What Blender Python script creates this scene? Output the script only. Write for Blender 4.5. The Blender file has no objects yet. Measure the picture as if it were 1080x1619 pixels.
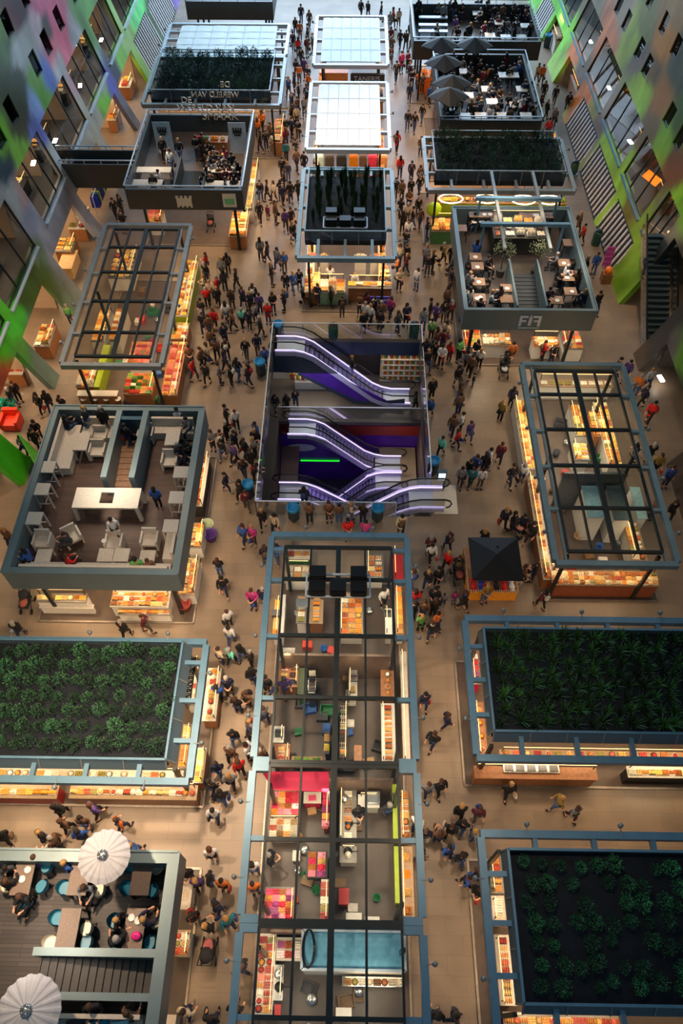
import bpy, bmesh, math, random
from mathutils import Vector, Matrix
random.seed(7)
R = random.Random(11)
SC = bpy.context.scene
COL = SC.collection
PI = math.pi

# ------------------------------------------------------------ camera, sky, light, exposure
F_PX, TH, YAW, CAM_H = 1189.0, math.radians(55.0), math.radians(0.85), 30.0
cam = bpy.data.cameras.new('camera'); cam_o = bpy.data.objects.new('camera', cam); COL.objects.link(cam_o)
cam.sensor_fit = 'VERTICAL'; cam.sensor_height = 36.0; cam.lens = 36.0 * F_PX / 1619.0
cam.clip_end = 400; cam_o.location = (0, 0, CAM_H)
cam_o.rotation_euler = (PI / 2 - TH, 0, YAW)
SC.camera = cam_o
SC.view_settings.view_transform = 'Standard'; SC.view_settings.look = 'None'
SC.view_settings.gamma = 1; SC.view_settings.use_curve_mapping = False
SC.view_settings.exposure = 0.0
world = bpy.data.worlds.new('world'); SC.world = world; world.use_nodes = True
world.node_tree.nodes['Background'].inputs[0].default_value = (0.45, 0.72, 0.95, 1)
world.node_tree.nodes['Background'].inputs[1].default_value = 0.22

def area(loc, size, power, color, rot=(0, 0, 0), sy=None, spread=None):
    l = bpy.data.lights.new('lamp', 'AREA'); l.energy = power; l.color = color; l.size = size
    if sy: l.shape = 'RECTANGLE'; l.size_y = sy
    if spread: l.spread = spread
    o = bpy.data.objects.new('lamp', l); o.location = loc; o.rotation_euler = rot; COL.objects.link(o)
    return o
DAY = (0.55, 0.75, 1.0); WARM = (1.0, 0.64, 0.34); WARM2 = (1.0, 0.78, 0.55)
# daylight through the great glazed end of the hall, and the hall's own warm floods
area((0, 88, 17), 34, 22500, DAY, (math.radians(-78), 0, 0), 26)
for fx, fy, fe in ((-5.2, 10, 800), (-10, 5.9, 800), (4, 8, 200), (-10, 24, 260), (6.5, 23, 110), (-6.5, 33, 330), (5, 34, 280), (-4, 46, 420), (4, 50, 420), (14.5, 38, 350), (-15, 28, 350), (14, 20, 60)):
    area((fx, fy, 15), .5, fe * .72, (1.0, 0.70, 0.45), spread=math.radians(95))

def ray(px, py):
    f = Vector((-math.sin(YAW) * math.cos(TH), math.cos(YAW) * math.cos(TH), -math.sin(TH)))
    r = Vector((math.cos(YAW), math.sin(YAW), 0)); u = r.cross(f)
    return f * F_PX + r * (px - 540) - u * (py - 809.5)
def at(px, py, z=0.0):
    d = ray(px, py); t = (z - CAM_H) / d.z
    return (d.x * t, d.y * t)
EB, EZ = 26.0, 14.0
def wx(z, a=19.2): return a * math.sqrt(max(0.0, 1 - ((z - EZ) / EB) ** 2))
def on_wall(px, py):
    d = ray(px, py)
    for i in range(200, 12000):
        t = i * 1e-5
        p = d * t; z = p.z + CAM_H
        if abs(p.x) >= wx(z): return (p.y, z)
    return (60, 0)

# ------------------------------------------------------------ materials
def lin(c):
    return tuple(((v / 255) / 12.92 if v / 255 <= 0.04045 else ((v / 255 + 0.055) / 1.055) ** 2.4) for v in c[:3])
MATS = {}
def mat(name, col=(128, 128, 128), rough=0.6, metal=0.0, var=0.15, scale=6.0, emit=0.0, objcol=False, bump=0.0, kind=None):
    if name in MATS: return MATS[name]
    m = bpy.data.materials.new(name); m.use_nodes = True; MATS[name] = m
    nt = m.node_tree; N = nt.nodes; L = nt.links; b = N['Principled BSDF']
    b.inputs['Roughness'].default_value = rough; b.inputs['Metallic'].default_value = metal
    c = lin(col)
    if emit:
        b.inputs['Emission Color'].default_value = (*c, 1); b.inputs['Emission Strength'].default_value = emit
        b.inputs['Base Color'].default_value = (*c, 1)
        return m
    tc = N.new('ShaderNodeTexCoord'); nz = N.new('ShaderNodeTexNoise'); nz.inputs['Scale'].default_value = scale
    nz.inputs['Detail'].default_value = 3
    L.new(tc.outputs['Object'], nz.inputs['Vector'])
    mr = N.new('ShaderNodeMapRange'); mr.inputs['From Min'].default_value = 0.3; mr.inputs['From Max'].default_value = 0.7
    mr.inputs['To Min'].default_value = 1 - var; mr.inputs['To Max'].default_value = 1 + var
    L.new(nz.outputs['Fac'], mr.inputs['Value'])
    mx = N.new('ShaderNodeVectorMath'); mx.operation = 'SCALE'
    if objcol:
        oi = N.new('ShaderNodeObjectInfo'); L.new(oi.outputs['Color'], mx.inputs[0])
    else:
        mx.inputs[0].default_value = c
    L.new(mr.outputs['Result'], mx.inputs['Scale'])
    L.new(mx.outputs[0], b.inputs['Base Color'])
    if bump:
        bp = N.new('ShaderNodeBump'); bp.inputs['Strength'].default_value = bump
        L.new(nz.outputs['Fac'], bp.inputs['Height']); L.new(bp.outputs[0], b.inputs['Normal'])
    return m
def glassy(name, tint, refl=0.08, rough=0.03, fs=.6):
    m = bpy.data.materials.new(name); m.use_nodes = True; MATS[name] = m
    nt = m.node_tree; N = nt.nodes; L = nt.links
    for n in list(N):
        if n.type == 'BSDF_PRINCIPLED': N.remove(n)
    out = [n for n in N if n.type == 'OUTPUT_MATERIAL'][0]
    tr = N.new('ShaderNodeBsdfTransparent'); tr.inputs[0].default_value = (*lin(tint), 1)
    gl = N.new('ShaderNodeBsdfGlossy'); gl.inputs['Roughness'].default_value = rough
    fr = N.new('ShaderNodeFresnel'); fr.inputs['IOR'].default_value = 1.45
    ad = N.new('ShaderNodeMath'); ad.operation = 'MULTIPLY_ADD'; ad.inputs[1].default_value = fs; ad.inputs[2].default_value = refl
    nz = N.new('ShaderNodeTexNoise'); nz.inputs['Scale'].default_value = 1.3
    bp = N.new('ShaderNodeBump'); bp.inputs['Strength'].default_value = 0.04
    L.new(nz.outputs['Fac'], bp.inputs['Height']); L.new(bp.outputs[0], gl.inputs['Normal'])
    mx = N.new('ShaderNodeMixShader')
    L.new(fr.outputs[0], ad.inputs[0]); L.new(ad.outputs[0], mx.inputs[0]); L.new(tr.outputs[0], mx.inputs[1]); L.new(gl.outputs[0], mx.inputs[2])
    L.new(mx.outputs[0], out.inputs['Surface'])
    return m
def bricks(name, c1, c2, mortar, bw, bh, rough=0.5, msize=0.012, rot=0.0):
    m = bpy.data.materials.new(name); m.use_nodes = True; MATS[name] = m
    nt = m.node_tree; N = nt.nodes; L = nt.links; b = N['Principled BSDF']; b.inputs['Roughness'].default_value = rough
    tc = N.new('ShaderNodeTexCoord'); mp = N.new('ShaderNodeMapping'); mp.inputs['Rotation'].default_value = (0, 0, rot)
    bt = N.new('ShaderNodeTexBrick'); bt.inputs['Color1'].default_value = (*lin(c1), 1); bt.inputs['Color2'].default_value = (*lin(c2), 1)
    bt.inputs['Mortar'].default_value = (*lin(mortar), 1); bt.inputs['Scale'].default_value = 1.0
    bt.inputs['Mortar Size'].default_value = msize; bt.inputs['Brick Width'].default_value = bw; bt.inputs['Row Height'].default_value = bh
    nz = N.new('ShaderNodeTexNoise'); nz.inputs['Scale'].default_value = 0.35; nz.inputs['Detail'].default_value = 6
    mr = N.new('ShaderNodeMapRange'); mr.inputs['From Min'].default_value = 0.3; mr.inputs['From Max'].default_value = 0.7
    mr.inputs['To Min'].default_value = 0.75; mr.inputs['To Max'].default_value = 1.2
    vm = N.new('ShaderNodeVectorMath'); vm.operation = 'SCALE'
    L.new(tc.outputs['Object'], mp.inputs['Vector']); L.new(mp.outputs[0], bt.inputs['Vector']); L.new(tc.outputs['Object'], nz.inputs['Vector'])
    L.new(nz.outputs['Fac'], mr.inputs['Value']); L.new(bt.outputs['Color'], vm.inputs[0]); L.new(mr.outputs[0], vm.inputs['Scale'])
    L.new(vm.outputs[0], b.inputs['Base Color'])
    return m
def attrmat(name, rough=0.3):
    m = bpy.data.materials.new(name); m.use_nodes = True; MATS[name] = m
    nt = m.node_tree; N = nt.nodes; L = nt.links; b = N['Principled BSDF']; b.inputs['Roughness'].default_value = rough
    a = N.new('ShaderNodeAttribute'); a.attribute_name = 'art'
    nz = N.new('ShaderNodeTexNoise'); nz.inputs['Scale'].default_value = 1.2; nz.inputs['Detail'].default_value = 5
    tc = N.new('ShaderNodeTexCoord'); mp = N.new('ShaderNodeMapping'); mp.inputs['Scale'].default_value = (1, 0.6, 0.25); mp.inputs['Rotation'].default_value = (0.6, 0, 0)
    mr = N.new('ShaderNodeMapRange'); mr.inputs['From Min'].default_value = 0.3; mr.inputs['From Max'].default_value = 0.7
    mr.inputs['To Min'].default_value = 0.6; mr.inputs['To Max'].default_value = 1.3
    vm = N.new('ShaderNodeVectorMath'); vm.operation = 'SCALE'
    L.new(tc.outputs['Object'], mp.inputs['Vector']); L.new(mp.outputs[0], nz.inputs['Vector']); L.new(nz.outputs['Fac'], mr.inputs['Value'])
    L.new(a.outputs['Color'], vm.inputs[0]); L.new(mr.outputs[0], vm.inputs['Scale']); L.new(vm.outputs[0], b.inputs['Base Color'])
    return m
steel = mat('blue_grey_steel', (100, 140, 164), 0.4, 0.2, 0.08, 2)
tealsteel = mat('grey_green_steel', (122, 146, 152), 0.4, 0.2, 0.08, 2)
galv = mat('galvanised_steel', (138, 145, 146), 0.4, 0.3, 0.1, 2)
palemetal = mat('pale_steel', (190, 205, 218), 0.35, 0.2, 0.06, 2)
darkbar = mat('dark_glazing_bar', (34, 44, 46), 0.4, 0.3, 0.1, 3)
parapet = mat('slate_panel', (112, 132, 138), 0.4, 0.3, 0.08, 1)
parapet_d = mat('dark_panel', (66, 70, 70), 0.45, 0.2, 0.08, 1)
perf = mat('perforated_panel', (95, 115, 128), 0.45, 0.3, 0.25, 60)
soil = mat('dark_soil_mat', (20, 28, 38), 0.9, 0, 0.35, 3)
white = mat('white_laminate', (225, 222, 214), 0.35, 0, 0.04)
membrane = mat('white_membrane', (246, 252, 252), 0.5, 0, 0.04, 1.2, bump=0.15)
wood = mat('warm_oak', (150, 98, 58), 0.45, 0, 0.2, 9)
paleoak = mat('pale_whitewashed_wood', (196, 188, 176), 0.55, 0, 0.1, 14)
tabletop_m = mat('grey_brown_tabletop', (112, 92, 80), 0.5, 0, 0.18, 16)
black = mat('black_metal', (18, 20, 22), 0.4, 0.3, 0.1)
darkgrey = mat('dark_grey', (52, 50, 48), 0.5, 0, 0.12)
stainless = mat('brushed_stainless', (175, 178, 178), 0.25, 0.85, 0.08, 20)
rubber = mat('black_rubber', (14, 14, 17), 0.35)
redm = mat('red_laminate', (170, 25, 30), 0.4, 0, 0.08)
pinkm = mat('hot_pink_canvas', (205, 20, 70), 0.6, 0, 0.08)
lime = mat('lime_green_laminate', (150, 170, 30), 0.45, 0, 0.08)
greenm = mat('bottle_green_panel', (60, 110, 60), 0.5, 0, 0.1)
tealm = mat('teal_plastic', (20, 120, 150), 0.35, 0, 0.06)
creamm = mat('cream_plastic', (215, 208, 190), 0.4, 0, 0.05)
bluem = mat('blue_sign_panel', (30, 40, 190), 0.4)
purple = mat('violet_panel', (72, 30, 150), 0.3, 0, 0.3, 1)
navyp = mat('blue_grey_slab_edge', (62, 74, 108), 0.3, 0.1, 0.2, 0.6)
lilac = mat('lilac_cladding', (178, 178, 215), 0.3, 0.2, 0.06)
stepm = mat('escalator_step', (120, 118, 165), 0.35, 0.4, 0.1, 8)
beige = mat('beige_stone', (138, 126, 104), 0.4, 0, 0.06, 1)
plaster = mat('warm_plaster', (190, 165, 140), 0.8, 0, 0.06)
concrete = mat('concrete_slab', (110, 105, 100), 0.8, 0, 0.1)
canvas_k = mat('charcoal_canvas', (6, 7, 10), 0.7, 0, 0.15)
canvas_w = mat('pale_grey_canvas', (184, 186, 194), 0.7, 0, 0.05)
leafm = mat('leaf_green', (44, 92, 52), 0.6, 0, 0.45, 9, objcol=True)
objm = mat('painted_by_object', rough=0.55, var=0.12, objcol=True, scale=9)
cloth = mat('cloth_by_object', rough=0.85, var=0.18, objcol=True, scale=12)
foodm = mat('food_by_object', rough=0.5, var=0.35, objcol=True, scale=22)
skinm = mat('skin', (205, 150, 120), 0.5, 0, 0.06)
glass = glassy('clear_glass', (244, 250, 250), 0.0)
glass_blue = glassy('bluish_roof_glass', (238, 246, 248), 0.02)
glass_grey = glassy('smoky_roof_glass', (214, 212, 206), 0.07)
glass_dark = glassy('dark_shopfront_glass', (205, 210, 212), 0.0, fs=.3)
lampw = mat('warm_lamp', (255, 215, 160), emit=8)
lampc = mat('white_lamp', (255, 244, 225), emit=10)
stripw = mat('warm_light_strip', (255, 200, 130), emit=3.0)
stripl = mat('lilac_light_strip', (225, 205, 255), emit=1.3)
orangelamp = mat('orange_lamp', (255, 120, 20), emit=6)
greenlamp = mat('green_lamp', (30, 220, 40), emit=1.2)
floor_m = bricks('stone_floor', (140, 122, 103), (130, 114, 97), (112, 98, 86), 1.2, 0.6, 0.42, 0.006)
deck_m = bricks('dark_plank_deck', (70, 62, 60), (50, 45, 45), (26, 24, 24), 1.4, 0.12, 0.55, 0.008)
deck_b = bricks('brown_plank_deck', (78, 56, 46), (64, 46, 38), (48, 38, 32), 1.6, 0.14, 0.55, 0.006)
mural_m = attrmat('printed_artwork')

# ------------------------------------------------------------ mesh helpers
class MB:
    def __init__(s): s.v = []; s.f = []; s.mi = []; s.k = 0; s.sm = False; s.smooth = []
    def add(s, vs, fs, mi=None):
        o = len(s.v); s.v += [tuple(v) for v in vs]
        for f in fs: s.f.append(tuple(i + o for i in f)); s.mi.append(s.k if mi is None else mi); s.smooth.append(s.sm)
        return s
    def box(s, x0, x1, y0, y1, z0, z1):
        return s.add([(x, y, z) for z in (z0, z1) for y in (y0, y1) for x in (x0, x1)],
                     [(0, 2, 3, 1), (4, 5, 7, 6), (0, 1, 5, 4), (2, 6, 7, 3), (0, 4, 6, 2), (1, 3, 7, 5)])
    def cbox(s, cx, cy, cz, sx, sy, sz, rz=0.0):
        c, n = math.cos(rz), math.sin(rz); vs = []
        for z in (-sz / 2, sz / 2):
            for y in (-sy / 2, sy / 2):
                for x in (-sx / 2, sx / 2): vs.append((cx + x * c - y * n, cy + x * n + y * c, cz + z))
        return s.add(vs, [(0, 2, 3, 1), (4, 5, 7, 6), (0, 1, 5, 4), (2, 6, 7, 3), (0, 4, 6, 2), (1, 3, 7, 5)])
    def bar(s, a, b, w, h=None):
        a = Vector(a); b = Vector(b); d = (b - a); L = d.length
        if L < 1e-6: return s
        d /= L; up = Vector((0, 0, 1)) if abs(d.z) < 0.98 else Vector((0, 1, 0))
        r = d.cross(up).normalized(); u = r.cross(d); h = w if h is None else h; vs = []
        for p in (a, b):
            for (i, j) in ((-1, -1), (1, -1), (1, 1), (-1, 1)): vs.append(p + r * (i * w / 2) + u * (j * h / 2))
        return s.add(vs, [(3, 2, 1, 0), (4, 5, 6, 7), (0, 1, 5, 4), (1, 2, 6, 5), (2, 3, 7, 6), (3, 0, 4, 7)])
    def tube(s, pts, r, n=8, cap=True):
        pts = [Vector(p) for p in pts]; rings = []; o = len(s.v)
        for i, p in enumerate(pts):
            d = (pts[min(i + 1, len(pts) - 1)] - pts[max(i - 1, 0)]).normalized()
            up = Vector((0, 0, 1)) if abs(d.z) < 0.95 else Vector((0, 1, 0))
            a = d.cross(up).normalized(); b = a.cross(d); rr = r[i] if isinstance(r, (list, tuple)) else r
            rings.append([p + (a * math.cos(2 * PI * k / n) + b * math.sin(2 * PI * k / n)) * rr for k in range(n)])
        vs = [v for q in rings for v in q]; fs = []
        for i in range(len(pts) - 1):
            for k in range(n): fs.append((i * n + k, i * n + (k + 1) % n, (i + 1) * n + (k + 1) % n, (i + 1) * n + k))
        if cap: fs += [tuple(range(n - 1, -1, -1)), tuple(range((len(pts) - 1) * n, len(pts) * n))]
        return s.add(vs, fs)
    def lathe(s, prof, cx=0, cy=0, n=12, sx=1, sy=1):
        vs = []; fs = []
        for (r, z) in prof:
            for k in range(n): vs.append((cx + r * math.cos(2 * PI * k / n) * sx, cy + r * math.sin(2 * PI * k / n) * sy, z))
        for i in range(len(prof) - 1):
            for k in range(n): fs.append((i * n + k, i * n + (k + 1) % n, (i + 1) * n + (k + 1) % n, (i + 1) * n + k))
        fs += [tuple(range(n - 1, -1, -1)), tuple(range((len(prof) - 1) * n, len(prof) * n))]
        return s.add(vs, fs)
    def ball(s, c, r, n=6, m=4, sx=1, sy=1, sz=1):
        vs = [(c[0], c[1], c[2] - r * sz)]; fs = []
        for i in range(1, m):
            t = PI * i / m
            for k in range(n):
                p = 2 * PI * k / n
                vs.append((c[0] + r * sx * math.sin(t) * math.cos(p), c[1] + r * sy * math.sin(t) * math.sin(p), c[2] - r * sz * math.cos(t)))
        vs.append((c[0], c[1], c[2] + r * sz)); T = len(vs) - 1
        for k in range(n): fs.append((0, 1 + (k + 1) % n, 1 + k)); fs.append((T, T - n + k, T - n + (k + 1) % n))
        for i in range(m - 2):
            for k in range(n): a = 1 + i * n; fs.append((a + k, a + (k + 1) % n, a + n + (k + 1) % n, a + n + k))
        return s.add(vs, fs)
    def quad(s, a, b, c, d): return s.add([a, b, c, d], [(0, 1, 2, 3)])
    def mesh(s, name, mats):
        me = bpy.data.meshes.new(name); me.from_pydata(s.v, [], s.f)
        for m in (mats if isinstance(mats, (list, tuple)) else [mats]): me.materials.append(m)
        me.polygons.foreach_set('material_index', s.mi)
        me.polygons.foreach_set('use_smooth', s.smooth)
        me.update(); return me
    def build(s, name, mats, parent=None, origin=None):
        if origin is None and parent is None and s.v:
            xs = [v[0] for v in s.v]; ys = [v[1] for v in s.v]; zs = [v[2] for v in s.v]
            origin = ((min(xs) + max(xs)) / 2, (min(ys) + max(ys)) / 2, min(zs))
        if origin is not None: s.v = [(v[0] - origin[0], v[1] - origin[1], v[2] - origin[2]) for v in s.v]
        elif parent is not None:
            w = WL.get(parent.name, (0, 0, 0)); s.v = [(v[0] - w[0], v[1] - w[1], v[2] - w[2]) for v in s.v]
        o = bpy.data.objects.new(name, s.mesh(name, mats)); COL.objects.link(o)
        if parent is not None: o.parent = parent
        if origin is not None: o.location = origin
        WL[o.name] = origin if origin is not None else WL.get(parent.name, (0, 0, 0)) if parent is not None else (0, 0, 0)
        return o
WL = {}
def tag(o, label, cat, group=None, kind=None):
    o['label'] = label; o['category'] = cat
    if group: o['group'] = group
    if kind: o['kind'] = kind
    return o
def thing(name, loc, label, cat, group=None):
    o = bpy.data.objects.new(name, None); o.empty_display_size = 0.2; COL.objects.link(o); o.location = loc
    WL[o.name] = tuple(loc)
    return tag(o, label, cat, group)
def struct(o): o['kind'] = 'structure'; return o
def spawn(proto, loc, rz=0, s=1.0, label=None, cat=None, group=None, cols=None, name=None):
    """proto: list of (name, mesh, parent index or None, colour key or None)"""
    out = []
    for (nm, me, pi, ck) in proto:
        o = bpy.data.objects.new(nm if (pi is not None or not name) else name, me); COL.objects.link(o)
        if pi is None:
            o.location = loc; o.rotation_euler = (0, 0, rz); o.scale = (s, s, s) if not isinstance(s, tuple) else s
            tag(o, label, cat, group)
        else: o.parent = out[pi]
        if ck and cols and ck in cols: o.color = (*lin(cols[ck]), 1)
        out.append(o)
    return out[0]
# ------------------------------------------------------------ floor with the escalator well
PX0, PX1, PY0, PY1 = -4.4, 4.05, 20.8, 33.3
m = MB()
for (a, b, c, d) in ((-26, 26, -8, PY0), (-26, PX0, PY0, PY1), (PX1, 26, PY0, PY1), (-26, 26, PY1, 88)):
    m.box(a, b, c, d, -0.25, 0)
struct(m.build('floor', floor_m, origin=(0, 0, 0)))
# slab edges of the well and the storeys below
BZ, LZ = -4.2, -7.6
m = MB(); m.box(PX0 - .02, PX1 + .02, PY1, PY1 + .3, -1.25, -0.25); m.box(PX0 - .3, PX0, PY0, PY1, -1.0, -0.25); m.box(PX1, PX1 + .3, PY0, PY1, -1.0, -0.25)
struct(m.build('trim_1', navyp))
m = MB()   # basement floor with its own well
for (a, b, c, d) in ((-9, 9, 30.6, 42), (-9, -4.25, 16, 30.6), (4.35, 9, 16, 30.6), (-4.25, 4.35, 16, 24.4)): m.box(a, b, c, d, BZ - .25, BZ)
struct(m.build('floor', mat('basement_floor', (92, 88, 84), .3, 0, .15, .7), origin=(0, 0, BZ)))
m = MB(); m.box(-9, 9, 34.6, 34.9, BZ, -.25); m.box(-9.2, -9, 16, 42, BZ, -.25); m.box(9, 9.2, 16, 42, BZ, -.25); struct(m.build('wall_basement_back', mat('basement_wall', (52, 48, 50), .6)))
m = MB()
for (a, b, c, d) in ((-9, 9, 16, 40),): m.box(a, b, c, d, -11.4, -11.2)
struct(m.build('floor', mat('parking_floor', (60, 58, 70), 0.35), origin=(0, 0, -11.3)))
m = MB(); m.box(-9, 9, 31.6, 31.9, -11.2, LZ + 1.1); m.box(-9, 9, 31.6, 31.9, LZ + 2.0, BZ - .25); struct(m.build('wall_lower_back', purple))  # violet and the red band put the glass wall's reflections into colour
m = MB(); m.box(-9, 9, 31.55, 31.62, LZ + 1.1, LZ + 2.0); struct(m.build('wall_lower_band', mat('dark_red_band', (120, 30, 24), 0.4)))
m = MB(); m.box(-4.6, -4.35, 22, 31.6, -11.2, BZ - .25); m.box(4.4, 4.65, 22, 31.6, -11.2, BZ - .25); struct(m.build('wall_lower_side', mat('brown_side', (80, 66, 60), 0.5)))
m = MB(); m.box(2.0, 4.3, 28.0, 31.5, LZ - .2, LZ); m.box(-4.3, -3.2, 26.5, 31.5, LZ - .2, LZ); struct(m.build('floor', beige, origin=(0, 0, LZ)))
area((0, 27, -4.6), 6, 45, (0.6, 0.35, 1.0), sy=3)
area((0, 31.4, -1.4), 7, 70, (0.9, 0.85, 1.0), sy=2.5)
area((-2.4, 34.0, -1.4), 3.2, 60, WARM2, sy=.8); area((3, 34.0, -1.4), 2.2, 40, WARM2, sy=.6)
area((3.2, 29.5, -4.7), 1.6, 40, WARM2)
o = MB().box(-3.2, -.6, 31.5, 31.55, -9.15, -9.05).build('light_strip', greenlamp); tag(o, 'green light strip low on the back wall of the escalator well', 'light')
m = MB(); m.sm = False
vs = [(-3.1 + .95 * math.cos(a * PI / 12), 31.5, -7.75 + .34 * math.sin(a * PI / 12)) for a in range(24)]; vb = [(x, 31.56, z) for x, y, z in vs]
m.add(vs + vb, [tuple(range(24)), tuple(range(47, 23, -1))] + [(i, 24 + i, 24 + (i + 1) % 24, (i + 1) % 24) for i in range(24)])
tag(m.build('wall_sign', mat('pale_oval', (175, 190, 205), .3)), 'pale oval sign on the violet back wall of the escalator well', 'sign')
# glass balustrade round the well
t = thing('glass_balustrade', (-.2, 27, 0), 'clear glass balustrade around the whole escalator well', 'balustrade')
for (a, b) in (((PX0, PY0), (PX0, PY1)), ((PX1, PY0 + 1.9), (PX1, PY1)), ((PX0, PY1), (PX1, PY1)), ((PX0, PY0), (2.3, PY0))):
    m = MB(); m.bar((a[0], a[1], .55), (b[0], b[1], .55), .025, 1.1); m.build('glass_panel', glass, t)
    m = MB(); m.bar((a[0], a[1], 1.12), (b[0], b[1], 1.12), .05, .04)
    n = max(1, int((Vector(b) - Vector(a)).length / 1.6))
    for i in range(n + 1):
        q = Vector(a).lerp(Vector(b), i / n); m.bar((q.x, q.y, 0), (q.x, q.y, 1.12), .035)
    m.build('handrail', palemetal, t)
t = thing('glass_balustrade', (0, 30.5, BZ), 'lower glass balustrade crossing the middle of the escalator well', 'balustrade')
m = MB(); m.bar((-4.3, 30.75, BZ + .55), (4.3, 30.75, BZ + .55), .025, 1.1); m.build('glass_panel', glass, t)
m = MB(); m.bar((-4.3, 30.75, BZ + 1.12), (4.3, 30.75, BZ + 1.12), .05, .04); m.build('handrail', palemetal, t)

def escalator(label, x0, z0, x1, z1, y, w=1.15, base=True, people=None, skirt=lilac):
    """runs along X from its upper landing (x0, z0) to its lower one (x1, z1)"""
    sg = 1 if x1 > x0 else -1; fl = 1.1
    t = thing('escalator', (x0, y, z0), label, 'escalator')
    P = [(x0, z0), (x0 + sg * fl, z0), (x1 - sg * fl, z1), (x1, z1)]
    def prof(k):   # smooth profile point
        return P[k]
    pts = [(x0 - sg * .35, z0), (x0 + sg * .75, z0), (x0 + sg * 1.25, z0 - .12), (x0 + sg * 1.8, z0 - .42)]
    pts += [(x1 - sg * 2.0, z1 + .5), (x1 - sg * 1.4, z1 + .16), (x1 - sg * .8, z1), (x1 + sg * .35, z1)]
    n = 17; m = MB(); me_ = MB(); x_a, z_a = pts[2]; x_b, z_b = pts[5]
    for i in range(n):
        f0, f1 = i / n, (i + 1) / n
        xa, xb = x_a + (x_b - x_a) * f0, x_a + (x_b - x_a) * f1; zz = z_a + (z_b - z_a) * (f0 + f1) / 2
        m.box(min(xa, xb), max(xa, xb), y - w / 2, y + w / 2, zz - .3, zz)
        me_.box(xa - .035, xa + .035, y - w / 2, y + w / 2, zz + .002, zz + .012)
    st = m.build('steps', stepm, t); me_.build('step_edges', darkbar, st)
    m = MB(); m.box(min(x0 - sg * .3, x0 + sg * 1.3), max(x0 - sg * .3, x0 + sg * 1.3), y - w / 2, y + w / 2, z0 - .12, z0 + .01); m.build('landing_plate', palemetal, t); m = MB()
    m.box(min(x1 + sg * .3, x1 - sg * 1.3), max(x1 + sg * .3, x1 - sg * 1.3), y - w / 2, y + w / 2, z1 - .1, z1 + .02); m.build('landing_plate', palemetal, t)
    for s in (-1, 1):
        yy = y + s * (w / 2 + .06)
        m = MB()
        for a, b in zip(pts[:-1], pts[1:]): m.bar((a[0], yy, a[1] + .12), (b[0], yy, b[1] + .12), .13, .3)
        m.build('side_panel', skirt, t)
        m = MB()
        for a, b in zip(pts[:-1], pts[1:]): m.bar((a[0], yy - s * .05, a[1] + .3), (b[0], yy - s * .05, b[1] + .3), .05, .05)
        m.build('light_strip', stripl, t)
        m = MB()
        for a, b in zip(pts[:-1], pts[1:]):
            m.quad((a[0], yy, a[1] + .28), (b[0], yy, b[1] + .28), (b[0], yy, b[1] + .95), (a[0], yy, a[1] + .95))
        m.build('glass_panel', glass, t)
        rail = [(a[0], yy, a[1] + .95) for a in pts]
        e0 = [(x0 - sg * (.35 + .33 * math.sin(q)), yy, z0 + .62 + .33 * math.cos(q)) for q in (PI * .9, PI * .7, PI * .5, PI * .25)]
        e1 = [(x1 + sg * (.35 + .33 * math.sin(q)), yy, z1 + .62 + .33 * math.cos(q)) for q in (PI * .25, PI * .5, PI * .7, PI * .9)]
        m = MB(); m.sm = True; m.tube(e0 + rail + e1, .045, 6); m.build('handrail', rubber, t)
    return t
e1 = escalator('upper escalator with violet flank going down to the right across the well', -3.9, 0, 3.4, BZ, 32.55)
def on_y(px, py, Y):
    d = ray(px, py); t = Y / d.y; return (d.x * t, Y, d.z * t + CAM_H)
def plate(pts, Y, nm, mt, parent):
    a = [on_y(x, y, Y) for x, y in pts]; b = [(x, y + .05, z) for x, y, z in a]; n = len(a); m = MB()
    m.add(a + b, [tuple(range(n)), tuple(range(2 * n - 1, n - 1, -1))] + [(k, n + k, n + (k + 1) % n, (k + 1) % n) for k in range(n)]); return m.build(nm, mt, parent)
slate = mat('slate_flank', (48, 62, 84), .35, .1)
plate([(424, 556), (462, 558), (520, 588), (474, 590), (422, 588)], 31.86, 'flank_panel', slate, e1)
plate([(474, 590), (520, 588), (612, 634), (566, 634)], 31.86, 'flank_panel', purple, e1)
plate([(566, 634), (612, 634), (640, 631), (640, 638), (560, 638), (470, 592), (474, 590)], 31.88, 'flank_panel', slate, e1)
# flower and grocery shop under the slab on the left
t = thing('shop_front', (-3.4, 34.4, BZ), 'basement flower shop with white panels under the left of the upper escalator', 'shop')
for (a, b, mt) in ((430, 458, white), (462, 506, white), (510, 545, creamm)):
    plate([(a, 584), (b, 584), (b, 604), (a, 604)], 34.2, 'wall_panel', mt, t)
for k in range(9):
    p = on_y(464 + 8 * k, 612, 33.6); m = MB(); m.sm = True; m.lathe([(.1, BZ + .6), (.15, BZ + .95)], p[0], p[1], 8); o = bpy.data.objects.new('flower_bucket', m.mesh('flower_bucket', objm)); COL.objects.link(o); tag(o, 'flower bucket on the bench of the basement flower shop', 'bucket', 'flower buckets in the basement'); o.color = (*lin(((200, 90, 40), (220, 200, 60), (190, 60, 60), (240, 230, 210))[k % 4]), 1)
    m = MB(); m.sm = True
    for q in range(8): m.ball((p[0] + R.uniform(-.14, .14), p[1] + R.uniform(-.1, .1), BZ + 1.05 + R.random() * .3), .08, 6, 4)
    c = bpy.data.objects.new('blooms', m.mesh('blooms', foodm if 'foodm' in globals() else objm)); COL.objects.link(c); c.parent = o; c.color = (*lin(((230, 120, 50), (240, 220, 80), (220, 70, 60), (250, 240, 220))[(k * 2 + 1) % 4]), 1)
MB().box(-3.4, -.2, 33.3, 33.9, BZ, BZ + .6).build('bench', white, t)
e2 = escalator('lower escalator from the left basement landing down to the right', -3.3, BZ, 3.0, LZ, 29.95)
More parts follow.
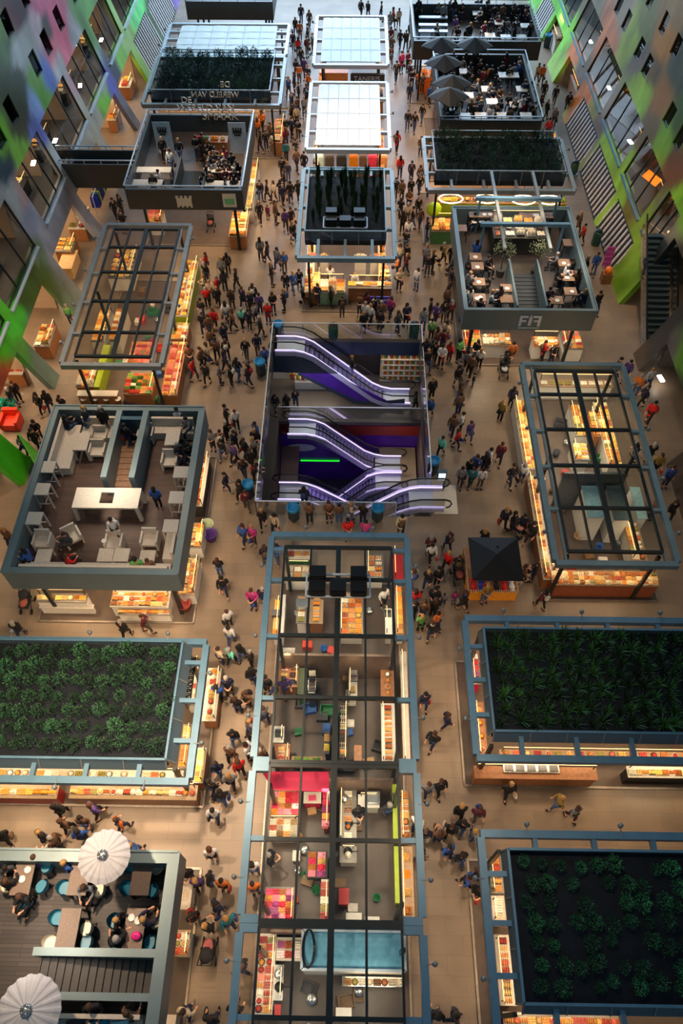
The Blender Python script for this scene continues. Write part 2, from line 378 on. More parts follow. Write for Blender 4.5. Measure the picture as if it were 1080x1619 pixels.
e3 = escalator('lowest escalator going down to the left, nearest the back wall sign', 3.0, LZ, -3.0, -11.2, 28.6)
e4 = escalator('escalator with its upper landing at ground level by the right corner of the well', 4.3, 0, -3.2, BZ, 21.75)
e5 = escalator('escalator with black handrail loops at the lower left of the well', -3.6, BZ - .2, 3.0, LZ, 25.3)
tag(MB().box(4.2, 5.35, 20.95, 22.7, .0, .03).build('landing_plate', creamm), 'pale landing plate on the floor at the head of the ground level escalator', 'floor plate')
# basement shops seen under the slab
def product_shelf(x0, x1, y, z, rows, label, cols, n):
    t = thing('product_shelf', ((x0 + x1) / 2, y, z), label, 'shelf')
    m = MB(); m.box(x0, x1, y + .35, y + .4, z, z + .5 * rows + .1)
    for k in range(rows + 1): m.box(x0, x1, y, y + .4, z + .1 + .45 * k, z + .14 + .45 * k)
    m.build('rack', paleoak, t)
    for k in range(rows):
        for i in range(n):
            c = cols[(i * 3 + k * 2) % len(cols)]
            spawn([('jar', JAR, None, 'm')], (x0 + .15 + (x1 - x0 - .3) * i / max(1, n - 1), y + .16, z + .14 + .45 * k), 0, 1.2, 'small jar in the rows on the basement shelf', 'jar', 'jars on the basement shelves', {'m': c})
j = MB(); j.sm = True; j.lathe([(.045, 0), (.06, .02), (.06, .15), (.035, .18), (.035, .2)], n=8); JAR = j.mesh('jar', objm)
product_shelf(1.9, 4.4, 33.95, BZ, 5, 'tall shelf of jars and bottles in the basement shop at the right', [(220, 170, 60), (190, 60, 40), (230, 220, 190), (90, 120, 60)], 14)

# ------------------------------------------------------------ walls with their printed artwork
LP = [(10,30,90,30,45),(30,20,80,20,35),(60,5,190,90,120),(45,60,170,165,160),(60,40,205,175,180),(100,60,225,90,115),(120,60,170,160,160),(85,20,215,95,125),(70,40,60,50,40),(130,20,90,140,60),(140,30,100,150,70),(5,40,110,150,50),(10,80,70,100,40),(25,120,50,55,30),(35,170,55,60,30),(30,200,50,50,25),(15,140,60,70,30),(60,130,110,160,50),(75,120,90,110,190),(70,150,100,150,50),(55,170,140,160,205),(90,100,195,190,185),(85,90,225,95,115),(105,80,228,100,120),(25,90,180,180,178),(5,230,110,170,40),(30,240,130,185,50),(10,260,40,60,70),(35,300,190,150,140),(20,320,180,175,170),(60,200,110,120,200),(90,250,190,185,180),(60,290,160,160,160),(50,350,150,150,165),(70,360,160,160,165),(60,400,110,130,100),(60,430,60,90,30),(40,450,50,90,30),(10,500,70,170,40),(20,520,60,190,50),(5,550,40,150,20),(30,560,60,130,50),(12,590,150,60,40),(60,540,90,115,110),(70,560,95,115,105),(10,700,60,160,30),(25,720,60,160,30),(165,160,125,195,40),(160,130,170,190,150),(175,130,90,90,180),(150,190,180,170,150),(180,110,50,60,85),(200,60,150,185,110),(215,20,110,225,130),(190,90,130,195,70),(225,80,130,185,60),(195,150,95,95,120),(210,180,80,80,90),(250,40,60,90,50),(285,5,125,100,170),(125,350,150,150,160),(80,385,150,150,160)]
RP = [(870,10,110,190,70),(890,30,130,215,80),(895,60,130,205,60),(905,90,235,130,60),(915,120,110,90,70),(925,150,225,120,40),(935,180,150,140,60),(945,200,115,98,80),(960,180,150,130,112),(960,230,150,195,50),(980,300,150,205,60),(970,270,140,185,50),(1000,330,120,110,40),(1010,370,130,165,50),(990,470,110,155,40),(1000,500,90,115,50),(1003,530,90,75,60),(900,130,165,195,70),(885,105,150,190,60),(965,50,190,110,70),(985,20,150,130,110),(1000,60,150,165,60),(1010,100,120,100,90),(1030,120,110,80,50),(1050,60,190,120,40),(1060,20,150,110,60),(1040,160,160,100,40),(1020,150,150,185,40),(1075,200,70,95,30),(1050,220,120,165,40),(1030,200,120,95,60),(1070,260,85,60,40),(1075,100,80,80,60),(1010,130,150,175,50),(1060,350,110,110,90),(1075,330,110,165,30),(1060,560,110,100,95),(1075,570,100,145,50),(930,25,120,110,90),(1020,40,120,120,60),(1045,540,60,58,58),(1075,470,40,42,44),(1050,400,40,46,48),(1078,420,36,38,40),(1060,480,45,48,50),(1078,640,60,56,52),(1070,700,60,50,45),(1078,760,70,62,55),(1060,600,50,56,66)]  # dark tones by the right stair put that corner's shade into the artwork
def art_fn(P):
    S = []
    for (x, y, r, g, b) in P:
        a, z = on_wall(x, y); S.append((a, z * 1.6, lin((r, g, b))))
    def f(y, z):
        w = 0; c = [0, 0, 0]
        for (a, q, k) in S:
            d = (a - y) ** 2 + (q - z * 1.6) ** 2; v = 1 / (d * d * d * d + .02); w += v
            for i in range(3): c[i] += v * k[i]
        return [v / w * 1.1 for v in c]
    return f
L_OPEN = [(a, b, 0.0, 2.75) for a, b in ((9, 15), (16, 22.4), (24.0, 29.0), (30.1, 34.8), (36.9, 42.2), (43.3, 49.3), (50.7, 55.9), (57, 62.7), (64, 69.5), (70.6, 76.5))]
L_WIN2 = [(a, b, 3.95, 6.8) for a, b in ((10, 16.5), (17.5, 23.4), (24.4, 30), (30.8, 36.3), (38.4, 43.2), (44.0, 49.9), (50.8, 56.5), (57.7, 62.6), (63.5, 68.8), (70, 76))]
L_WIN3 = [(a, a + 1.15, 8.15, 9.4) for a in (33, 38.5, 41, 46.4, 49.1, 52.4, 56.5, 60)] + [(a, a + 1.15, 10.9, 12.1) for a in (36, 40.2, 45, 48.6, 53.5)] + [(a, a + 1.15, 13.6, 14.8) for a in (39, 43.5)]
R_OPEN = [(a, b, 0.0, 2.05) for a, b in ((24.2, 30.9), (39.6, 44.3), (45.0, 50.9), (51.6, 57.3), (58.8, 63.8), (66.9, 71.2), (71.9, 75.8))] + [(32.3, 36.6, 0.0, 4.6)]
R_WIN2 = [(a, b, 2.95, 5.4) for a, b in ((21, 27), (37.4, 39.9), (40.8, 45.8), (46.6, 52.5), (53.4, 59.2), (60.3, 65.9), (67, 72.5))]
R_WIN3 = [(a, a + 1.1, 6.7, 7.85) for a in (36.5, 41.5, 44, 50, 52.3, 56.4, 59, 63.5)] + [(a, a + 1.1, 9.0, 10.1) for a in (34, 38.5, 43.5, 47.4, 50.4, 54)] + [(a, a + 1.1, 11.3, 12.4) for a in (37, 42, 46)]
def wall(side, opens, P, name):
    f = art_fn(P)
    ys = set(-6 + .5 * i for i in range(179)); zs = set(.4 * i for i in range(55))
    for (a, b, c, d) in opens: ys |= {a, b}; zs |= {c, d}
    ys = sorted(y for y in ys if -6 <= y <= 83); zs = sorted(zs)
    me_v = []; me_f = []; idx = {}
    def vid(i, j, k):
        key = (i, j, k)
        if key not in idx:
            z = zs[j]; idx[key] = len(me_v); me_v.append((side * (wx(z) + .35 * k), ys[i], z))
        return idx[key]
    def solid(i, j):
        if not (0 <= i < len(ys) - 1 and 0 <= j < len(zs) - 1): return True
        y, z = (ys[i] + ys[i + 1]) / 2, (zs[j] + zs[j + 1]) / 2
        return not any(a < y < b and c < z < d for (a, b, c, d) in opens)
    for i in range(len(ys) - 1):
        for j in range(len(zs) - 1):
            if not solid(i, j): continue
            me_f.append((vid(i, j, 0), vid(i + 1, j, 0), vid(i + 1, j + 1, 0), vid(i, j + 1, 0)))
            me_f.append((vid(i, j, 1), vid(i, j + 1, 1), vid(i + 1, j + 1, 1), vid(i + 1, j, 1)))
            if not solid(i - 1, j): me_f.append((vid(i, j, 0), vid(i, j + 1, 0), vid(i, j + 1, 1), vid(i, j, 1)))
            if not solid(i + 1, j): me_f.append((vid(i + 1, j, 0), vid(i + 1, j + 1, 0), vid(i + 1, j + 1, 1), vid(i + 1, j, 1)))
            if not solid(i, j - 1): me_f.append((vid(i, j, 0), vid(i + 1, j, 0), vid(i + 1, j, 1), vid(i, j, 1)))
            if not solid(i, j + 1): me_f.append((vid(i, j + 1, 0), vid(i + 1, j + 1, 0), vid(i + 1, j + 1, 1), vid(i, j + 1, 1)))
    me = bpy.data.meshes.new(name); me.from_pydata(me_v, [], me_f); me.materials.append(mural_m)
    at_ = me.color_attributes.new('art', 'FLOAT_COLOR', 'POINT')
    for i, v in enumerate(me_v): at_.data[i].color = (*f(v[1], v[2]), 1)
    o = bpy.data.objects.new(name, me); COL.objects.link(o); struct(o); return o
wall(-1, L_OPEN + L_WIN2 + L_WIN3, LP, 'wall_left')
wall(1, R_OPEN + R_WIN2 + R_WIN3, RP, 'wall_right')
WN = [0]
def window(side, a, b, c, d, n, mt):
    WN[0] += 1
    m = MB(); x = lambda z: side * (wx(z) + .12)
    m.quad((x(c), a, c), (x(c), b, c), (x(d), b, d), (x(d), a, d)); o = m.build('window_%d' % WN[0], mt); struct(o)
    m = MB()
    for i in range(n + 1):
        y = a + (b - a) * i / n; m.bar((x(c), y, c), (x(d), y, d), .07, .09)
    for z in (c, d): m.bar((x(z), a, z), (x(z), b, z), .1, .08)
    fr = m.build('window_frame', darkbar, o)
for w in L_WIN2: window(-1, *w, 3, glass_dark)
for w in R_WIN2: window(1, *w, 3, glass_dark)
for w in L_WIN3: window(-1, *w, 1, glass_dark)
for w in R_WIN3: window(1, *w, 1, glass_dark)
# white sills along the upper storey glazing
m = MB()
for (a, b, c, d) in L_WIN2: m.bar((-wx(c) + .03, a, c - .1), (-wx(c) + .03, b, c - .1), .22, .12)
struct(m.build('trim_2', palemetal))
m = MB()
for (a, b, c, d) in R_WIN2: m.bar((wx(c) - .03, a, c - .1), (wx(c) - .03, b, c - .1), .2, .1)
struct(m.build('trim_3', steel))
# storeys behind the facades
m = MB(); m.box(-25, -17.9, 8, 82, 3.05, 3.75); m.box(-25, -18.9, 8, 82, 7.0, 7.9); m.box(-25, -19.4, 8, 82, 9.7, 10.6); m.box(-25, -19.4, 8, 82, 12.4, 13.3); struct(m.build('floor', concrete))
m = MB(); m.box(17.6, 25, 18, 31.6, 2.3, 2.85); m.box(17.6, 25, 38.2, 82, 2.3, 2.85); m.box(18.4, 25, 18, 82, 5.6, 6.5); m.box(19.2, 25, 18, 82, 8.0, 8.9); m.box(19.3, 25, 18, 82, 10.3, 11.2); struct(m.build('floor', concrete))
m = MB(); m.box(-25.2, -25, 8, 82, -.1, 16); struct(m.build('wall_shop_left', plaster))
m = MB(); m.box(25, 25.2, 18, 82, -.1, 14); struct(m.build('wall_shop_right', plaster))
m = MB()
for y in (15.5, 23.2, 29.5, 35.8, 42.7, 50, 56.4, 63.3, 70): m.box(-25, -17.6, y - .1, y + .1, 0, 3.05)
for y in (16.9, 23.9, 30.4, 37.3, 43.6, 50.3, 57.1, 63, 69.4): m.box(-25, -19.2, y - .06, y + .06, 3.75, 7.0)
struct(m.build('wall_partition_left', plaster))
m = MB()
for y in (31.4, 38.6, 44.65, 51.3, 58, 65.3, 71.5): m.box(17.4, 25, y - .1, y + .1, 0, 2.3)
for y in (31.5, 40.3, 46.2, 53, 59.8, 66.5): m.box(18.9, 25, y - .06, y + .06, 2.85, 5.6)
struct(m.build('wall_partition_right', mat('grey_plaster', (110, 105, 100), .7)))
CL = 'bright rectangular ceiling panel behind the %s facade glazing'
for side, ws, z in ((-1, L_WIN2, 6.75), (1, R_WIN2, 5.45)):
    for (a, b, c, d) in ws:
        area((side * 20.8, (a + b) / 2, z - .1), 1.4, 60 if side < 0 else 40, (1, .72, .48), sy=2.2)
for (a, b, c, d) in L_OPEN:
    area((-19.4, (a + b) / 2, 2.9), 2.6, 170 if a < 60 else 90, (1, .66, .38), sy=2.6)
for (a, b, e) in ((24.2, 30.9, 8), (39.6, 44.3, 30), (45, 50.9, 30), (51.6, 57.3, 25), (58.8, 63.8, 120), (66.9, 71.2, 60)):
    area((19.5, (a + b) / 2, 2.2), 2.4, e, (1, .66, .38), sy=2.4)
PLW = {-1: ((168, 56), (127, 62), (135, 128), (96, 215), (112, 235), (49, 218), (50, 317), (62, 250)), 1: ((941, 2), (926, 59), (967, 63), (955, 132), (1001, 137), (988, 217), (1036, 222), (1027, 319), (1035, 592), (1078, 322))}
for side, L in PLW.items():
    for k, (px, py) in enumerate(L):
        y, z = on_wall(px, py); x = side * (wx(z) + .45)
        t = thing('pendant_panel', (x, y, z - .3), 'small bright rectangular lamp behind the %s facade glazing' % ('left' if side < 0 else 'right'), 'lamp', 'bright panels behind the %s facade' % ('left' if side < 0 else 'right'))
        m = MB(); m.cbox(x, y, z - .3, .24, .5, .06, .1 * (k % 3)); m.build('panel', lampc, t); MB().bar((x, y, z - .28), (x, y, z + .9), .02).build('rod', darkbar, t)
# roller grilles closing the right hand shops and two at the far left
def grille(side, a, b, zt, label):
    t = thing('roller_grille', (side * (wx(0) + .05), (a + b) / 2, 0), label, 'shutter')
    m = MB(); n = int((b - a) / .5)
    for i in range(n + 1):
        y = a + (b - a) * i / n; m.bar((side * (wx(.05) + .05), y, .05), (side * (wx(zt) + .05), y, zt), .2, .06)
    m.build('slats', mat('pale_slat', (215, 212, 208), .4, .3), t)
    m = MB(); m.bar((side * (wx(.03) + .05), a, .05), (side * (wx(.03) + .05), b, .05), .1); m.bar((side * (wx(zt) + .05), a, zt), (side * (wx(zt) + .05), b, zt), .1); m.build('grille_frame', darkbar, t)
    m = MB(); m.quad((side * (wx(.05) + .22), a, .05), (side * (wx(.05) + .22), b, .05), (side * (wx(zt) + .22), b, zt), (side * (wx(zt) + .22), a, zt)); m.build('backing_sheet', mat('grille_backing', (62, 58, 62), .6), t)
grille(1, 39.6, 44.3, 2.05, 'slatted roller grille on the right wall nearest the green painted panel')
grille(1, 45.0, 50.9, 2.05, 'slatted roller grille on the right wall, second from the escalator stairs')
grille(1, 51.6, 57.3, 2.05, 'slatted roller grille on the right wall beside the lit orange shop')
grille(1, 71.9, 75.8, 2.05, 'bluish slatted roller grille at the far end of the right wall')
grille(-1, 64, 69.5, 2.75, 'slatted roller grille on the left wall beside the white roofed stall')
grille(-1, 70.6, 76.5, 2.75, 'farthest slatted roller grille on the left wall')
# stair rising inside the right wall
t = thing('staircase', (17, 32.6, 0), 'dark metal staircase rising inside the right wall beside the green panel', 'stairs')
m = MB()
for i in range(20): m.box(16.75, 18.25, 32.5 + .28 * i, 32.82 + .28 * i, .19 * i, .19 * (i + 1))
m.build('steps', mat('stair_tread', (58, 74, 78), .4, .3), t)
for x in (16.62, 18.35):
    m = MB(); m.quad((x, 32.4, 0), (x, 38.2, 3.9), (x, 38.2, 5.0), (x, 32.4, 1.1)); m.build('glass_panel', glass, t)
    m = MB(); m.bar((x, 32.4, 1.1), (x, 38.2, 5.0), .08); m.build('handrail', darkbar, t)
# gangway crossing from the upper storey to the far left terrace
t = thing('footbridge', (-15.5, 44.4, 3.2), 'dark footbridge from the left facade to the far left terrace', 'bridge')
MB().box(-18.5, -13.3, 43.7, 45.3, 3.3, 3.5).build('deck', deck_m, t)
for yy, zt in ((43.7, 4.7), (45.3, 4.7)):
    MB().box(-18.5, -13.3, yy - .05, yy + .05, 2.9, zt - .25).build('side_panel', parapet_d, t)
    m = MB(); m.bar((-18.5, yy, zt), (-13.3, yy, zt), .06)
    for i in range(6): m.bar((-18.5 + i * 1.04, yy, zt - .3), (-18.5 + i * 1.04, yy, zt), .04)
    m.build('handrail', palemetal, t)
# ------------------------------------------------------------ stalls: platforms, canopies, terraces
SN = 0
def platform(x0, x1, y0, y1, where, m_=None):
    t = thing('stall_platform', ((x0 + x1) / 2, (y0 + y1) / 2, 0), 'low dark floor platform of ' + where, 'platform')
    MB().box(x0 + .05, x1 - .05, y0 + .05, y1 - .05, 0.0, .04).build('deck', m_ or mat('stall_floor', (92, 78, 68), .5, 0, .12, 2), t)
    m = MB()
    for a, b in (((x0, y0), (x1, y0)), ((x1, y0), (x1, y1)), ((x1, y1), (x0, y1)), ((x0, y1), (x0, y0))): m.bar((*a, .04), (*b, .04), .08, .08)
    m.build('steel_rim', mat('worn_steel_rim', (150, 140, 128), .4, .5), t)
def _lamp(dx, dy):
    m = MB(); m.sm = True; m.lathe([(.05, 0), (.08, .03), (.08, .15), (.03, .19)], n=10); m.sm = False; m.bar((0, 0, .06), (dx * .32, dy * .32, .0), .035); return m.mesh('spot_lamp', galv)
LAMPD = {'l': _lamp(1, 0), 'r': _lamp(-1, 0), 't': _lamp(0, -1), 'b': _lamp(0, 1)}
def canopy(where, x0, x1, y0, y1, z, mt, crosses=(), posts=True, lamps=True, bw=.24, inner=None, sidebars=(), lampsides='lrtb', omit=''):
    t = thing('steel_canopy', ((x0 + x1) / 2, (y0 + y1) / 2, z), where, 'canopy')
    def beam(a, b, w=bw, h=.28, nm='beam', mm=mt): m = MB(); m.bar((*a, z), (*b, z), w, h); return m.build(nm, mm, t)
    BM = {'b': beam((x0, y0), (x1 if 'b' not in omit else inner[0], y0)), 't': beam((x0, y1), (x1 if 't' not in omit else inner[0], y1)), 'l': beam((x0, y0 + bw / 2), (x0, y1 - bw / 2)), 'r': beam((x1, y0 + bw / 2), (x1, y1 - bw / 2))}
    for k_, y in (('b', y0), ('t', y1)):
        if k_ in omit: beam((inner[1], y), (x1, y))
    for y in crosses: beam((x0, y), (x1, y), .14, .18, 'cross_beam')
    if inner:
        a, b, c, d = inner
        for y in sidebars: beam((x0, y), (a, y), .16, .2, 'bracket'); beam((b, y), (x1, y), .16, .2, 'bracket')
    if posts:
        for px in (x0 + .6, x1 - .6):
            n = max(2, round((y1 - y0) / 5) + 1)
            for k in range(n):
                py = y0 + .5 + (y1 - y0 - 1.0) * k / (n - 1)
                m = MB(); m.bar((px, py, 0.04), (px, py, z - .14), .13); m.build('post', darkbar, t)
    if lamps:
        L = []
        n = max(2, int((y1 - y0) / 2.4)); 
        for k in range(n):
            yy = y0 + (y1 - y0) * (k + .5) / n
            if 'l' in lampsides: L.append((x0 - .3, yy, 'l'))
            if 'r' in lampsides: L.append((x1 + .3, yy, 'r'))
        n = max(2, int((x1 - x0) / 2.6))
        for k in range(n):
            xx = x0 + (x1 - x0) * (k + .5) / n
            if 't' in lampsides: L.append((xx, y1 + .28, 't'))
            if 'b' in lampsides: L.append((xx, y0 - .28, 'b'))
        for (lx, ly, sd) in L:
            o = bpy.data.objects.new('spot_lamp', LAMPD[sd]); COL.objects.link(o); o.parent = BM[sd]
            w = WL[t.name]; o.location = (lx - w[0], ly - w[1], .12)
    return t
def glazing(t, x0, x1, y0, y1, z, xs, ys, thick, gm, bars=darkbar):
    """flat roof glazing: panes between dark bars"""
    m = MB()
    for x in [x0, x1] + list(xs): m.bar((x, y0, z), (x, y1, z), .2 if x in thick else .075, .14)
    for y in [y0, y1] + list(ys): m.bar((x0, y, z), (x1, y, z), .13, .13)
    gb = m.build('glazing_bars', bars, t)
    X = sorted([x0, x1] + list(xs)); Y = sorted([y0, y1] + list(ys))
    for i in range(len(X) - 1):
        for k in range(len(Y) - 1):
            m = MB(); m.quad((X[i], Y[k], z), (X[i + 1], Y[k], z), (X[i + 1], Y[k + 1], z), (X[i], Y[k + 1], z)); m.build('roof_pane', gm, gb)
def warm(x0, x1, y0, y1, z=3.5, e=60, c=WARM, n=None):
    """lamps hanging under a roof, in rows"""
    nx = max(1, round((x1 - x0) / 2.6)); ny = max(1, round((y1 - y0) / 2.6))
    for i in range(nx):
        for k in range(ny):
            area((x0 + (x1 - x0) * (i + .5) / nx, y0 + (y1 - y0) * (k + .5) / ny, z), .5, e, c)
# centre front stall in three lengths
CX0, CX1 = -3.15, 2.45
platform(CX0 + .15, CX1 - .15, -.8, 17.0, 'the long central glass roofed stall', mat('dark_stall_floor', (78, 64, 55), .4, 0, .2, 1.2))
for k, (a, b, cr, wh) in enumerate(((7.8, 17.1, (), 'blue grey steel frame with glass roof over the far half of the central stall'), (2.98, 7.56, (), 'blue grey steel frame with glass roof over the middle of the central stall'), (-.8, 2.73, (), 'blue grey steel frame with glass roof at the near end of the central stall'))):
    c = canopy(wh, CX0, CX1, a, b, 3.8, steel, cr, inner=(-2.6, 1.85, a, b), sidebars={0: (16.4, 14.95, 12.5, 10.05), 1: (5.3,), 2: (.46,)}[k], lampsides='lr' if k else 'lrt', omit=('b', 'bt', 't')[k])
    glazing(c, -2.55, 1.8, a - (.06 if k < 2 else -.3), b + (.06 if k else -.65), 3.95, (-1.48, -.36, .72), {0: (14.95, 12.5, 10.05), 1: (5.26,), 2: (.46,)}[k], (-.36,), glass_blue)
def light_bank(loc, label):
    t = thing('stage_light_rack', loc, label, 'lights')
    m = MB(); X, Y, Z = loc
    for yy in (Y - .5, Y + .5): m.bar((X - 1.25, yy, Z + .1), (X + 1.25, yy, Z + .1), .07)
    for xx in (X - 1.25, X + 1.25): m.bar((xx, Y - .5, Z + .1), (xx, Y + .5, Z + .1), .07)
    m.build('rack', palemetal, t)
    for dx in (-.8, 0, .8):
        for dy, h in ((-.25, .45), (.3, .6)):
            if dx == 0 and dy > 0: continue
            m = MB(); m.box(X + dx - .32, X + dx + .32, Y + dy - .24, Y + dy + .24, Z + .12, Z + .12 + h); m.box(X + dx - .25, X + dx + .25, Y + dy - .3, Y + dy - .24, Z + .2, Z + .02 + h)
            m.build('lamp_housing', black, t)
light_bank((-.35, 14.6, 4.0), 'rack of black box lamps on the glass roof of the central stall')
warm(-2.7, 2.0, 8, 16.6, e=30, c=WARM2); warm(-2.7, 2.0, 3.2, 7.5, e=30, c=WARM2); warm(-2.7, 2.0, -.6, 2.6, e=32, c=WARM2)
# right front stalls with planted roofs
def planted(where, x0, x1, y0, y1, tx0, tx1, ty0, ty1, mt=steel, e=30, lampsides='lt', z=3.8, rail=.0, crosses=(), plat=True, posts=True):
    if plat: platform(x0 + .1, x1 - .1, y0 + .1, y1 - .1, where)
    c = canopy('steel frame around the planted roof of ' + where, x0, x1, y0, y1, z, mt, crosses, lampsides=lampsides, posts=posts)
    m = MB()
    n = int((tx1 - tx0) / 2.2)
    for i in range(n + 1):
        x = tx0 + (tx1 - tx0) * (i + .5) / (n + 1)
        MB().bar((x, y0, z), (x, ty0, z), .16, .2).build('bracket', mt, c)
        if y1 - ty1 > .2: MB().bar((x, ty1, z), (x, y1, z), .16, .2).build('bracket', mt, c)
    for k in range(3):
        y = ty0 + (ty1 - ty0) * (k + .5) / 3
        MB().bar((x0, y, z), (tx0, y, z), .16, .2).build('bracket', mt, c); MB().bar((tx1, y, z), (x1, y, z), .16, .2).build('bracket', mt, c)
    t = thing('planter_tray', ((tx0 + tx1) / 2, (ty0 + ty1) / 2, z - .3), 'wide dark planter tray on the roof of ' + where, 'planter')
    MB().box(tx0, tx1, ty0, ty1, z - .3, z + .02).build('soil', soil, t)
    for nm, a, b in (('near_edge', (tx0, ty0), (tx1, ty0)), ('far_edge', (tx0, ty1), (tx1, ty1)), ('left_edge', (tx0, ty0), (tx0, ty1)), ('right_edge', (tx1, ty0), (tx1, ty1))):
        m = MB(); m.bar((*a, z + .05 + rail / 2), (*b, z + .05 + rail / 2), .05, .5 + rail); ep = m.build('edge_panel', perf if not rail else glass, t)
        m = MB(); m.bar((*a, z + .32 + rail), (*b, z + .32 + rail), .08, .06)
        L = (Vector(b) - Vector(a)).length; n = max(1, int(L / 1.25))
        for i in range(n + 1):
            q = Vector(a).lerp(Vector(b), i / n); m.bar((q.x, q.y, z - .2), (q.x, q.y, z + .3 + rail), .045)
        m.build('edge_rail', mt, ep)
        if not rail and nm != 'far_edge':
            o_ = {'near_edge': (0, -.24), 'left_edge': (-.16, 0), 'right_edge': (.3, 0)}[nm]; za, zb = z + .28, z - .12
            m = MB(); p = [(a[0], a[1], za), (b[0], b[1], za), (b[0] + o_[0], b[1] + o_[1], zb), (a[0] + o_[0], a[1] + o_[1], zb)]
            m.add(p + [(x, y, q - .03) for x, y, q in p], [(0, 1, 2, 3), (7, 6, 5, 4), (0, 4, 5, 1), (1, 5, 6, 2), (2, 6, 7, 3), (3, 7, 4, 0)]); sk = m.build('mesh_skirt', perf, t)
            m = MB()
            for i in range(n + 1):
                q = Vector(a).lerp(Vector(b), i / n); m.bar((q.x, q.y, za + .02), (q.x + o_[0], q.y + o_[1], zb + .02), .05)
            m.build('skirt_rib', galv, sk)
    if e: warm(x0 + .2, x1 - .2, y0 + .1, y1 - .1, z=3.35, e=e)
    return t
W_R1, W_R2, W_L1 = 'the near right stall', 'the middle right stall', 'the near left stall'
planted(W_R1, 4.45, 13.6, .15, 5.55, 5.25, 12.9, .9, 5.05)
planted(W_R2, 4.55, 13.6, 8.0, 13.35, 5.2, 12.9, 8.88, 12.85)
planted(W_L1, -14.2, -5.28, 7.05, 12.2, -13.4, -6.13, 7.72, 12.1, lampsides='rtb')
# centre row behind the well
W_L, W_N, W_K = 'the central stall behind the escalators', 'the far right market stall', 'the far left stall'
planted(W_L, -3.0, 2.45, 35.5, 44.3, -2.62, 1.95, 37.2, 43.6, tealsteel, e=24, lampsides='lr', rail=.3)
light_bank((-.35, 38.4, 4.05), 'rack of white framed lamps among the plants of the central stall')
planted(W_N, 4.6, 13.5, 42.2, 48.1, 5.1, 13.0, 43.3, 47.9, galv, e=34, lampsides='lr', rail=.35)
planted(W_K, -14.4, -5.0, 52.1, 59.0, -13.9, -5.7, 52.9, 58.8, galv, e=28, lampsides='b', rail=.35)
# translucent white roofs
def white_roof(where, x0, x1, y0, y1, ix, e=24):
    platform(x0 + .1, x1 - .1, y0 + .1, y1 - .1, where)
    c = canopy('pale steel frame around the white roof of ' + where, x0, x1, y0, y1, 3.8, palemetal, lampsides='lr', inner=(x0 + ix, x1 - ix, y0, y1), sidebars=[y0 + (y1 - y0) * k / 4 for k in (1, 2, 3)])
    a, b, cc, d = x0 + ix, x1 - ix, y0 + .45, y1 - .35
    m = MB(); nx, ny = 24, 24; rr = random.Random(int(y0 * 10)); m.sm = True
    vs = [(a + (b - a) * i / nx, cc + (d - cc) * k / ny, 3.92 + .018 * math.sin(i * 1.7 + k) * math.sin(k * .9) + rr.uniform(0, .02) - (.02 if i % 4 == 0 else 0)) for k in range(ny + 1) for i in range(nx + 1)]
    lo = [(x, y, z - .05) for x, y, z in vs]; W = nx + 1; n0 = len(vs)
    fs = [(k * W + i, k * W + i + 1, (k + 1) * W + i + 1, (k + 1) * W + i) for k in range(ny) for i in range(nx)]
    m.add(vs, fs); m.add(lo, [f[::-1] for f in fs]); m.build('roof_sheet', membrane, c)
    m = MB()
    for i in range(1, 6): m.bar((a + (b - a) * i / 6, cc, 3.95), (a + (b - a) * i / 6, d, 3.95), .03, .012)
    for k in range(1, 4): m.bar((a, cc + (d - cc) * k / 4, 3.95), (b, cc + (d - cc) * k / 4, 3.95), .03, .012)
    m.build('seams', mat('seam_grey', (190, 200, 202), .5), c)
    warm(x0 + .3, x1 - .3, y0 + .3, y1 - .3, z=3.4, e=e)
white_roof('the nearer white roofed central stall', -2.95, 2.4, 46.6, 55.3, .55)
white_roof('the farthest white roofed central stall', -2.88, 2.5, 57.9, 65.9, .5)
white_roof('the white roofed stall at the upper left', -14.2, -5.0, 59.3, 64.4, .9)
# glass roofs left and right of the well
def glass_roof(where, x0, x1, y0, y1, ins, mt, gm, ys, e, c=WARM, plat=None, low=None):
    platform(*(plat or (x0 + .2, x1 - .2, y0 + .1, y1 - .1)), where)
    cp = canopy('steel frame with glass roof over ' + where, x0, x1, y0, y1, 3.8, mt, inner=(x0 + ins, x1 - ins, y0, y1), sidebars=ys, lampsides='lr')
    a, b = x0 + ins, x1 - ins; w = (b - a) / 4
    glazing(cp, a, b, y0 + .52, y1 - .52, 3.95, (a + w, a + 2 * w, a + 3 * w), ys, (a + 2 * w,), gm)
    m = MB()
    for x in (a - .1, b + .1): m.bar((x, y0, 3.8), (x, y1, 3.8), .09, .12)
    m.build('side_rail', mt, cp)
    warm(x0 + .6, x1 - .6, (y0 + .5) if c == WARM else 21.2, y1 - .5, z=3.3, e=e, c=c)
    return cp
glass_roof('the left stall beside the escalators', -14.2, -9.26, 26.93, 38.4, .6, galv, glass_grey, (29.2, 31.6, 34.0, 36.2), 50)
glass_roof('the right stall beside the escalators', 8.45, 13.4, 15.9, 27.3, .55, tealsteel, glass_blue, (18.6, 20.9, 23.0, 25.2), 60, WARM2, plat=(9.1, 13.95, 16.3, 28.6))
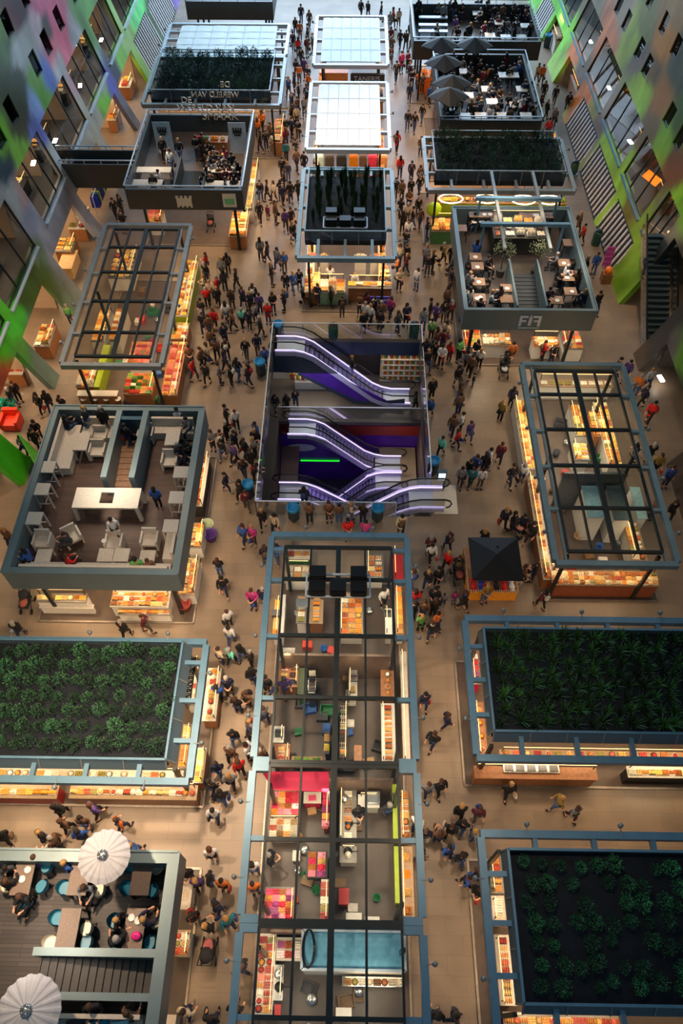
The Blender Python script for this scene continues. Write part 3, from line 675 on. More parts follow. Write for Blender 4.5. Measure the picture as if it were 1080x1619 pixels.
# terraces
def terrace(where, x0, x1, y0, y1, deck, mt, open_right=False, top=4.6, th=.3, white_rail=False, bottom=3.3, label='raised terrace'):
    t = thing('raised_terrace', ((x0 + x1) / 2, (y0 + y1) / 2, bottom), label, 'terrace')
    MB().box(x0 + th, x1 - th, y0 + th, y1 - th, bottom + .02, 3.5).build('deck', deck, t)
    for nm, (a, b, c, d) in (('n', (x0, x1, y0, y0 + th)), ('f', (x0, x1, y1 - th, y1)), ('l', (x0, x0 + th, y0 + th, y1 - th)), ('r', (x1 - th, x1, y0 + th, y1 - th))):
        MB().box(a, b, c, d, bottom, top).build('parapet', mt, t)
    m = MB()
    for a, b in (((x0, y0), (x1, y0)), ((x1, y0), (x1, y1)), ((x1, y1), (x0, y1)), ((x0, y1), (x0, y0))):
        m.bar((*a, top + (.25 if white_rail else .02)), (*b, top + (.25 if white_rail else .02)), .07, .06)
        if white_rail:
            n = int((Vector(b) - Vector(a)).length / 1.2)
            for i in range(n + 1): q = Vector(a).lerp(Vector(b), i / n); m.bar((q.x, q.y, top), (q.x, q.y, top + .25), .04)
    m.build('top_rail', palemetal if white_rail else mt, t)
    for px in (x0 + .7, x1 - .7):
        for py in (y0 + .7, (y0 + y1) / 2, y1 - .7): m = MB(); m.bar((px, py, .04), (px, py, bottom), .16); m.build('post', darkbar, t)
    return t
T_LM = terrace('', -13.5, -6.6, 14.7, 23.55, deck_b, parapet, label='raised terrace with brown plank floor and whitewashed furniture', th=.26)
T_BL = terrace('', -14.5, -5.15, -1.2, 4.72, deck_m, parapet, label='near left raised terrace with dark plank floor and teal chairs', th=.34)
T_FF = terrace('', 5.8, 12.55, 30.4, 39.35, mat('ff_floor', (66, 60, 58), .4, 0, .15, 2), parapet, label='raised cafe terrace carrying white F letters on its front', th=.2)
T_J = terrace('', -13.4, -6.45, 40.8, 49.5, mat('j_floor', (96, 84, 76), .45, 0, .12, 2), parapet_d, label='far left raised terrace with the two blue grey banners', th=.2, white_rail=True)
T_O1 = terrace('', 5.7, 12.3, 48.95, 58.2, mat('o_floor', (70, 72, 76), .45, 0, .12, 2), parapet_d, label='dark crowded terrace with black parasols above the right aisle', th=.2, white_rail=True)
T_O2 = terrace('', 4.4, 13.8, 60.1, 66.6, mat('o2_floor', (70, 72, 78), .45, 0, .12, 2), parapet_d, label='farthest dark terrace at the upper right', th=.2, white_rail=True)
T_P = terrace('', -13.3, -6.4, 66.6, 73, mat('p_floor', (60, 62, 66), .45, 0, .12, 2), parapet_d, label='farthest dark terrace at the upper left', th=.2, white_rail=True)
for (a, b, c, d, w) in ((-13.6, -6.75, 14.9, 24.3, 'the stall under the brown planked terrace'), (-14, -5.2, -1, 5.0, 'the stall under the near left terrace'), (6.2, 13.1, 31.2, 39, 'the stall under the cafe terrace'), (-13.2, -6.7, 41.9, 51.5, 'the stall under the far left terrace'), (5.4, 12.1, 49.5, 58, 'the stall under the dark crowded terrace'), (4.6, 13.6, 60.3, 66.4, 'the stall under the farthest right terrace'), (-13.2, -6.5, 66.8, 73, 'the stall under the farthest left terrace')):
    platform(a, b, c, d, w)
warm(-13.3, -6.6, 14.9, 16.9, 3.1, 42); warm(-8.6, -6.6, 17, 23.4, 3.1, 42)
warm(-6.6, -5.0, -.8, 4.5, 3.1, 30); warm(6, 12.4, 30.6, 32.4, 3.1, 55, WARM2); warm(-8, -6.5, 41.2, 49, 3.1, 45); warm(-13, -8, 41, 42.6, 3.1, 50)
warm(5.6, 7, 49, 58, 3.1, 45); warm(5.6, 12, 48.8, 50, 3.1, 60, (1, .5, .15)); warm(4.5, 6, 60, 66, 3.1, 40)
for (x, y, e) in ((-10, 19, 60), (7.5, 33, 70), (11, 34, 70), (8.5, 38, 50), (-12, 44, 40), (-8, 44, 50), (9, 53, 60), (9, 63, 60), (-9, 2.5, 30)): area((x, y, 8.0), 1.2, e * .9, (1, .82, .62), spread=math.radians(75))  # unseen lamps floating above the decks, added to brighten them
# ------------------------------------------------------------ goods (built once, copied)
def heap(kind):
    m = MB(); r = random.Random(hash(kind) % 99 if False else sum(map(ord, kind)))
    if kind == 'fruit':
        m.sm = True
        for k in range(2):
            for i in range(5 - k):
                for j in range(4 - k): m.ball((-.16 + .08 * i + .04 * k + r.uniform(-.01, .01), -.12 + .08 * j + .04 * k, .06 + .055 * k), .042, 6, 4)
    elif kind == 'loaves':
        m.sm = True
        for i in range(6): m.ball((-.17 + .068 * i, r.uniform(-.02, .02), .08), .034, 8, 5, 1, 3.6, 1.1)
    elif kind == 'slices':
        for i in range(5):
            for j in range(3): m.cbox(-.16 + .08 * i, -.1 + .1 * j, .05 + .01 * (i % 2), .07, .085, .03 + r.uniform(0, .03), r.uniform(-.3, .3))
    elif kind == 'nuts':
        n = 9; vs = []
        for k in range(n + 1):
            for i in range(n + 1):
                u, v = i / n - .5, k / n - .5
                vs.append((u * .4, v * .3, .05 + max(0, .1 * (1 - (2.1 * u) ** 2 - (2.1 * v) ** 2)) + r.uniform(0, .025)))
        m.add(vs, [(k * (n + 1) + i, k * (n + 1) + i + 1, (k + 1) * (n + 1) + i + 1, (k + 1) * (n + 1) + i) for k in range(n) for i in range(n)])
    elif kind == 'bottles':
        m.sm = True
        for i in range(5):
            for j in range(3): m.lathe([(.028, .04), (.03, .06), (.03, .17), (.012, .21), (.012, .25)], -.15 + .075 * i, -.09 + .09 * j, 7)
    elif kind == 'bowl':
        m.sm = True; m.ball((0, 0, .08), .13, 10, 5, 1, 1, .45)
        for i in range(7): m.ball((.07 * math.cos(i), .07 * math.sin(i), .12), .035, 6, 4)
    elif kind == 'hams':
        m.sm = True
        for i in range(4): m.tube([(-.15 + .1 * i, -.12, .06), (-.15 + .1 * i, 0, .09), (-.14 + .1 * i, .12, .06)], [.025, .045, .02], 7)
    return m.mesh(kind, foodm)
TM = MB()
TM.box(-.21, .21, -.16, .16, .0, .025)
for a in ((-.21, -.19, -.16, .16), (.19, .21, -.16, .16), (-.19, .19, -.16, -.14), (-.19, .19, .14, .16)): TM.box(*a, .025, .06)
TRAY = TM.mesh('tray', objm)
BW = MB(); BW.sm = True; BW.lathe([(.07, 0), (.16, .07), (.18, .1), (.165, .1), (.14, .06)], n=14); BOWL = BW.mesh('bowl', objm)
def _hm(k):
    me = heap(k)
    for v in me.vertices: v.co.x *= 1.12; v.co.y *= 1.15; v.co.z *= 1.25
    return me
HEAPS = {k: _hm(k) for k in ('fruit', 'loaves', 'slices', 'nuts', 'bottles', 'bowl', 'hams')}
KIND = {'fruit': ('crate_of_fruit', 'fruit crate'), 'loaves': ('bread_tray', 'bread tray'), 'slices': ('snack_tray', 'snack tray'), 'nuts': ('nut_tray', 'nut tray'),
        'bottles': ('bottle_crate', 'bottle crate'), 'bowl': ('food_bowl', 'food bowl'), 'hams': ('meat_tray', 'meat tray')}
SL = {'cheese': ('cheese_tray', 'cheese tray'), 'meat': ('sliced_meat_tray', 'sliced meat tray'), 'sweet': ('sweets_tray', 'sweets tray'), 'bread': ('pastry_tray', 'pastry tray'), 'orange': ('orange_food_tray', 'orange food tray')}
PAL = {'bread': [(205, 140, 60), (190, 120, 50), (225, 170, 90), (170, 95, 40)], 'cheese': [(240, 190, 70), (235, 205, 110), (220, 140, 40), (245, 225, 160)],
       'fruit': [(205, 70, 35), (235, 150, 45), (140, 160, 60), (225, 200, 80), (160, 45, 40)], 'meat': [(170, 50, 40), (150, 35, 35), (205, 95, 75), (220, 130, 110)],
       'nuts': [(200, 150, 90), (225, 190, 130), (150, 80, 40), (235, 215, 170), (190, 110, 50)], 'sweet': [(230, 60, 110), (240, 220, 225), (200, 30, 60), (240, 150, 170), (150, 60, 120)],
       'white': [(240, 235, 220), (225, 215, 195), (235, 225, 205), (210, 195, 170)], 'dark': [(70, 40, 30), (110, 60, 40), (50, 50, 60), (140, 110, 80)],
       'mix': [(235, 150, 50), (230, 225, 205), (180, 70, 40), (200, 160, 90), (225, 190, 120), (140, 130, 60)], 'green': [(80, 130, 50), (120, 160, 60), (60, 100, 40), (200, 60, 40)], 'orange': [(245, 140, 20), (240, 170, 50), (225, 110, 20)]}
GN = [0]; CE = 9.5; LC = (1.0, 0.72, 0.44)
def short(w):
    return ' '.join(a for a in w.split() if a not in ('the', 'of', 'a'))
def goods(x0, x1, y0, y1, z, kinds, pal, where, sp=(.5, .42), tray=(230, 225, 215), s=1.0, tilt=0):
    where = short(where); f = (.56 if y0 < 17 else .64) if y0 < 36 else .95; sp = (sp[0] * f, sp[1] * f); s = s * f * 1.12
    nx = max(1, int((x1 - x0) / sp[0])); ny = max(1, int((y1 - y0) / sp[1]))
    for i in range(nx):
        for k in range(ny):
            kd = kinds[(i + k * 2) % len(kinds)] if len(kinds) < 3 else R.choice(kinds)
            nm, txt = KIND[kd] if kd != 'slices' else SL.get(pal, KIND[kd]); ck = R.choice(PAL[pal] * 5 + PAL['bread'] * 2 + PAL['mix']); tr_ = R.choice((tray, (150, 120, 90), (60, 52, 46), (215, 205, 190)))
            x = x0 + (x1 - x0) * (i + .5) / nx; y = y0 + (y1 - y0) * (k + .5) / ny
            spawn([(nm, BOWL if kd == 'bowl' else TRAY, None, 't'), ('food', HEAPS[kd], 0, 'f')], (x, y, z), R.choice((0, 0, .04, -.04)) + (PI / 2 if sp[0] < sp[1] else 0), s, txt + ' on ' + where, 'food tray', txt + ' on ' + where, {'t': tr_, 'f': ck})
            GN[0] += 1
WT = (paleoak, mat('tan_worktop', (150, 122, 92), .45, 0, .15, 8), mat('grey_worktop', (120, 116, 110), .35, .2, .1, 8))
def counter(where, px, z=1.0, front=white, top=white, kinds=('slices',), pal='mix', cat='counter', screen=None, light=True, sp=(.5, .42), tray=(230, 225, 215), fill=True, base=0.04, name='market_counter', world=None, z0=None):
    """px: (x0, ytop, x1, ybottom) of the counter top in the photograph"""
    if world: x0, x1, y0, y1 = world
    else:
        a, b, c, d = px
        y1 = at((a + c) / 2, b, z)[1]; y0 = at((a + c) / 2, d, z)[1]
        x0 = at(a, (b + d) / 2, z)[0]; x1 = at(c, (b + d) / 2, z)[0]
    t = thing(name, ((x0 + x1) / 2, (y0 + y1) / 2, base), where, cat)
    MB().box(x0 + .04, x1 - .04, y0 + .04, y1 - .04, base, z - .05).build('body', front, t)
    MB().box(x0, x1, y0, y1, z - .05, z).build('worktop', (WT[len(where) % 3] if (fill and top is white) else top), t)
    if screen:
        m = MB()
        if 'b' in screen: m.quad((x0, y0, z), (x1, y0, z), (x1, y0 + .1, z + .35), (x0, y0 + .1, z + .35))
        if 't' in screen: m.quad((x0, y1, z), (x1, y1, z), (x1, y1 - .1, z + .35), (x0, y1 - .1, z + .35))
        if 'l' in screen: m.quad((x0, y0, z), (x0, y1, z), (x0 + .1, y1, z + .35), (x0 + .1, y0, z + .35))
        if 'r' in screen: m.quad((x1, y0, z), (x1, y1, z), (x1 - .1, y1, z + .35), (x1 - .1, y0, z + .35))
        m.build('glass_screen', glass, t)
    if light:
        m = MB()
        if (x1 - x0) > (y1 - y0): yy = y1 - .06; m.bar((x0 + .1, yy, z + .45), (x1 - .1, yy, z + .45), .016); q = ((x0 + .12, yy), (x1 - .12, yy))
        else:
            xx = x1 - .06 if (x0 + x1) / 2 < 0 else x0 + .06
            m.bar((xx, y0 + .1, z + .45), (xx, y1 - .1, z + .45), .016); q = ((xx, y0 + .12), (xx, y1 - .12))
        st = None
        for a in q: st = MB().bar((*a, z), (*a, z + .45), .03).build('strip_stand', darkbar, t)
        m.build('light_strip', stripw, st)
        if fill:  # unseen lamps added over the counter to make its goods glow
            lx, ly = (x1 - x0), (y1 - y0); big = max(lx, ly); nl = max(1, round(big / 2.6))
            for k in range(nl):
                u = (k + .5) / nl
                if lx > ly: area((x0 + lx * u, (y0 + y1) / 2 - .1, z + 1.35), lx / nl * .7, CE * lx / nl, LC, sy=.25)
                else: area(((x0 + x1) / 2, y0 + ly * u, z + 1.35), .25, CE * ly / nl, LC, sy=ly / nl * .7)
    if fill: goods(x0 + .05, x1 - .05, y0 + .04, y1 - .08, z, kinds, pal, where, sp, tray)
    return t
C = 'central stall'
# central stall, far bay to near bay
counter('white bottle counter at the far left corner of the central stall', (450, 893, 491, 917), kinds=('bottles', 'slices'), pal='white', screen='b')
counter('pale green glass back counter at the far left of the central stall', (452, 868, 492, 884), kinds=('bottles',), pal='white', front=greenm, light=False)
counter('bright orange display at the far right of the central stall', (580, 876, 606, 914), kinds=('slices', 'hams'), pal='orange', screen='b')
counter('red topped counter at the far right edge of the central stall', (622, 868, 637, 916), front=redm, top=redm, kinds=('slices',), pal='orange', fill=False)
counter('narrow counter of orange trays at the left edge of the central stall', (432, 946, 442, 1006), kinds=('slices',), pal='orange', sp=(.42, .5))
counter('narrow plain white worktop behind the orange trays', (443, 940, 450, 1006), fill=False, light=False)
counter('white cabinet with stacked boxes in the second bay of the central stall', (469, 942, 485, 985), z=1.2, kinds=('slices',), pal='white', light=False)
counter('shelf unit with orange goods in the second bay of the central stall', (489, 948, 511, 986), kinds=('loaves', 'fruit'), pal='orange', front=wood, light=False)
counter('long bright counter of food with orange heap right of the centre bar', (538, 936, 574, 1004), kinds=('slices', 'bowl', 'fruit', 'bottles'), pal='orange', sp=(.44, .4))
counter('slim white counter on the right of the second bay', (609, 962, 620, 1004), fill=False, z=1.0, light=True)
counter('display of orange trays at the right edge of the central stall', (625, 926, 638, 1004), kinds=('slices', 'loaves'), pal='orange', sp=(.42, .4), screen='r')
counter('oval ice counter in the left of the third bay', (443, 1024, 466, 1044), kinds=('bowl',), pal='white', light=False)
counter('wooden table of brown goods in the third bay', (441, 1048, 472, 1086), front=wood, top=wood, kinds=('loaves', 'nuts'), pal='dark')
counter('dark green cupboard in the third bay', (471, 1056, 485, 1098), z=1.3, front=greenm, top=mat('olive_top', (60, 72, 40), .5), fill=False, light=False)
counter('tall glazed cabinet beside the green cupboard', (487, 1058, 500, 1098), z=1.6, front=darkgrey, top=glass, kinds=('bottles',), pal='dark', light=False)
counter('wooden back bar with row of white cups in the third bay', (553, 1042, 622, 1058), front=wood, top=wood, kinds=('bowl',), pal='white', sp=(.4, .4), light=False)
counter('white worktop with two bottle crates in the third bay', (551, 1059, 565, 1102), kinds=('bottles',), pal='dark', sp=(.6, .8), light=True)
counter('wooden counter of round white boxes at the right of the third bay', (602, 1059, 624, 1102), front=wood, top=wood, kinds=('bowl',), pal='white', sp=(.42, .4), light=False)
counter('white till counter in the left of the fourth bay', (430, 1148, 449, 1174), fill=False)
counter('counter of round breads in the left of the fourth bay', (432, 1176, 458, 1206), front=wood, top=wood, kinds=('loaves', 'nuts'), pal='bread')
counter('low counter of coloured goods at the front of the fourth bay', (461, 1196, 510, 1207), front=darkgrey, top=wood, kinds=('fruit', 'nuts'), pal='green', light=False)
counter('dark shelf of fruit beside the centre bar in the fourth bay', (513, 1156, 521, 1192), front=darkgrey, top=darkgrey, kinds=('fruit',), pal='fruit', light=False, sp=(.4, .5))
counter('long shelf of dark sausages beside the centre bar in the fourth bay', (537, 1112, 549, 1206), front=darkgrey, top=darkgrey, kinds=('hams', 'bottles'), pal='dark', sp=(.42, .42), light=True)
counter('pale wooden worktop of the fourth bay', (560, 1178, 572, 1206), front=wood, top=wood, fill=False, light=False)
counter('wooden counter of bread trays at the right of the fourth bay', (603, 1112, 625, 1205), front=wood, top=paleoak, kinds=('loaves', 'slices'), pal='bread', sp=(.42, .36))
counter('slim bright shelf at the right edge of the fourth bay', (635, 1030, 646, 1205), front=paleoak, top=paleoak, fill=False)
t = thing('market_awning', (-2.0, 7.1, 2.2), 'hot pink awning panel at the back of the sweet shop', 'awning')
m = MB(); a0 = at(414, 1220, 2.6); a1 = at(520, 1220, 2.6); b0 = at(432, 1248, 2.3); b1 = at(520, 1252, 2.3)
m.add([(*a0, 2.6), (*a1, 2.6), (*b1, 2.3), (*b0, 2.3), (*a0, 2.54), (*a1, 2.54), (*b1, 2.24), (*b0, 2.24)], [(0, 3, 2, 1), (4, 5, 6, 7), (0, 1, 5, 4), (1, 2, 6, 5), (2, 3, 7, 6), (3, 0, 4, 7)]); m.build('canvas', pinkm, t)
m = MB(); m.bar((*b0, .04), (*b0, 2.3), .05); m.bar((*b1, .04), (*b1, 2.3), .05); m.build('pole', palemetal, t)
counter('rack of sweets in the pink sweet shop', (428, 1249, 474, 1290), kinds=('fruit', 'nuts', 'slices'), pal='sweet', sp=(.4, .34))
counter('bright blue white display of sweets at the left of the fifth bay', (425, 1292, 472, 1325), kinds=('slices', 'bottles'), pal='white', sp=(.4, .34), screen='b')
counter('pink shelf of sweet boxes in the fifth bay', (480, 1252, 508, 1270), front=pinkm, top=white, kinds=('slices', 'fruit'), pal='sweet', light=False)
counter('red lit shelf beside the centre bar in the fifth bay', (511, 1238, 520, 1310), front=redm, top=redm, kinds=('fruit', 'nuts'), pal='sweet', sp=(.4, .4))
counter('white working counter with utensils right of the centre bar', (537, 1246, 564, 1330), kinds=('bowl', 'slices', 'bottles'), pal='white', sp=(.55, .5))
counter('square white worktop at the back of the fifth bay', (566, 1256, 600, 1277), fill=False)
counter('lime green shelf running along the right of the fifth bay', (621, 1240, 632, 1328), front=lime, top=lime, fill=False, light=False)
counter('glowing white pastry counter at the right of the fifth bay', (633, 1250, 649, 1328), kinds=('loaves', 'slices', 'bowl'), pal='bread', sp=(.42, .4), screen='r')
counter('sloping sweet rack at the left of the sixth bay', (418, 1402, 465, 1457), kinds=('nuts', 'fruit', 'slices'), pal='sweet', sp=(.38, .34))
counter('shelf of pink and red goods in the sixth bay', (484, 1344, 518, 1388), front=darkgrey, top=darkgrey, kinds=('fruit', 'nuts'), pal='sweet', light=False, sp=(.4, .34))
counter('cream bench with red goods beside the centre bar in the sixth bay', (507, 1390, 519, 1456), front=paleoak, top=paleoak, kinds=('slices',), pal='meat', sp=(.4, .4))
counter('white counter end with pans in the sixth bay', (537, 1338, 564, 1364), kinds=('bowl',), pal='white', sp=(.55, .5))
counter('red metal cupboard in the sixth bay', (536, 1404, 552, 1430), z=1.1, front=redm, top=redm, fill=False, light=False)
counter('low white box at the front of the sixth bay', (547, 1443, 572, 1457), fill=False, light=False, z=.9)
counter('second low white box at the front of the sixth bay, right of the other', (577, 1449, 600, 1457), fill=False, light=False, z=.9)
counter('lime green shelf running along the right of the sixth bay', (624, 1338, 633, 1428), front=lime, top=lime, fill=False, light=False)
counter('glowing white counter with oranges at the right of the sixth bay', (634, 1338, 654, 1456), kinds=('fruit', 'bowl'), pal='orange', sp=(.5, .9))
counter('glowing meat display at the left of the nearest bay', (404, 1476, 434, 1604), kinds=('hams', 'slices', 'bowl'), pal='meat', sp=(.4, .36), screen='l')
counter('square white shelf of pink boxes in the nearest bay', (437, 1482, 476, 1519), kinds=('slices', 'fruit'), pal='sweet', sp=(.4, .36), light=False)
counter('steel worktop with black hob in the nearest bay', (433, 1525, 448, 1582), front=stainless, top=stainless, fill=False)
counter('red tray stand in the nearest bay', (434, 1588, 444, 1606), front=redm, top=redm, fill=False, light=False)
t = thing('cold_room', (-.1, 2.1, 0.04), 'pale blue topped cold room with coiled black hose in the nearest bay', 'cold room')
a = at(478, 1500, 2.6); b = at(640, 1500, 2.6); yy0 = at(560, 1534, 2.6)[1]; yy1 = at(560, 1472, 2.6)[1]
MB().box(a[0], b[0], yy0, yy1, .04, 2.55).build('body', white, t); MB().box(a[0], b[0], yy0, yy1, 2.55, 2.6).build('roof', mat('pale_blue_roof', (110, 175, 205), .4), t)
m = MB()
for (p, q) in (((a[0], yy0), (b[0], yy0)), ((b[0], yy0), (b[0], yy1)), ((a[0], yy1), (b[0], yy1)), ((a[0], yy0), (a[0], yy1))): m.bar((*p, 2.64), (*q, 2.64), .08)
m.build('rim', palemetal, t)
m = MB(); m.sm = True; c0 = at(488, 1500, 2.64)
for k in range(3): m.tube([(c0[0] + (.16 + .02 * k) * math.cos(q * PI / 8), c0[1] + (.5 + .02 * k) * math.sin(q * PI / 8), 2.66 + .03 * k) for q in range(17)], .02, 6)
m.build('hose', rubber, t)
counter('shelf of glass jars in front of the cold room', (541, 1544, 640, 1560), front=darkgrey, top=stainless, kinds=('bottles', 'bowl'), pal='white', sp=(.4, .36))
counter('small white stool table near the front edge of the central stall', (531, 1593, 556, 1608), z=.7, fill=False, light=False)
# near left stall
W = 'the near left stall'
counter('front counter of orange trays at the left of the near left stall', (-60, 1240, 92, 1262), kinds=('slices', 'hams', 'loaves'), pal='orange', screen='b', front=redm)
counter('bright front counter of round bowls of the near left stall', (110, 1240, 312, 1264), kinds=('bowl', 'slices', 'loaves'), pal='mix', sp=(.42, .4), screen='b', front=wood, tray=(250, 245, 235))
counter('back counter with white lamps under the near left roof', (-40, 1216, 290, 1230), kinds=('bowl', 'fruit', 'slices'), pal='white', sp=(.5, .42))
counter('yellow lit side counter at the right corner of the near left stall', (308, 1182, 324, 1238), kinds=('slices', 'nuts'), pal='cheese', sp=(.4, .36), screen='r', front=wood)
counter('side counter of meats on the right of the near left stall', (324, 1056, 346, 1140), kinds=('hams', 'slices', 'bowl'), pal='mix', sp=(.44, .36), screen='r', front=wood)
counter('inner side shelf with white signs of the near left stall', (299, 1040, 312, 1115), kinds=('slices',), pal='white', sp=(.4, .36))
counter('inner yellow shelf of the near left stall', (285, 1145, 300, 1215), kinds=('slices',), pal='cheese', sp=(.4, .36))
# middle right stall
counter('long orange brown wooden front counter of the middle right stall', (750, 1212, 944, 1232), z=1.05, front=wood, top=wood, fill=False)
t = thing('griddle', (0, 0, 0), 'stainless steel griddle set in the wooden front counter', 'griddle'); g0 = at(796, 1222, 1.05); g1 = at(882, 1206, 1.05); t.location = (g0[0], g0[1], 1.05); WL[t.name] = (g0[0], g0[1], 1.05)
MB().box(g0[0], g1[0], g0[1], g1[1], 1.05, 1.13).build('plate', stainless, t)
m = MB()
for i in range(5): xx = g0[0] + (g1[0] - g0[0]) * (i + .5) / 5; m.box(xx - .16, xx + .16, g0[1] + .05, g1[1] - .05, 1.13, 1.16)
m.build('grill_section', mat('dark_steel', (90, 92, 95), .3, .7), t)
counter('glass fronted display of orange trays on the middle right stall', (992, 1212, 1110, 1230), kinds=('loaves', 'slices', 'fruit'), pal='cheese', sp=(.42, .4), screen='b', front=black)
counter('back worktop with red lamps under the middle right roof', (790, 1187, 1110, 1198), kinds=('bowl', 'slices'), pal='meat', sp=(.7, .42))
counter('left side counter with magenta light on the middle right stall', (744, 1022, 758, 1082), kinds=('slices', 'fruit'), pal='sweet', sp=(.4, .4), front=pinkm, screen='l')
counter('left side wooden counter of the middle right stall', (752, 1110, 768, 1198), front=wood, top=wood, kinds=('bowl', 'slices'), pal='orange', sp=(.5, .8))
# near right stall
counter('upper left side counter of pastries on the near right stall', (774, 1352, 796, 1412), kinds=('loaves', 'slices', 'nuts'), pal='bread', sp=(.42, .36), screen='l')
counter('left side counter with white squares on the near right stall', (778, 1416, 799, 1458), kinds=('slices', 'bowl'), pal='white', sp=(.42, .4))
counter('left side display of red meats on the near right stall', (786, 1478, 812, 1590), kinds=('hams', 'slices'), pal='meat', sp=(.42, .36), screen='l', front=redm)
counter('front display of red meats on the near right stall', (796, 1601, 990, 1626), kinds=('hams', 'slices', 'bowl'), pal='meat', sp=(.42, .36), screen='b', front=redm)
# right stall beside the escalators
counter('kerbside nut counter on the upper left edge of the right glass roofed stall', (820, 632, 846, 742), kinds=('nuts', 'slices'), pal='cheese', sp=(.42, .36), screen='l', light=True)
counter('kerbside nut counter on the lower left edge of the right glass roofed stall', (846, 752, 872, 916), kinds=('nuts', 'bowl'), pal='nuts', sp=(.42, .36), screen='l', front=wood)
counter('wide front display of dried fruit in rows on the right glass roofed stall', (872, 902, 1040, 926), kinds=('nuts', 'hams', 'slices'), pal='nuts', sp=(.4, .34), screen='b', front=mat('terracotta_front', (150, 80, 50), .6, 0, .4, 30), z=1.1)
counter('island counter with yellow stripe in the right glass roofed stall', (904, 640, 930, 690), kinds=('fruit', 'slices'), pal='cheese', sp=(.42, .36))
counter('second island counter of the right glass roofed stall', (906, 700, 930, 728), kinds=('slices', 'loaves'), pal='cheese', sp=(.42, .36))
counter('right hand counter of yellow trays in the right glass roofed stall', (950, 636, 972, 738), kinds=('loaves', 'slices', 'nuts'), pal='cheese', sp=(.42, .36))
counter('white wall counter at the top of the right glass roofed stall', (852, 600, 968, 612), kinds=('slices',), pal='white', sp=(.6, .4))
counter('brown cabinet in the middle of the right glass roofed stall', (935, 650, 945, 690), z=1.4, front=wood, top=wood, kinds=('slices',), pal='bread')
for (pp, lb) in (((925, 768, 952, 818), 'pale blue topped refrigerated cabinet, left of two, in the right glass roofed stall'), ((965, 768, 990, 822), 'pale grey topped refrigerated cabinet, right of two, in the right glass roofed stall')):
    counter(lb, pp, z=2.0, front=white, top=mat('blue_top_%d' % pp[0], (150, 195, 205) if pp[0] < 930 else (90, 105, 108), .4), fill=False, light=False)
counter('pale blue edged counter at the right of the right glass roofed stall', (1002, 770, 1018, 820), fill=False, front=white, top=mat('pale_teal', (160, 195, 195), .4), light=False)
counter('counter of white boxes in the lower right of the right glass roofed stall', (992, 825, 1016, 886), kinds=('slices', 'bowl'), pal='white', sp=(.42, .36))
# left stall beside the escalators
counter('white counter with lime green back at the near left of the left glass roofed stall', (124, 580, 152, 612), kinds=('bottles', 'slices'), pal='white', sp=(.4, .36), front=wood)
counter('lime green shelf of the left glass roofed stall', (154, 545, 166, 612), front=lime, top=lime, fill=False, light=False)
counter('wooden bar front with round stools below the left glass roofed stall', (122, 617, 186, 626), front=wood, top=paleoak, fill=False, light=False)
counter('dark display of coloured pots at the near right of the left glass roofed stall', (198, 590, 244, 624), kinds=('fruit', 'bottles', 'slices'), pal='green', sp=(.42, .36), front=wood, top=wood)
counter('side display of dark baskets along the right kerb of the left glass roofed stall', (262, 540, 288, 626), kinds=('slices', 'fruit', 'nuts'), pal='meat', sp=(.42, .36), front=wood, top=wood)
counter('counter of mixed trays on right kerb of the left glass roofed stall', (270, 510, 298, 536), kinds=('slices', 'fruit'), pal='mix', sp=(.42, .36), front=wood)
counter('long lit yellow green counter along the right kerb of the left glass roofed stall', (284, 412, 306, 500), kinds=('slices', 'fruit', 'bowl'), pal='cheese', sp=(.42, .36), front=lime, screen='r')
counter('inner display of yellow food in the left glass roofed stall', (150, 490, 172, 540), kinds=('slices', 'bowl'), pal='cheese', sp=(.42, .36))
counter('inner white counter of the left glass roofed stall', (178, 490, 196, 540), kinds=('bottles', 'bowl'), pal='white', sp=(.42, .36))
counter('inner back counter of bright bowls in the left glass roofed stall', (176, 395, 214, 440), kinds=('bowl', 'slices'), pal='cheese', sp=(.46, .4))
counter('inner counter of red and brown goods in the left glass roofed stall', (205, 540, 240, 575), kinds=('slices', 'nuts'), pal='meat', sp=(.42, .36), light=False)
# stall under the brown planked terrace
counter('white and wooden counter at the left under the brown planked terrace', (58, 938, 138, 952), kinds=('bottles', 'slices', 'bowl'), pal='cheese', sp=(.42, .36))
counter('long pale front panel below the left counter of the brown planked terrace', (62, 955, 148, 962), z=.6, front=white, top=paleoak, fill=False, light=False)
counter('bright pastry counter at the right under the brown planked terrace', (176, 934, 268, 960), kinds=('loaves', 'slices', 'bowl'), pal='bread', sp=(.42, .36), screen='b')
counter('lower row of gold pastry trays below the brown planked terrace', (186, 962, 270, 972), z=.75, kinds=('loaves',), pal='bread', sp=(.42, .36), light=False)
counter('near side counter of pastries right of the brown planked terrace', (286, 882, 312, 940), kinds=('slices', 'loaves', 'bowl'), pal='bread', sp=(.42, .36), screen='r')
counter('middle side counter of cheeses right of the brown planked terrace', (298, 826, 322, 866), kinds=('loaves', 'slices'), pal='cheese', sp=(.42, .36), screen='r')
counter('dark fronted side counter of cakes right of the brown planked terrace', (306, 720, 326, 800), kinds=('slices', 'loaves', 'fruit'), pal='orange', sp=(.42, .36), front=darkgrey)
for (px_, py_, c1, l) in ((327, 827, (200, 215, 180), 'pale rimmed round tub at the corner of the pastry counters'), (332, 842, (90, 50, 140), 'violet flower bucket at the corner of the pastry counters'), (290, 953, (150, 60, 50), 'red brown basket at the corner below the brown planked terrace')):
    x, y = at(px_, py_, .6); m = MB(); m.sm = True; m.lathe([(.22, 0), (.3, .5), (.33, .52), (.28, .5), (.22, .1)], n=14)
    o = bpy.data.objects.new('tub', m.mesh('tub', objm)); COL.objects.link(o); o.location = (x, y, 0.04); o.color = (*lin(c1), 1); tag(o, l, 'tub')
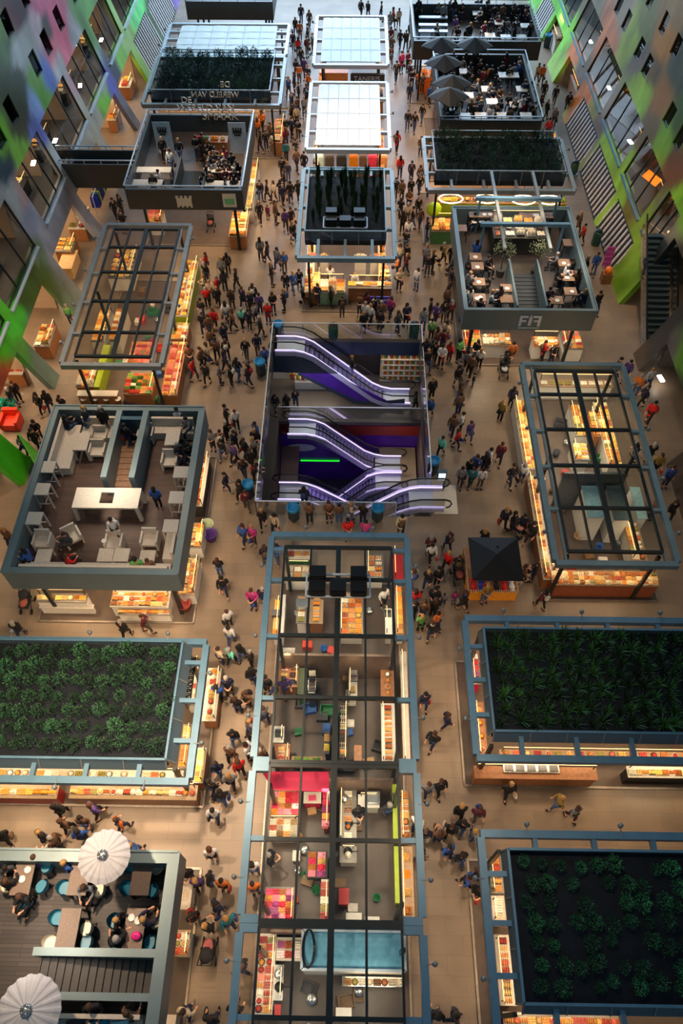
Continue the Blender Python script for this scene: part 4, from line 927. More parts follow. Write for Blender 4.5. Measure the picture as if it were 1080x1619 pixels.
# stall under the near left terrace: side counters
counter('pale counter with tools at the right edge of the near left terrace', (283, 1390, 303, 1438), front=paleoak, top=paleoak, kinds=('slices',), pal='white', sp=(.6, .9), light=False)
counter('heaped counter of mixed salads at the right edge of the near left terrace', (274, 1470, 300, 1512), kinds=('bowl', 'nuts', 'slices'), pal='mix', sp=(.4, .34))
counter('pale box counter at the bottom edge by the near left terrace', (258, 1604, 278, 1625), front=paleoak, top=paleoak, fill=False, light=False)
# stall under the cafe terrace
counter('red and white lit counter at the front left under the cafe terrace', (732, 520, 760, 548), kinds=('fruit', 'slices', 'hams'), pal='fruit', sp=(.42, .36))
counter('bright white food counter at the front under the cafe terrace', (762, 528, 808, 546), kinds=('bowl', 'slices', 'bottles'), pal='white', sp=(.42, .36), screen='b')
counter('wooden edged bright counter at the front right under the cafe terrace', (842, 532, 884, 548), kinds=('bowl', 'slices'), pal='white', sp=(.42, .36), front=white, top=wood)
counter('heaped counter of pale goods at the right corner under the cafe terrace', (888, 522, 920, 552), kinds=('slices', 'bowl', 'nuts'), pal='meat', sp=(.42, .36))
# centre stall behind the well
counter('left front counter of cheeses on the central stall behind the escalators', (482, 430, 506, 462), kinds=('slices', 'loaves', 'fruit'), pal='cheese', sp=(.42, .36), front=wood)
counter('bright blue white glass display on the front of the central stall behind the escalators', (505, 442, 546, 462), kinds=('slices', 'bottles'), pal='white', sp=(.42, .36), front=mat('pale_green_front', (150, 180, 140), .5), screen='b')
counter('brown front counter with blue sign on the central stall behind the escalators', (550, 444, 620, 456), z=1.1, kinds=('slices', 'loaves'), pal='cheese', sp=(.42, .36), front=wood)
counter('right side display of golden goods on the central stall behind the escalators', (600, 420, 619, 442), kinds=('loaves', 'slices'), pal='cheese', sp=(.42, .36))
x0, y = at(584, 468, .7); x1, _ = at(620, 468, .7)
yb = at(600, 478, 0.4)[1]
t = thing('sign_board', (x0, yb, .3), 'blue sign board with pale letters on the brown front counter', 'sign'); MB().box(x0, x1, yb - .06, yb, .3, .85).build('board', bluem, t)
def text(parent, s, loc, size, mt, rot=(PI / 2, 0, 0), ext=.01):
    cu = bpy.data.curves.new('lettering', 'FONT'); cu.body = s; cu.size = size; cu.extrude = ext; cu.align_x = 'CENTER'; cu.align_y = 'CENTER'
    o = bpy.data.objects.new('lettering', cu); COL.objects.link(o); dg = bpy.context.evaluated_depsgraph_get()
    me = bpy.data.meshes.new_from_object(o.evaluated_get(dg)); bpy.data.objects.remove(o); me.materials.clear(); me.materials.append(mt)
    o = bpy.data.objects.new('lettering', me); COL.objects.link(o); w = WL.get(parent.name, (0, 0, 0)) if parent else (0, 0, 0)
    o.location = (loc[0] - w[0], loc[1] - w[1], loc[2] - w[2]); o.rotation_euler = rot
    if parent: o.parent = parent
    return o
text(t, 'HUMMY', ((x0 + x1) / 2, yb - .08, .57), .36, palemetal)
for (a, b, kd, pl, wr) in ((488, 502, 'fruit', 'meat', 'first'), (505, 520, 'bowl', 'dark', 'second'), (560, 580, 'loaves', 'cheese', 'third'), (585, 604, 'slices', 'bread', 'fourth')):
    counter('%s back shelf from the left inside the planted central stall' % wr, (a, 402, b, 408), z=1.3, kinds=(kd,), pal=pl, sp=(.4, .4), light=False)
# aisle sides of the central stalls behind
for (nm, x0, x1, y0, y1, pal) in (('left side counter of the central stall behind the escalators', -2.75, -2.2, 37, 43.5, 'mix'), ('right side counter of the central stall behind the escalators', 1.65, 2.2, 37, 43.5, 'orange'), ('left side counter of the nearer white roofed stall', -2.8, -2.3, 47.2, 54.6, 'dark'), ('right side counter of the nearer white roofed stall', 1.8, 2.25, 47.2, 54.6, 'orange'), ('left side counter of the farthest white roofed stall', -2.75, -2.3, 58.5, 65, 'orange'), ('right side counter of the farthest white roofed stall', 1.9, 2.35, 58.5, 65, 'dark')):
    counter(nm, None, world=(x0, x1, y0, y1), kinds=('slices', 'fruit', 'bowl'), pal=pal, sp=(.5, .6), front=wood)
for (a, b, c1, lb) in ((497, 512, (190, 215, 215), 'pale glazed booth front'), (514, 528, (90, 80, 75), 'dark booth front'), (532, 548, (60, 60, 62), 'charcoal booth front'), (552, 566, (230, 140, 20), 'orange booth front'), (568, 580, (120, 90, 70), 'brown booth front'), (582, 596, (220, 60, 90), 'pink booth front'), (598, 612, (220, 150, 90), 'golden booth front')):
    x0, y0 = at(a, 262, .9); x1, _ = at(b, 262, .9)
    m = MB(); m.box(x0, x1, y0, y0 + .7, .04, 1.5); m.box(x0 + .05, x1 - .05, y0 + .1, y0 + .7, 1.5, 1.56); o = m.build('booth_counter', mat('booth_%d' % a, c1, .5)); tag(o, lb + ' in the gap between white roof and planted roof', 'booth')
for (a, b, lb) in ((506, 550, 'wooden counter front in the gap between the two white roofs'), (556, 606, 'dark counter front in the gap between the two white roofs')):
    x0, y0 = at(a, 120, 1.0); x1, _ = at(b, 120, 1.0)
    m = MB(); m.box(x0, x1, y0, y0 + .8, .04, 1.2); m.box(x0 - .03, x1 + .03, y0 - .05, y0 + .8, 1.2, 1.25); tag(m.build('booth_counter', wood if a < 520 else darkgrey), lb, 'booth')
# far right market stall: ringed lamps over a lit produce front, green fronted corner
counter('long lit produce front under the far right planted roof', (690, 312, 895, 322), kinds=('fruit', 'bowl', 'slices'), pal='fruit', sp=(.45, .4), front=lime)
counter('green fronted produce counter at the left corner of the far right stall', (681, 346, 716, 366), kinds=('slices', 'fruit'), pal='cheese', sp=(.42, .36), front=greenm)
for k, (a, b) in enumerate(((713, 314), (770, 314), (828, 316), (868, 316))):
    x, y = at(a, b, 2.4); m = MB(); m.sm = True; m.tube([(x + .75 * math.cos(q * PI / 10), y + .5 * math.sin(q * PI / 10), 2.4) for q in range(21)], .035, 6)
    t = thing('ring_lamp', (x, y, 2.4), ('leftmost', 'second', 'third', 'rightmost')[k] + ' oval ring lamp over the far right produce front', 'lamp'); m.build('ring', lampw, t)
    MB().bar((x, y + .5, 2.4), (x, y + .5, 3.65), .03).build('hanger', darkbar, t)
o = MB(); o.sm = True; x, y = at(686, 333, 1.5); o.ball((x, y, 1.6), .5, 14, 8, 1, .6, 1); tag(o.build('balloon_sign', mat('apple_green', (150, 185, 20), .35)), 'round apple green display sign above the green fronted counter', 'sign')
# far left terrace stall front and side
counter('glowing yellow produce display at the right front of the far left terrace', (364, 336, 392, 374), kinds=('fruit', 'slices', 'loaves'), pal='cheese', sp=(.42, .36), front=wood)
counter('lit side counter along the right of the far left terrace', (393, 258, 405, 332), kinds=('slices', 'bowl'), pal='mix', sp=(.42, .5), screen='r')
counter('white lit fish counter below the left front of the far left terrace', (232, 332, 258, 352), kinds=('slices', 'bowl'), pal='meat', sp=(.42, .36))
counter('golden bakery counter at the aisle by the far left planted roof', (432, 188, 448, 226), kinds=('loaves', 'slices'), pal='bread', sp=(.5, .5), front=wood, top=wood)
counter('row of lit food under the near edge of the far left planted roof', (250, 170, 420, 177), kinds=('slices', 'bowl'), pal='orange', sp=(.6, .5))
# stalls under the dark terraces
counter('orange lit bar front at the aisle under the dark crowded terrace', (664, 112, 690, 122), kinds=('bottles', 'fruit'), pal='orange', sp=(.5, .4), front=mat('orange_lit_front', (230, 110, 30), .5), z=1.3)
counter('long aisle counter down the left of the dark crowded terrace', (690, 150, 697, 210), kinds=('fruit', 'slices'), pal='orange', sp=(.5, .5), front=wood)
for (a, w) in ((708, 'left'), (828, 'right')):
    x, y = at(a, 216, 2.2); o = MB().box(x - .7, x + .7, y - .05, y + .05, 1.9, 2.5).build('light_box', orangelamp); tag(o, 'orange glowing box at the %s under the dark crowded terrace' % w, 'light')
# market cart with black square parasol
x0, x1, y0, y1 = 5.35, 7.55, 16.25, 18.6
t = thing('market_cart', ((x0 + x1) / 2, (y0 + y1) / 2, 0), 'mustard yellow souvenir cart under the black square parasol', 'cart')
MB().box(x0, x1, y0, y1, 0, .75).build('body', mat('mustard_front', (215, 140, 30), .5), t)
MB().box(x0 + .05, x1 - .05, y0 + .05, y1 - .05, .75, .8).build('tray', wood, t)
m = MB()
for i in range(22): m.bar((x0 + .02 + (x1 - x0 - .04) * i / 21, y0, .75), (x0 + .02 + (x1 - x0 - .04) * i / 21, y0, .95), .03)
for i in range(22): m.bar((x0, y0 + (y1 - y0) * i / 21, .75), (x0, y0 + (y1 - y0) * i / 21, .95), .03); m.bar((x1, y0 + (y1 - y0) * i / 21, .75), (x1, y0 + (y1 - y0) * i / 21, .95), .03)
m.build('fence', paleoak, t); MB().bar(((x0 + x1) / 2, (y0 + y1) / 2, .8), ((x0 + x1) / 2, (y0 + y1) / 2, 2.75), .07).build('parasol_pole', darkbar, t)
c = (6.35, 16.95); m = MB(); h = 1.08
pts = [(c[0] - h, c[1] - h, 2.45), (c[0] + h, c[1] - h, 2.45), (c[0] + h, c[1] + h, 2.45), (c[0] - h, c[1] + h, 2.45), (c[0], c[1], 2.85)]
m.add(pts + [(p[0], p[1], p[2] - .04) for p in pts], [(0, 1, 4), (1, 2, 4), (2, 3, 4), (3, 0, 4), (6, 5, 9), (7, 6, 9), (8, 7, 9), (5, 8, 9), (0, 5, 6, 1), (1, 6, 7, 2), (2, 7, 8, 3), (3, 8, 5, 0)])
pr = thing('square_parasol', (c[0], c[1], 2.4), 'black square parasol over the souvenir cart', 'parasol'); m.build('canvas', canvas_k, pr); MB().bar((c[0], c[1], .8), (c[0], c[1], 2.85), .05).build('pole', darkbar, pr)
CAP = MB(); CAP.sm = True; CAP.ball((0, 0, 0), .13, 10, 6, 1, 1, .8); CAP.box(-.09, .09, -.24, -.1, 0, .02); CAPM = CAP.mesh('souvenir_cap', cloth)
cc = [('red', (200, 20, 30)), ('blue', (30, 60, 180)), ('grey', (120, 120, 125)), ('black', (30, 30, 34)), ('red', (210, 25, 30)), ('white', (220, 220, 220))]
for i in range(12):
    n_, cl = cc[i % 6]; rw = i // 6
    spawn([('souvenir_cap', CAPM, None, 'c')], (x0 + .25 + .34 * (i % 6), y0 + .25 + .32 * rw, .86), 0, 1.05, 'souvenir cap laid out along the near edge of the mustard cart', 'cap', 'souvenir caps on the cart', {'c': cl})
# ------------------------------------------------------------ furniture on the terraces
def legs(m_, w, d, h, t=.06): return [(sx * (w / 2 - t / 2), sy * (d / 2 - t / 2), t, h) for sx in (-1, 1) for sy in (-1, 1)]
def table_proto(w, d, h, mt, leg=None, t=.07, top=.06, hole=False, rung=False):
    P = []; m = MB()
    if hole:
        q = .28
        m.box(-w / 2, -q, -d / 2, d / 2, h - top, h); m.box(q, w / 2, -d / 2, d / 2, h - top, h); m.box(-q, q, -d / 2, -q, h - top, h); m.box(-q, q, q, d / 2, h - top, h)
    else: m.box(-w / 2, w / 2, -d / 2, d / 2, h - top, h)
    P.append(('table', None, None, None)); P.append(('tabletop', m.mesh('tabletop', mt), 0, None))
    for (x, y, tt, hh) in legs(0, w, d, h, t): pass
    for sx in (-1, 1):
        for sy in (-1, 1):
            m = MB(); x = sx * (w / 2 - t / 2); y = sy * (d / 2 - t / 2); m.bar((x, y, h - top), (x * 1.04, y * 1.04, 0), t); P.append(('leg', m.mesh('leg', leg or mt), 0, None))
    if rung:
        m = MB()
        for sy in (-1, 1): m.bar((-w / 2, sy * (d / 2 - t / 2), h * .3), (w / 2, sy * (d / 2 - t / 2), h * .3), .04)
        m.bar((0, -d / 2, h * .3), (0, d / 2, h * .3), .04)
        P.append(('footrest', m.mesh('footrest', leg or mt), 0, None))
    return P
def legs(*a): return []
def chair_shell(mt, legm=black):
    P = [('shell_chair', None, None, None)]; m = MB(); m.sm = True
    n = 12; vs = []
    for z, r in ((.40, .2), (.44, .25), (.62, .28), (.78, .27)):
        for i in range(n + 1):
            a = PI * (-.1 + 1.2 * i / n); rr = r
            vs.append((rr * math.cos(a), rr * math.sin(a) * .95, z if z < .5 else z - .14 * abs(math.cos(a))))
    W_ = n + 1; fs = [(k * W_ + i, k * W_ + i + 1, (k + 1) * W_ + i + 1, (k + 1) * W_ + i) for k in range(3) for i in range(n)]
    inner = [(x * .9, y * .9, z) for x, y, z in vs]; m.add(vs, fs); m.add(inner, [f[::-1] for f in fs]); P.append(('backrest', m.mesh('backrest', mt), 0, None))
    m = MB(); m.lathe([(.2, .38), (.25, .42), (.24, .45)], n=14); P.append(('seat', m.mesh('seat', mt), 0, None))
    for sx in (-1, 1):
        for sy in (-1, 1): m = MB(); m.bar((sx * .1, sy * .1, .38), (sx * .22, sy * .22, 0), .03); P.append(('leg', m.mesh('leg', legm), 0, None))
    return P
def arm_chair(mt):
    P = [('armchair', None, None, None)]
    m = MB(); m.box(-.3, .3, -.3, .3, .3, .42); P.append(('seat', m.mesh('seat', mt), 0, None))
    m = MB(); m.box(-.3, .3, .24, .32, .42, .85); P.append(('backrest', m.mesh('backrest', mt), 0, None))
    for s in (-1, 1): m = MB(); m.box(s * .32 - .04, s * .32 + .04, -.3, .3, .0, .62); P.append(('armrest', m.mesh('armrest', mt), 0, None))
    return P
def place(P, loc, rz, label, cat, group=None, name=None, s=1.0):
    root = thing(name or P[0][0], loc, label, cat, group); root.rotation_euler = (0, 0, rz); root.scale = (s, s, s); out = {0: root}
    for i, (nm, me, pi, ck) in enumerate(P):
        if i == 0: continue
        o = bpy.data.objects.new(nm, me); COL.objects.link(o); o.parent = root
    return root
DZ = 3.5
def tp(px, py, h=0): x, y = at(px, py, DZ + h); return (x, y, DZ)
STOOL = table_proto(.62, .62, 1.0, paleoak, rung=True); BENCHT = table_proto(1.0, .62, .75, paleoak); LONGT = table_proto(2.75, 1.05, .95, paleoak, hole=True, t=.14, top=.1); LOWT = table_proto(.62, .62, .45, paleoak); ARM = arm_chair(paleoak)
for (x, y, l) in ((75, 738, 'topmost of the three tall stools on the left side'), (66, 773, 'middle of the three tall stools on the left side'), (54, 819, 'lowest of the three tall stools on the left side'), (286, 746, 'topmost of the three tall stools on the right side'), (279, 786, 'middle of the three tall stools on the right side'), (270, 831, 'lowest of the three tall stools on the right side')):
    place(STOOL, tp(x, y, 1), 0, 'whitewashed ' + l.replace('of the three tall stools', 'tall stool of three') + ' of the brown terrace', 'stool', name='high_stool')
place(LONGT, tp(169, 787, .95), 0, 'long whitewashed communal table with square hole in the top', 'table', name='communal_table')
place(BENCHT, tp(129, 698, .75), PI / 2, 'whitewashed table beside the left corner bench of the brown terrace', 'table', name='side_table')
place(BENCHT, tp(273, 690, .75), PI / 2, 'whitewashed table beside the right corner bench of the brown terrace', 'table', name='side_table')
for (x, y, r, l) in ((231, 686, 0, 'right of the stairwell'), (158, 690, 0, 'upper one left of the stairwell'), (155, 712, 0, 'lower one left of the stairwell'), (269, 728, 0, 'near the right wall'), (68, 855, 0, 'in the lower left corner'), (237, 853, 0, 'right of the lower middle'), (181, 857, 0, 'with white and red coat, below the long table'), (114, 848, .6, 'with a person beside it at the lower left')):
    place(ARM, tp(x, y, .4), r, 'whitewashed boxy armchair ' + l + ' of the brown terrace', 'armchair')
for (x, y, l) in ((69, 878, 'lower left'), (167, 877, 'left of the pair at the front middle'), (192, 877, 'right of the pair at the front middle'), (233, 880, 'lower right')):
    place(LOWT, tp(x, y, .45), 0, 'low square whitewashed table, ' + l + ' of the brown terrace', 'table', name='low_table')
def bench(x0, x1, y0, y1, back, label):
    t = thing('corner_bench', ((x0 + x1) / 2, (y0 + y1) / 2, DZ), label, 'bench')
    MB().box(x0, x1, y0, y1, DZ, DZ + .45).build('seat', paleoak, t)
    a, b, c, d = {'f': (x0, x1, y1, y1 + .12), 'l': (x0 - .12, x0, y0, y1), 'r': (x1, x1 + .12, y0, y1), 'n': (x0, x1, y0 - .12, y0)}[back]
    MB().box(a, b, c, d, DZ, DZ + .95).build('backrest', paleoak, t)
bench(-12.2, -10.6, 22.2, 22.95, 'f', 'whitewashed bench along the far left of the brown terrace')
bench(-13.0, -12.3, 20.4, 22.95, 'l', 'long whitewashed bench down the left wall of the brown terrace')
bench(-9.0, -7.1, 22.5, 22.95, 'f', 'whitewashed bench along the far right of the brown terrace')
bench(-13.0, -7.1, 15.2, 15.6, 'n', 'low whitewashed bench along the front parapet of the brown terrace')
bench(-7.5, -7.1, 15.8, 17.2, 'r', 'short whitewashed bench in the near right corner of the brown terrace')
# stairwell of the brown terrace
t = thing('stairwell', (-10, 21, 3.5), 'slate grey walled stairwell in the brown terrace', 'stairwell')
MB().box(-10.5, -10.25, 19.3, 23.1, 3.5, 4.8).build('side_wall', parapet, t); MB().box(-9.3, -9.05, 19.3, 23.1, 3.5, 4.8).build('side_wall', parapet, t); MB().box(-10.25, -9.3, 22.6, 22.8, 3.5, 4.75).build('end_wall', mat('teal_wall', (45, 85, 105), .4), t)
m = MB()
for i in range(8): m.box(-10.25, -9.3, 19.4 + .3 * i, 19.72 + .3 * i, 3.52, 3.56 + .04 * i)
m.build('steps', mat('stair_wood', (120, 90, 68), .5), t)
# near left terrace tables and chairs
TBL = table_proto(.6, 1.16, .75, tabletop_m, black, t=.05)
TEAL, CREAM = chair_shell(tealm), chair_shell(creamm)
tabs = ((37, 1383, 'leftmost brown table of the back row, laden with white crockery'), (126, 1383, 'brown table under the edge of the upper white umbrella'), (224, 1383, 'empty brown table near the right corner of the near left terrace'), (107, 1470, 'empty brown table in the middle of the near left terrace'), (212, 1470, 'brown table with white plates and pink bag near the right parapet'))
for (x, y, l) in tabs: place(TBL, tp(x, y, .75), 0, l, 'table', name='cafe_table')
for (x, y, r, p, l) in ((8, 1398, PI / 2, 1, 'cream shell chair at the left edge of the near left terrace'), (71, 1368, -PI / 2, 0, 'teal shell chair right of the laden table, upper one'), (63, 1400, -PI / 2 - .4, 0, 'teal shell chair right of the laden table, lower one, with red coat'), (38, 1424, PI, 0, 'dark teal shell chair at the near end of the laden table'),
                        (99, 1402, PI / 2, 0, 'teal shell chair left of the table under the umbrella'), (154, 1406, -PI / 2, 1, 'cream shell chair right of the table under the umbrella'), (199, 1403, PI / 2, 0, 'teal shell chair at the lower left of the empty corner table'), (238, 1407, -PI / 2 - .3, 0, 'teal shell chair at the lower right of the empty corner table'), (246, 1369, -PI / 2, 1, 'cream shell chair at the upper right of the empty corner table'), (201, 1368, PI / 2, 0, 'dark teal shell chair at the upper left of the empty corner table'),
                        (87, 1450, PI / 2, 0, 'teal shell chair at the upper left of the empty middle table'), (76, 1489, PI / 2, 1, 'cream shell chair at the lower left of the empty middle table'), (134, 1467, -PI / 2, 1, 'cream shell chair right of the empty middle table'), (134, 1489, -PI / 2, 0, 'teal shell chair at the lower right of the empty middle table'),
                        (182, 1487, PI / 2, 0, 'teal shell chair left of the table with pink bag'), (235, 1489, -PI / 2, 0, 'teal shell chair at the lower right of the table with pink bag'), (244, 1455, -PI / 2, 1, 'cream shell chair right of the table with pink bag'), (180, 1455, PI / 2, 0, 'dark teal shell chair behind the person in black, left of the table with pink bag')):
    place(CREAM if p else TEAL, tp(x, y, .6), r, l, 'chair', s=.84)
PL = MB(); PL.sm = True; PL.lathe([(.07, 0), (.13, .02), (.14, .03), (.1, .02)], n=16); PLATE = PL.mesh('plate', white)
for i, (x, y, z, l) in enumerate(((35, 1390, .76, 'white plate on the laden table'), (44, 1375, .76, 'white plate on the laden table'), (208, 1451, .76, 'white plate at the far end of the table with pink bag'), (218, 1456, .76, 'white plate at the far end of the table with pink bag'), (165, 856, .6, 'white cup plate by the coat chair'))):
    xx, yy = at(x, y, DZ + z); spawn([('plate', PLATE, None, None)], (xx, yy, DZ + .755 if i < 4 else DZ + .63), 0, .8, l, 'plate', 'plates on ' + l[-12:])
xx, yy = at(216, 1480, DZ + .78); m = MB(); m.sm = True; m.ball((xx, yy, DZ + .84), .13, 10, 6, 1.2, 1, .7); m.tube([(xx - .08, yy, DZ + .88), (xx, yy, DZ + .98), (xx + .08, yy, DZ + .88)], .012, 5); tag(m.build('handbag', mat('pink_bag', (235, 40, 140), .5)), 'bright pink bag on the brown table by the right parapet', 'bag')
# stair opening at the bottom of the near left terrace
t = thing('stairwell', (-7.5, 1.6, 3.5), 'dark stairs between blue grey rails at the front of the near left terrace', 'stairwell')
x0, x1 = -8.9, -5.5; ya, yb = .98, 1.86
MB().box(x0 - .2, x1, yb, yb + .22, 3.5, 4.5).build('side_wall', parapet, t); MB().box(x0, x1, ya - .2, ya, 3.5, 4.5).build('side_wall', parapet, t)
m = MB()
for i in range(15): xa = x0 + (x1 - x0) * i / 15; m.box(xa, xa + (x1 - x0) / 15, ya, yb, 3.5, 3.56 + .045 * (14 - i)); m.box(xa, xa + .03, ya, yb, 3.56, 3.62 + .045 * (14 - i))
m.build('steps', mat('stair_dark', (46, 44, 46), .5), t)
bench(-9.0, -5.7, -.1, .35, 'f', 'pale bench with teal cushions below the stairs of the near left terrace')
for i, (x, c1) in enumerate(((-8.3, (200, 215, 215)), (-7.6, (60, 60, 66)), (-6.9, (20, 130, 160)), (-6.3, (150, 205, 225)))):
    m = MB(); m.cbox(x, .1, DZ + .53, .5, .42, .14, .05 * i); tag(m.build('cushion', mat('cushion_%d' % i, c1, .8)), ('white', 'charcoal', 'teal', 'pale blue')[i] + ' cushion on the pale bench at the bottom of the near left terrace', 'cushion')
# umbrellas
def umbrella(px, py, zt, r, label):
    x, y = at(px, py, zt); t = thing('round_umbrella', (x, y, DZ), label, 'umbrella')
    m = MB(); n = 36; vs = []
    for k, (rr, z) in enumerate(((.06, .0), (.5, -.1), (.8, -.19), (1.0, -.3))):
        for i in range(n * 2):
            a = PI * i / n; w = 1 + (.018 if i % 4 < 2 else -.012) * (k > 0); 
            vs.append((x + r * rr * w * math.cos(a), y + r * rr * w * math.sin(a), zt + z * r + (.03 * rr if i % 4 in (0, 1) else 0)))
    N2 = n * 2; fs = [(k * N2 + i, k * N2 + (i + 1) % N2, (k + 1) * N2 + (i + 1) % N2, (k + 1) * N2 + i) for k in range(3) for i in range(N2)]
    m.add(vs, fs); m.build('canopy', canvas_w, t)
    MB().bar((x, y, DZ), (x, y, zt + .06), .06).build('pole', palemetal, t)
    m = MB(); m.sm = True; m.lathe([(.17, zt - .02), (.15, zt + .05), (.06, zt + .1)], x, y, 10)
    for i in range(5): m.ball((x + .1 * math.cos(i * 1.3), y + .1 * math.sin(i * 1.3), zt + .08), .05, 6, 4)
    m.build('crown', stainless, t)
umbrella(162, 1352, 6.1, .76, 'white round umbrella over the back row of tables on the near left terrace')
umbrella(41, 1598, 6.1, .85, 'white round umbrella at the bottom left corner of the near left terrace')
# cafe terrace: counters, tables, plants, overhead steel
ctm = mat('cafe_tabletop', (132, 104, 82), .5, 0, .15, 9); CT = table_proto(.66, .62, .75, ctm, black, t=.04); TALLT = table_proto(1.9, .5, 1.05, ctm, black, t=.05)
for (x, y, l) in ((752, 405, 'first cafe table from the back along the left parapet'), (755, 420, 'second cafe table from the back along the left parapet'), (757, 445, 'third cafe table along the left parapet'), (758, 470, 'round laden table by the people in white at the left front'), (802, 455, 'small table left of the cafe stairs, upper one'), (801, 472, 'small table left of the cafe stairs, lower one'), (892, 415, 'upper cafe table right of the stairs'), (898, 438, 'middle cafe table right of the stairs'), (902, 460, 'cafe table by the right parapet'), (880, 474, 'cafe table at the right front of the terrace'), (900, 383, 'cafe table with red tray near the right wall'), (729, 360, 'tall square table at the far left of the cafe terrace')):
    place(CT, tp(x, y, .75), 0, l, 'table', name='cafe_table')
for (x, y, l) in ((768, 339, 'long wooden bar table with row of stools at the back left of the cafe terrace'), (848, 340, 'long wooden bar table at the back right of the cafe terrace')): place(TALLT, tp(x, y, 1.05), 0, l, 'table', name='bar_table')
BS = [('bar_stool', None, None, None)]; m = MB(); m.lathe([(.16, .7), (.17, .74)], n=12); BS.append(('seat', m.mesh('seat', white), 0, None))
for a in range(4): m = MB(); m.bar((.1 * math.cos(a * PI / 2 + .7), .1 * math.sin(a * PI / 2 + .7), .7), (.18 * math.cos(a * PI / 2 + .7), .18 * math.sin(a * PI / 2 + .7), 0), .025); BS.append(('leg', m.mesh('leg', black), 0, None))
for i in range(5): place(BS, tp(750 + 12 * i, 351, .7), 0, 'white topped bar stool in the row before the back left bar table', 'stool', 'stools at the back bar table')
for i in range(4): place(BS, (*at(132 + 18 * i, 630, .75), .0), 0, 'round bar stool in the row before the wooden bar of the left glass roofed stall', 'stool', 'stools at the wooden bar')
t = thing('steel_trellis', (9.2, 36, 4.6), 'blue grey steel beams standing over the back of the cafe terrace', 'frame')
m = MB(); m.bar((6.9, 38.6, 5.6), (11.7, 38.6, 5.6), .2); m.build('beam', steel, t)
m = MB(); m.bar((7.0, 36.2, 5.6), (11.8, 36.2, 5.6), .2); m.build('beam', steel, t)
for x in (8.1, 10.5): m = MB(); m.bar((x, 34.2, 5.5), (x, 41.5, 5.5), .16); m.build('beam', galv, t)
for x in (7.2, 11.5):
    for y in (36.2, 38.6): m = MB(); m.bar((x, y, 3.5), (x, y, 5.6), .12); m.build('post', steel, t)
x0, y0 = at(785, 378, 4.6); x1, _ = at(855, 378, 4.6)
counter('dark bar block with appliances in the middle of the cafe terrace', None, world=(7.9, 10.9, 36.4, 38.4), z=4.6, base=3.5, front=darkgrey, top=darkgrey, kinds=('bottles', 'slices', 'bowl'), pal='white', sp=(.6, .55), light=True)
t = thing('stairwell', (9.3, 32.6, 3.5), 'dark walled stairs descending in the middle of the cafe terrace', 'stairwell')
for x in (8.55, 10.05): MB().box(x - .05, x + .05, 30.8, 34.6, 3.5, 4.6).build('side_wall', parapet, t)
m = MB()
for i in range(12): m.box(8.6, 10.0, 30.9 + .28 * i, 31.2 + .28 * i, 3.5, 3.54 + .03 * i)
m.build('steps', mat('stair_slate', (38, 44, 48), .5), t)
# stand of parasol tents, white banners and benches on the far terraces
def parasol4(px, py, label, z=5.7, r=1.25):
    x, y = at(px, py, z); t = thing('square_parasol', (x, y, DZ), label, 'parasol'); m = MB(); n = 8; vs = [(x, y, z + .45)]
    for i in range(n): a = PI / 4 * i; q = r * (1 if i % 2 else 1.3); vs.append((x + q * math.cos(a + PI / 8 * 0), y + q * math.sin(a), z - (.0 if i % 2 else .12)))
    vs += [(v[0], v[1], v[2] - .03) for v in vs]
    m.add(vs, [(0, 1 + i, 1 + (i + 1) % n) for i in range(n)] + [(n + 1, n + 2 + (i + 1) % n, n + 2 + i) for i in range(n)]); m.build('canvas', canvas_k, t)
    MB().bar((x, y, DZ), (x, y, z + .45), .06).build('pole', darkbar, t)
for (x, y, l) in ((697, 70, 'farthest left black parasol over the dark terrace'), (750, 70, 'farthest right black parasol between the two dark terraces'), (702, 98, 'black parasol second from the top at the left of the crowded terrace'), (715, 130, 'black parasol third from the top at the left of the crowded terrace'), (710, 150, 'nearest black parasol at the left of the crowded terrace')): parasol4(x, y, l, r=1.05)
FT = table_proto(.75, .75, .75, white, black, t=.04)
rr = random.Random(5)
for (x, y, l) in ((755, 20, 'a'), (790, 35, 'b'), (830, 40, 'c'), (775, 55, 'd'), (800, 58, 'e'), (825, 58, 'f')): place(FT, tp(x, y, .75), 0, 'small white table on the farthest dark terrace', 'table', 'white tables on the farthest dark terrace', 'cafe_table')
for (x, y) in ((740, 150), (760, 182), (778, 160), (795, 182), (815, 165), (832, 182), (735, 183), (797, 118), (812, 118), (735, 112), (720, 175), (770, 140), (825, 140)): place(FT, tp(x, y, .75), 0, 'small white table on the dark crowded terrace', 'table', 'white tables on the dark crowded terrace', 'cafe_table')
for (x, y, l) in ((258, 215, 'left'), (376, 216, 'right')):
    xa, ya = at(x, y, 4.6); t = thing('banner', (xa, ya, DZ), 'pale blue grey banner with dark castle mark at the %s of the far left terrace' % l, 'banner')
    m = MB(); m.box(xa - .55, xa + .55, ya - .03, ya, DZ, DZ + 2.0); m.build('sheet', mat('banner_sheet', (190, 208, 226), .6), t)
    m = MB(); q = DZ + 1.3; m.box(xa - .28, xa + .28, ya - .045, ya - .03, q, q + .22); 
    for k in (-.24, -.08, .08, .24): m.box(xa + k - .05, xa + k + .05, ya - .045, ya - .03, q + .22, q + .38)
    m.box(xa - .2, xa + .2, ya - .045, ya - .03, q - .14, q - .03); m.build('emblem', darkgrey, t)
LT = table_proto(2.2, .6, .78, paleoak, black, t=.05)
for (x, y, l) in ((242, 268, 'upper long wooden table at the left of the far left terrace'), (228, 288, 'lower long wooden table at the left of the far left terrace'), (353, 290, 'long white table before the seated crowd of the far left terrace'), (350, 268, 'long table amid the seated crowd of the far left terrace')): place(LT, tp(x, y, .78), 0, l, 'table', name='long_table')
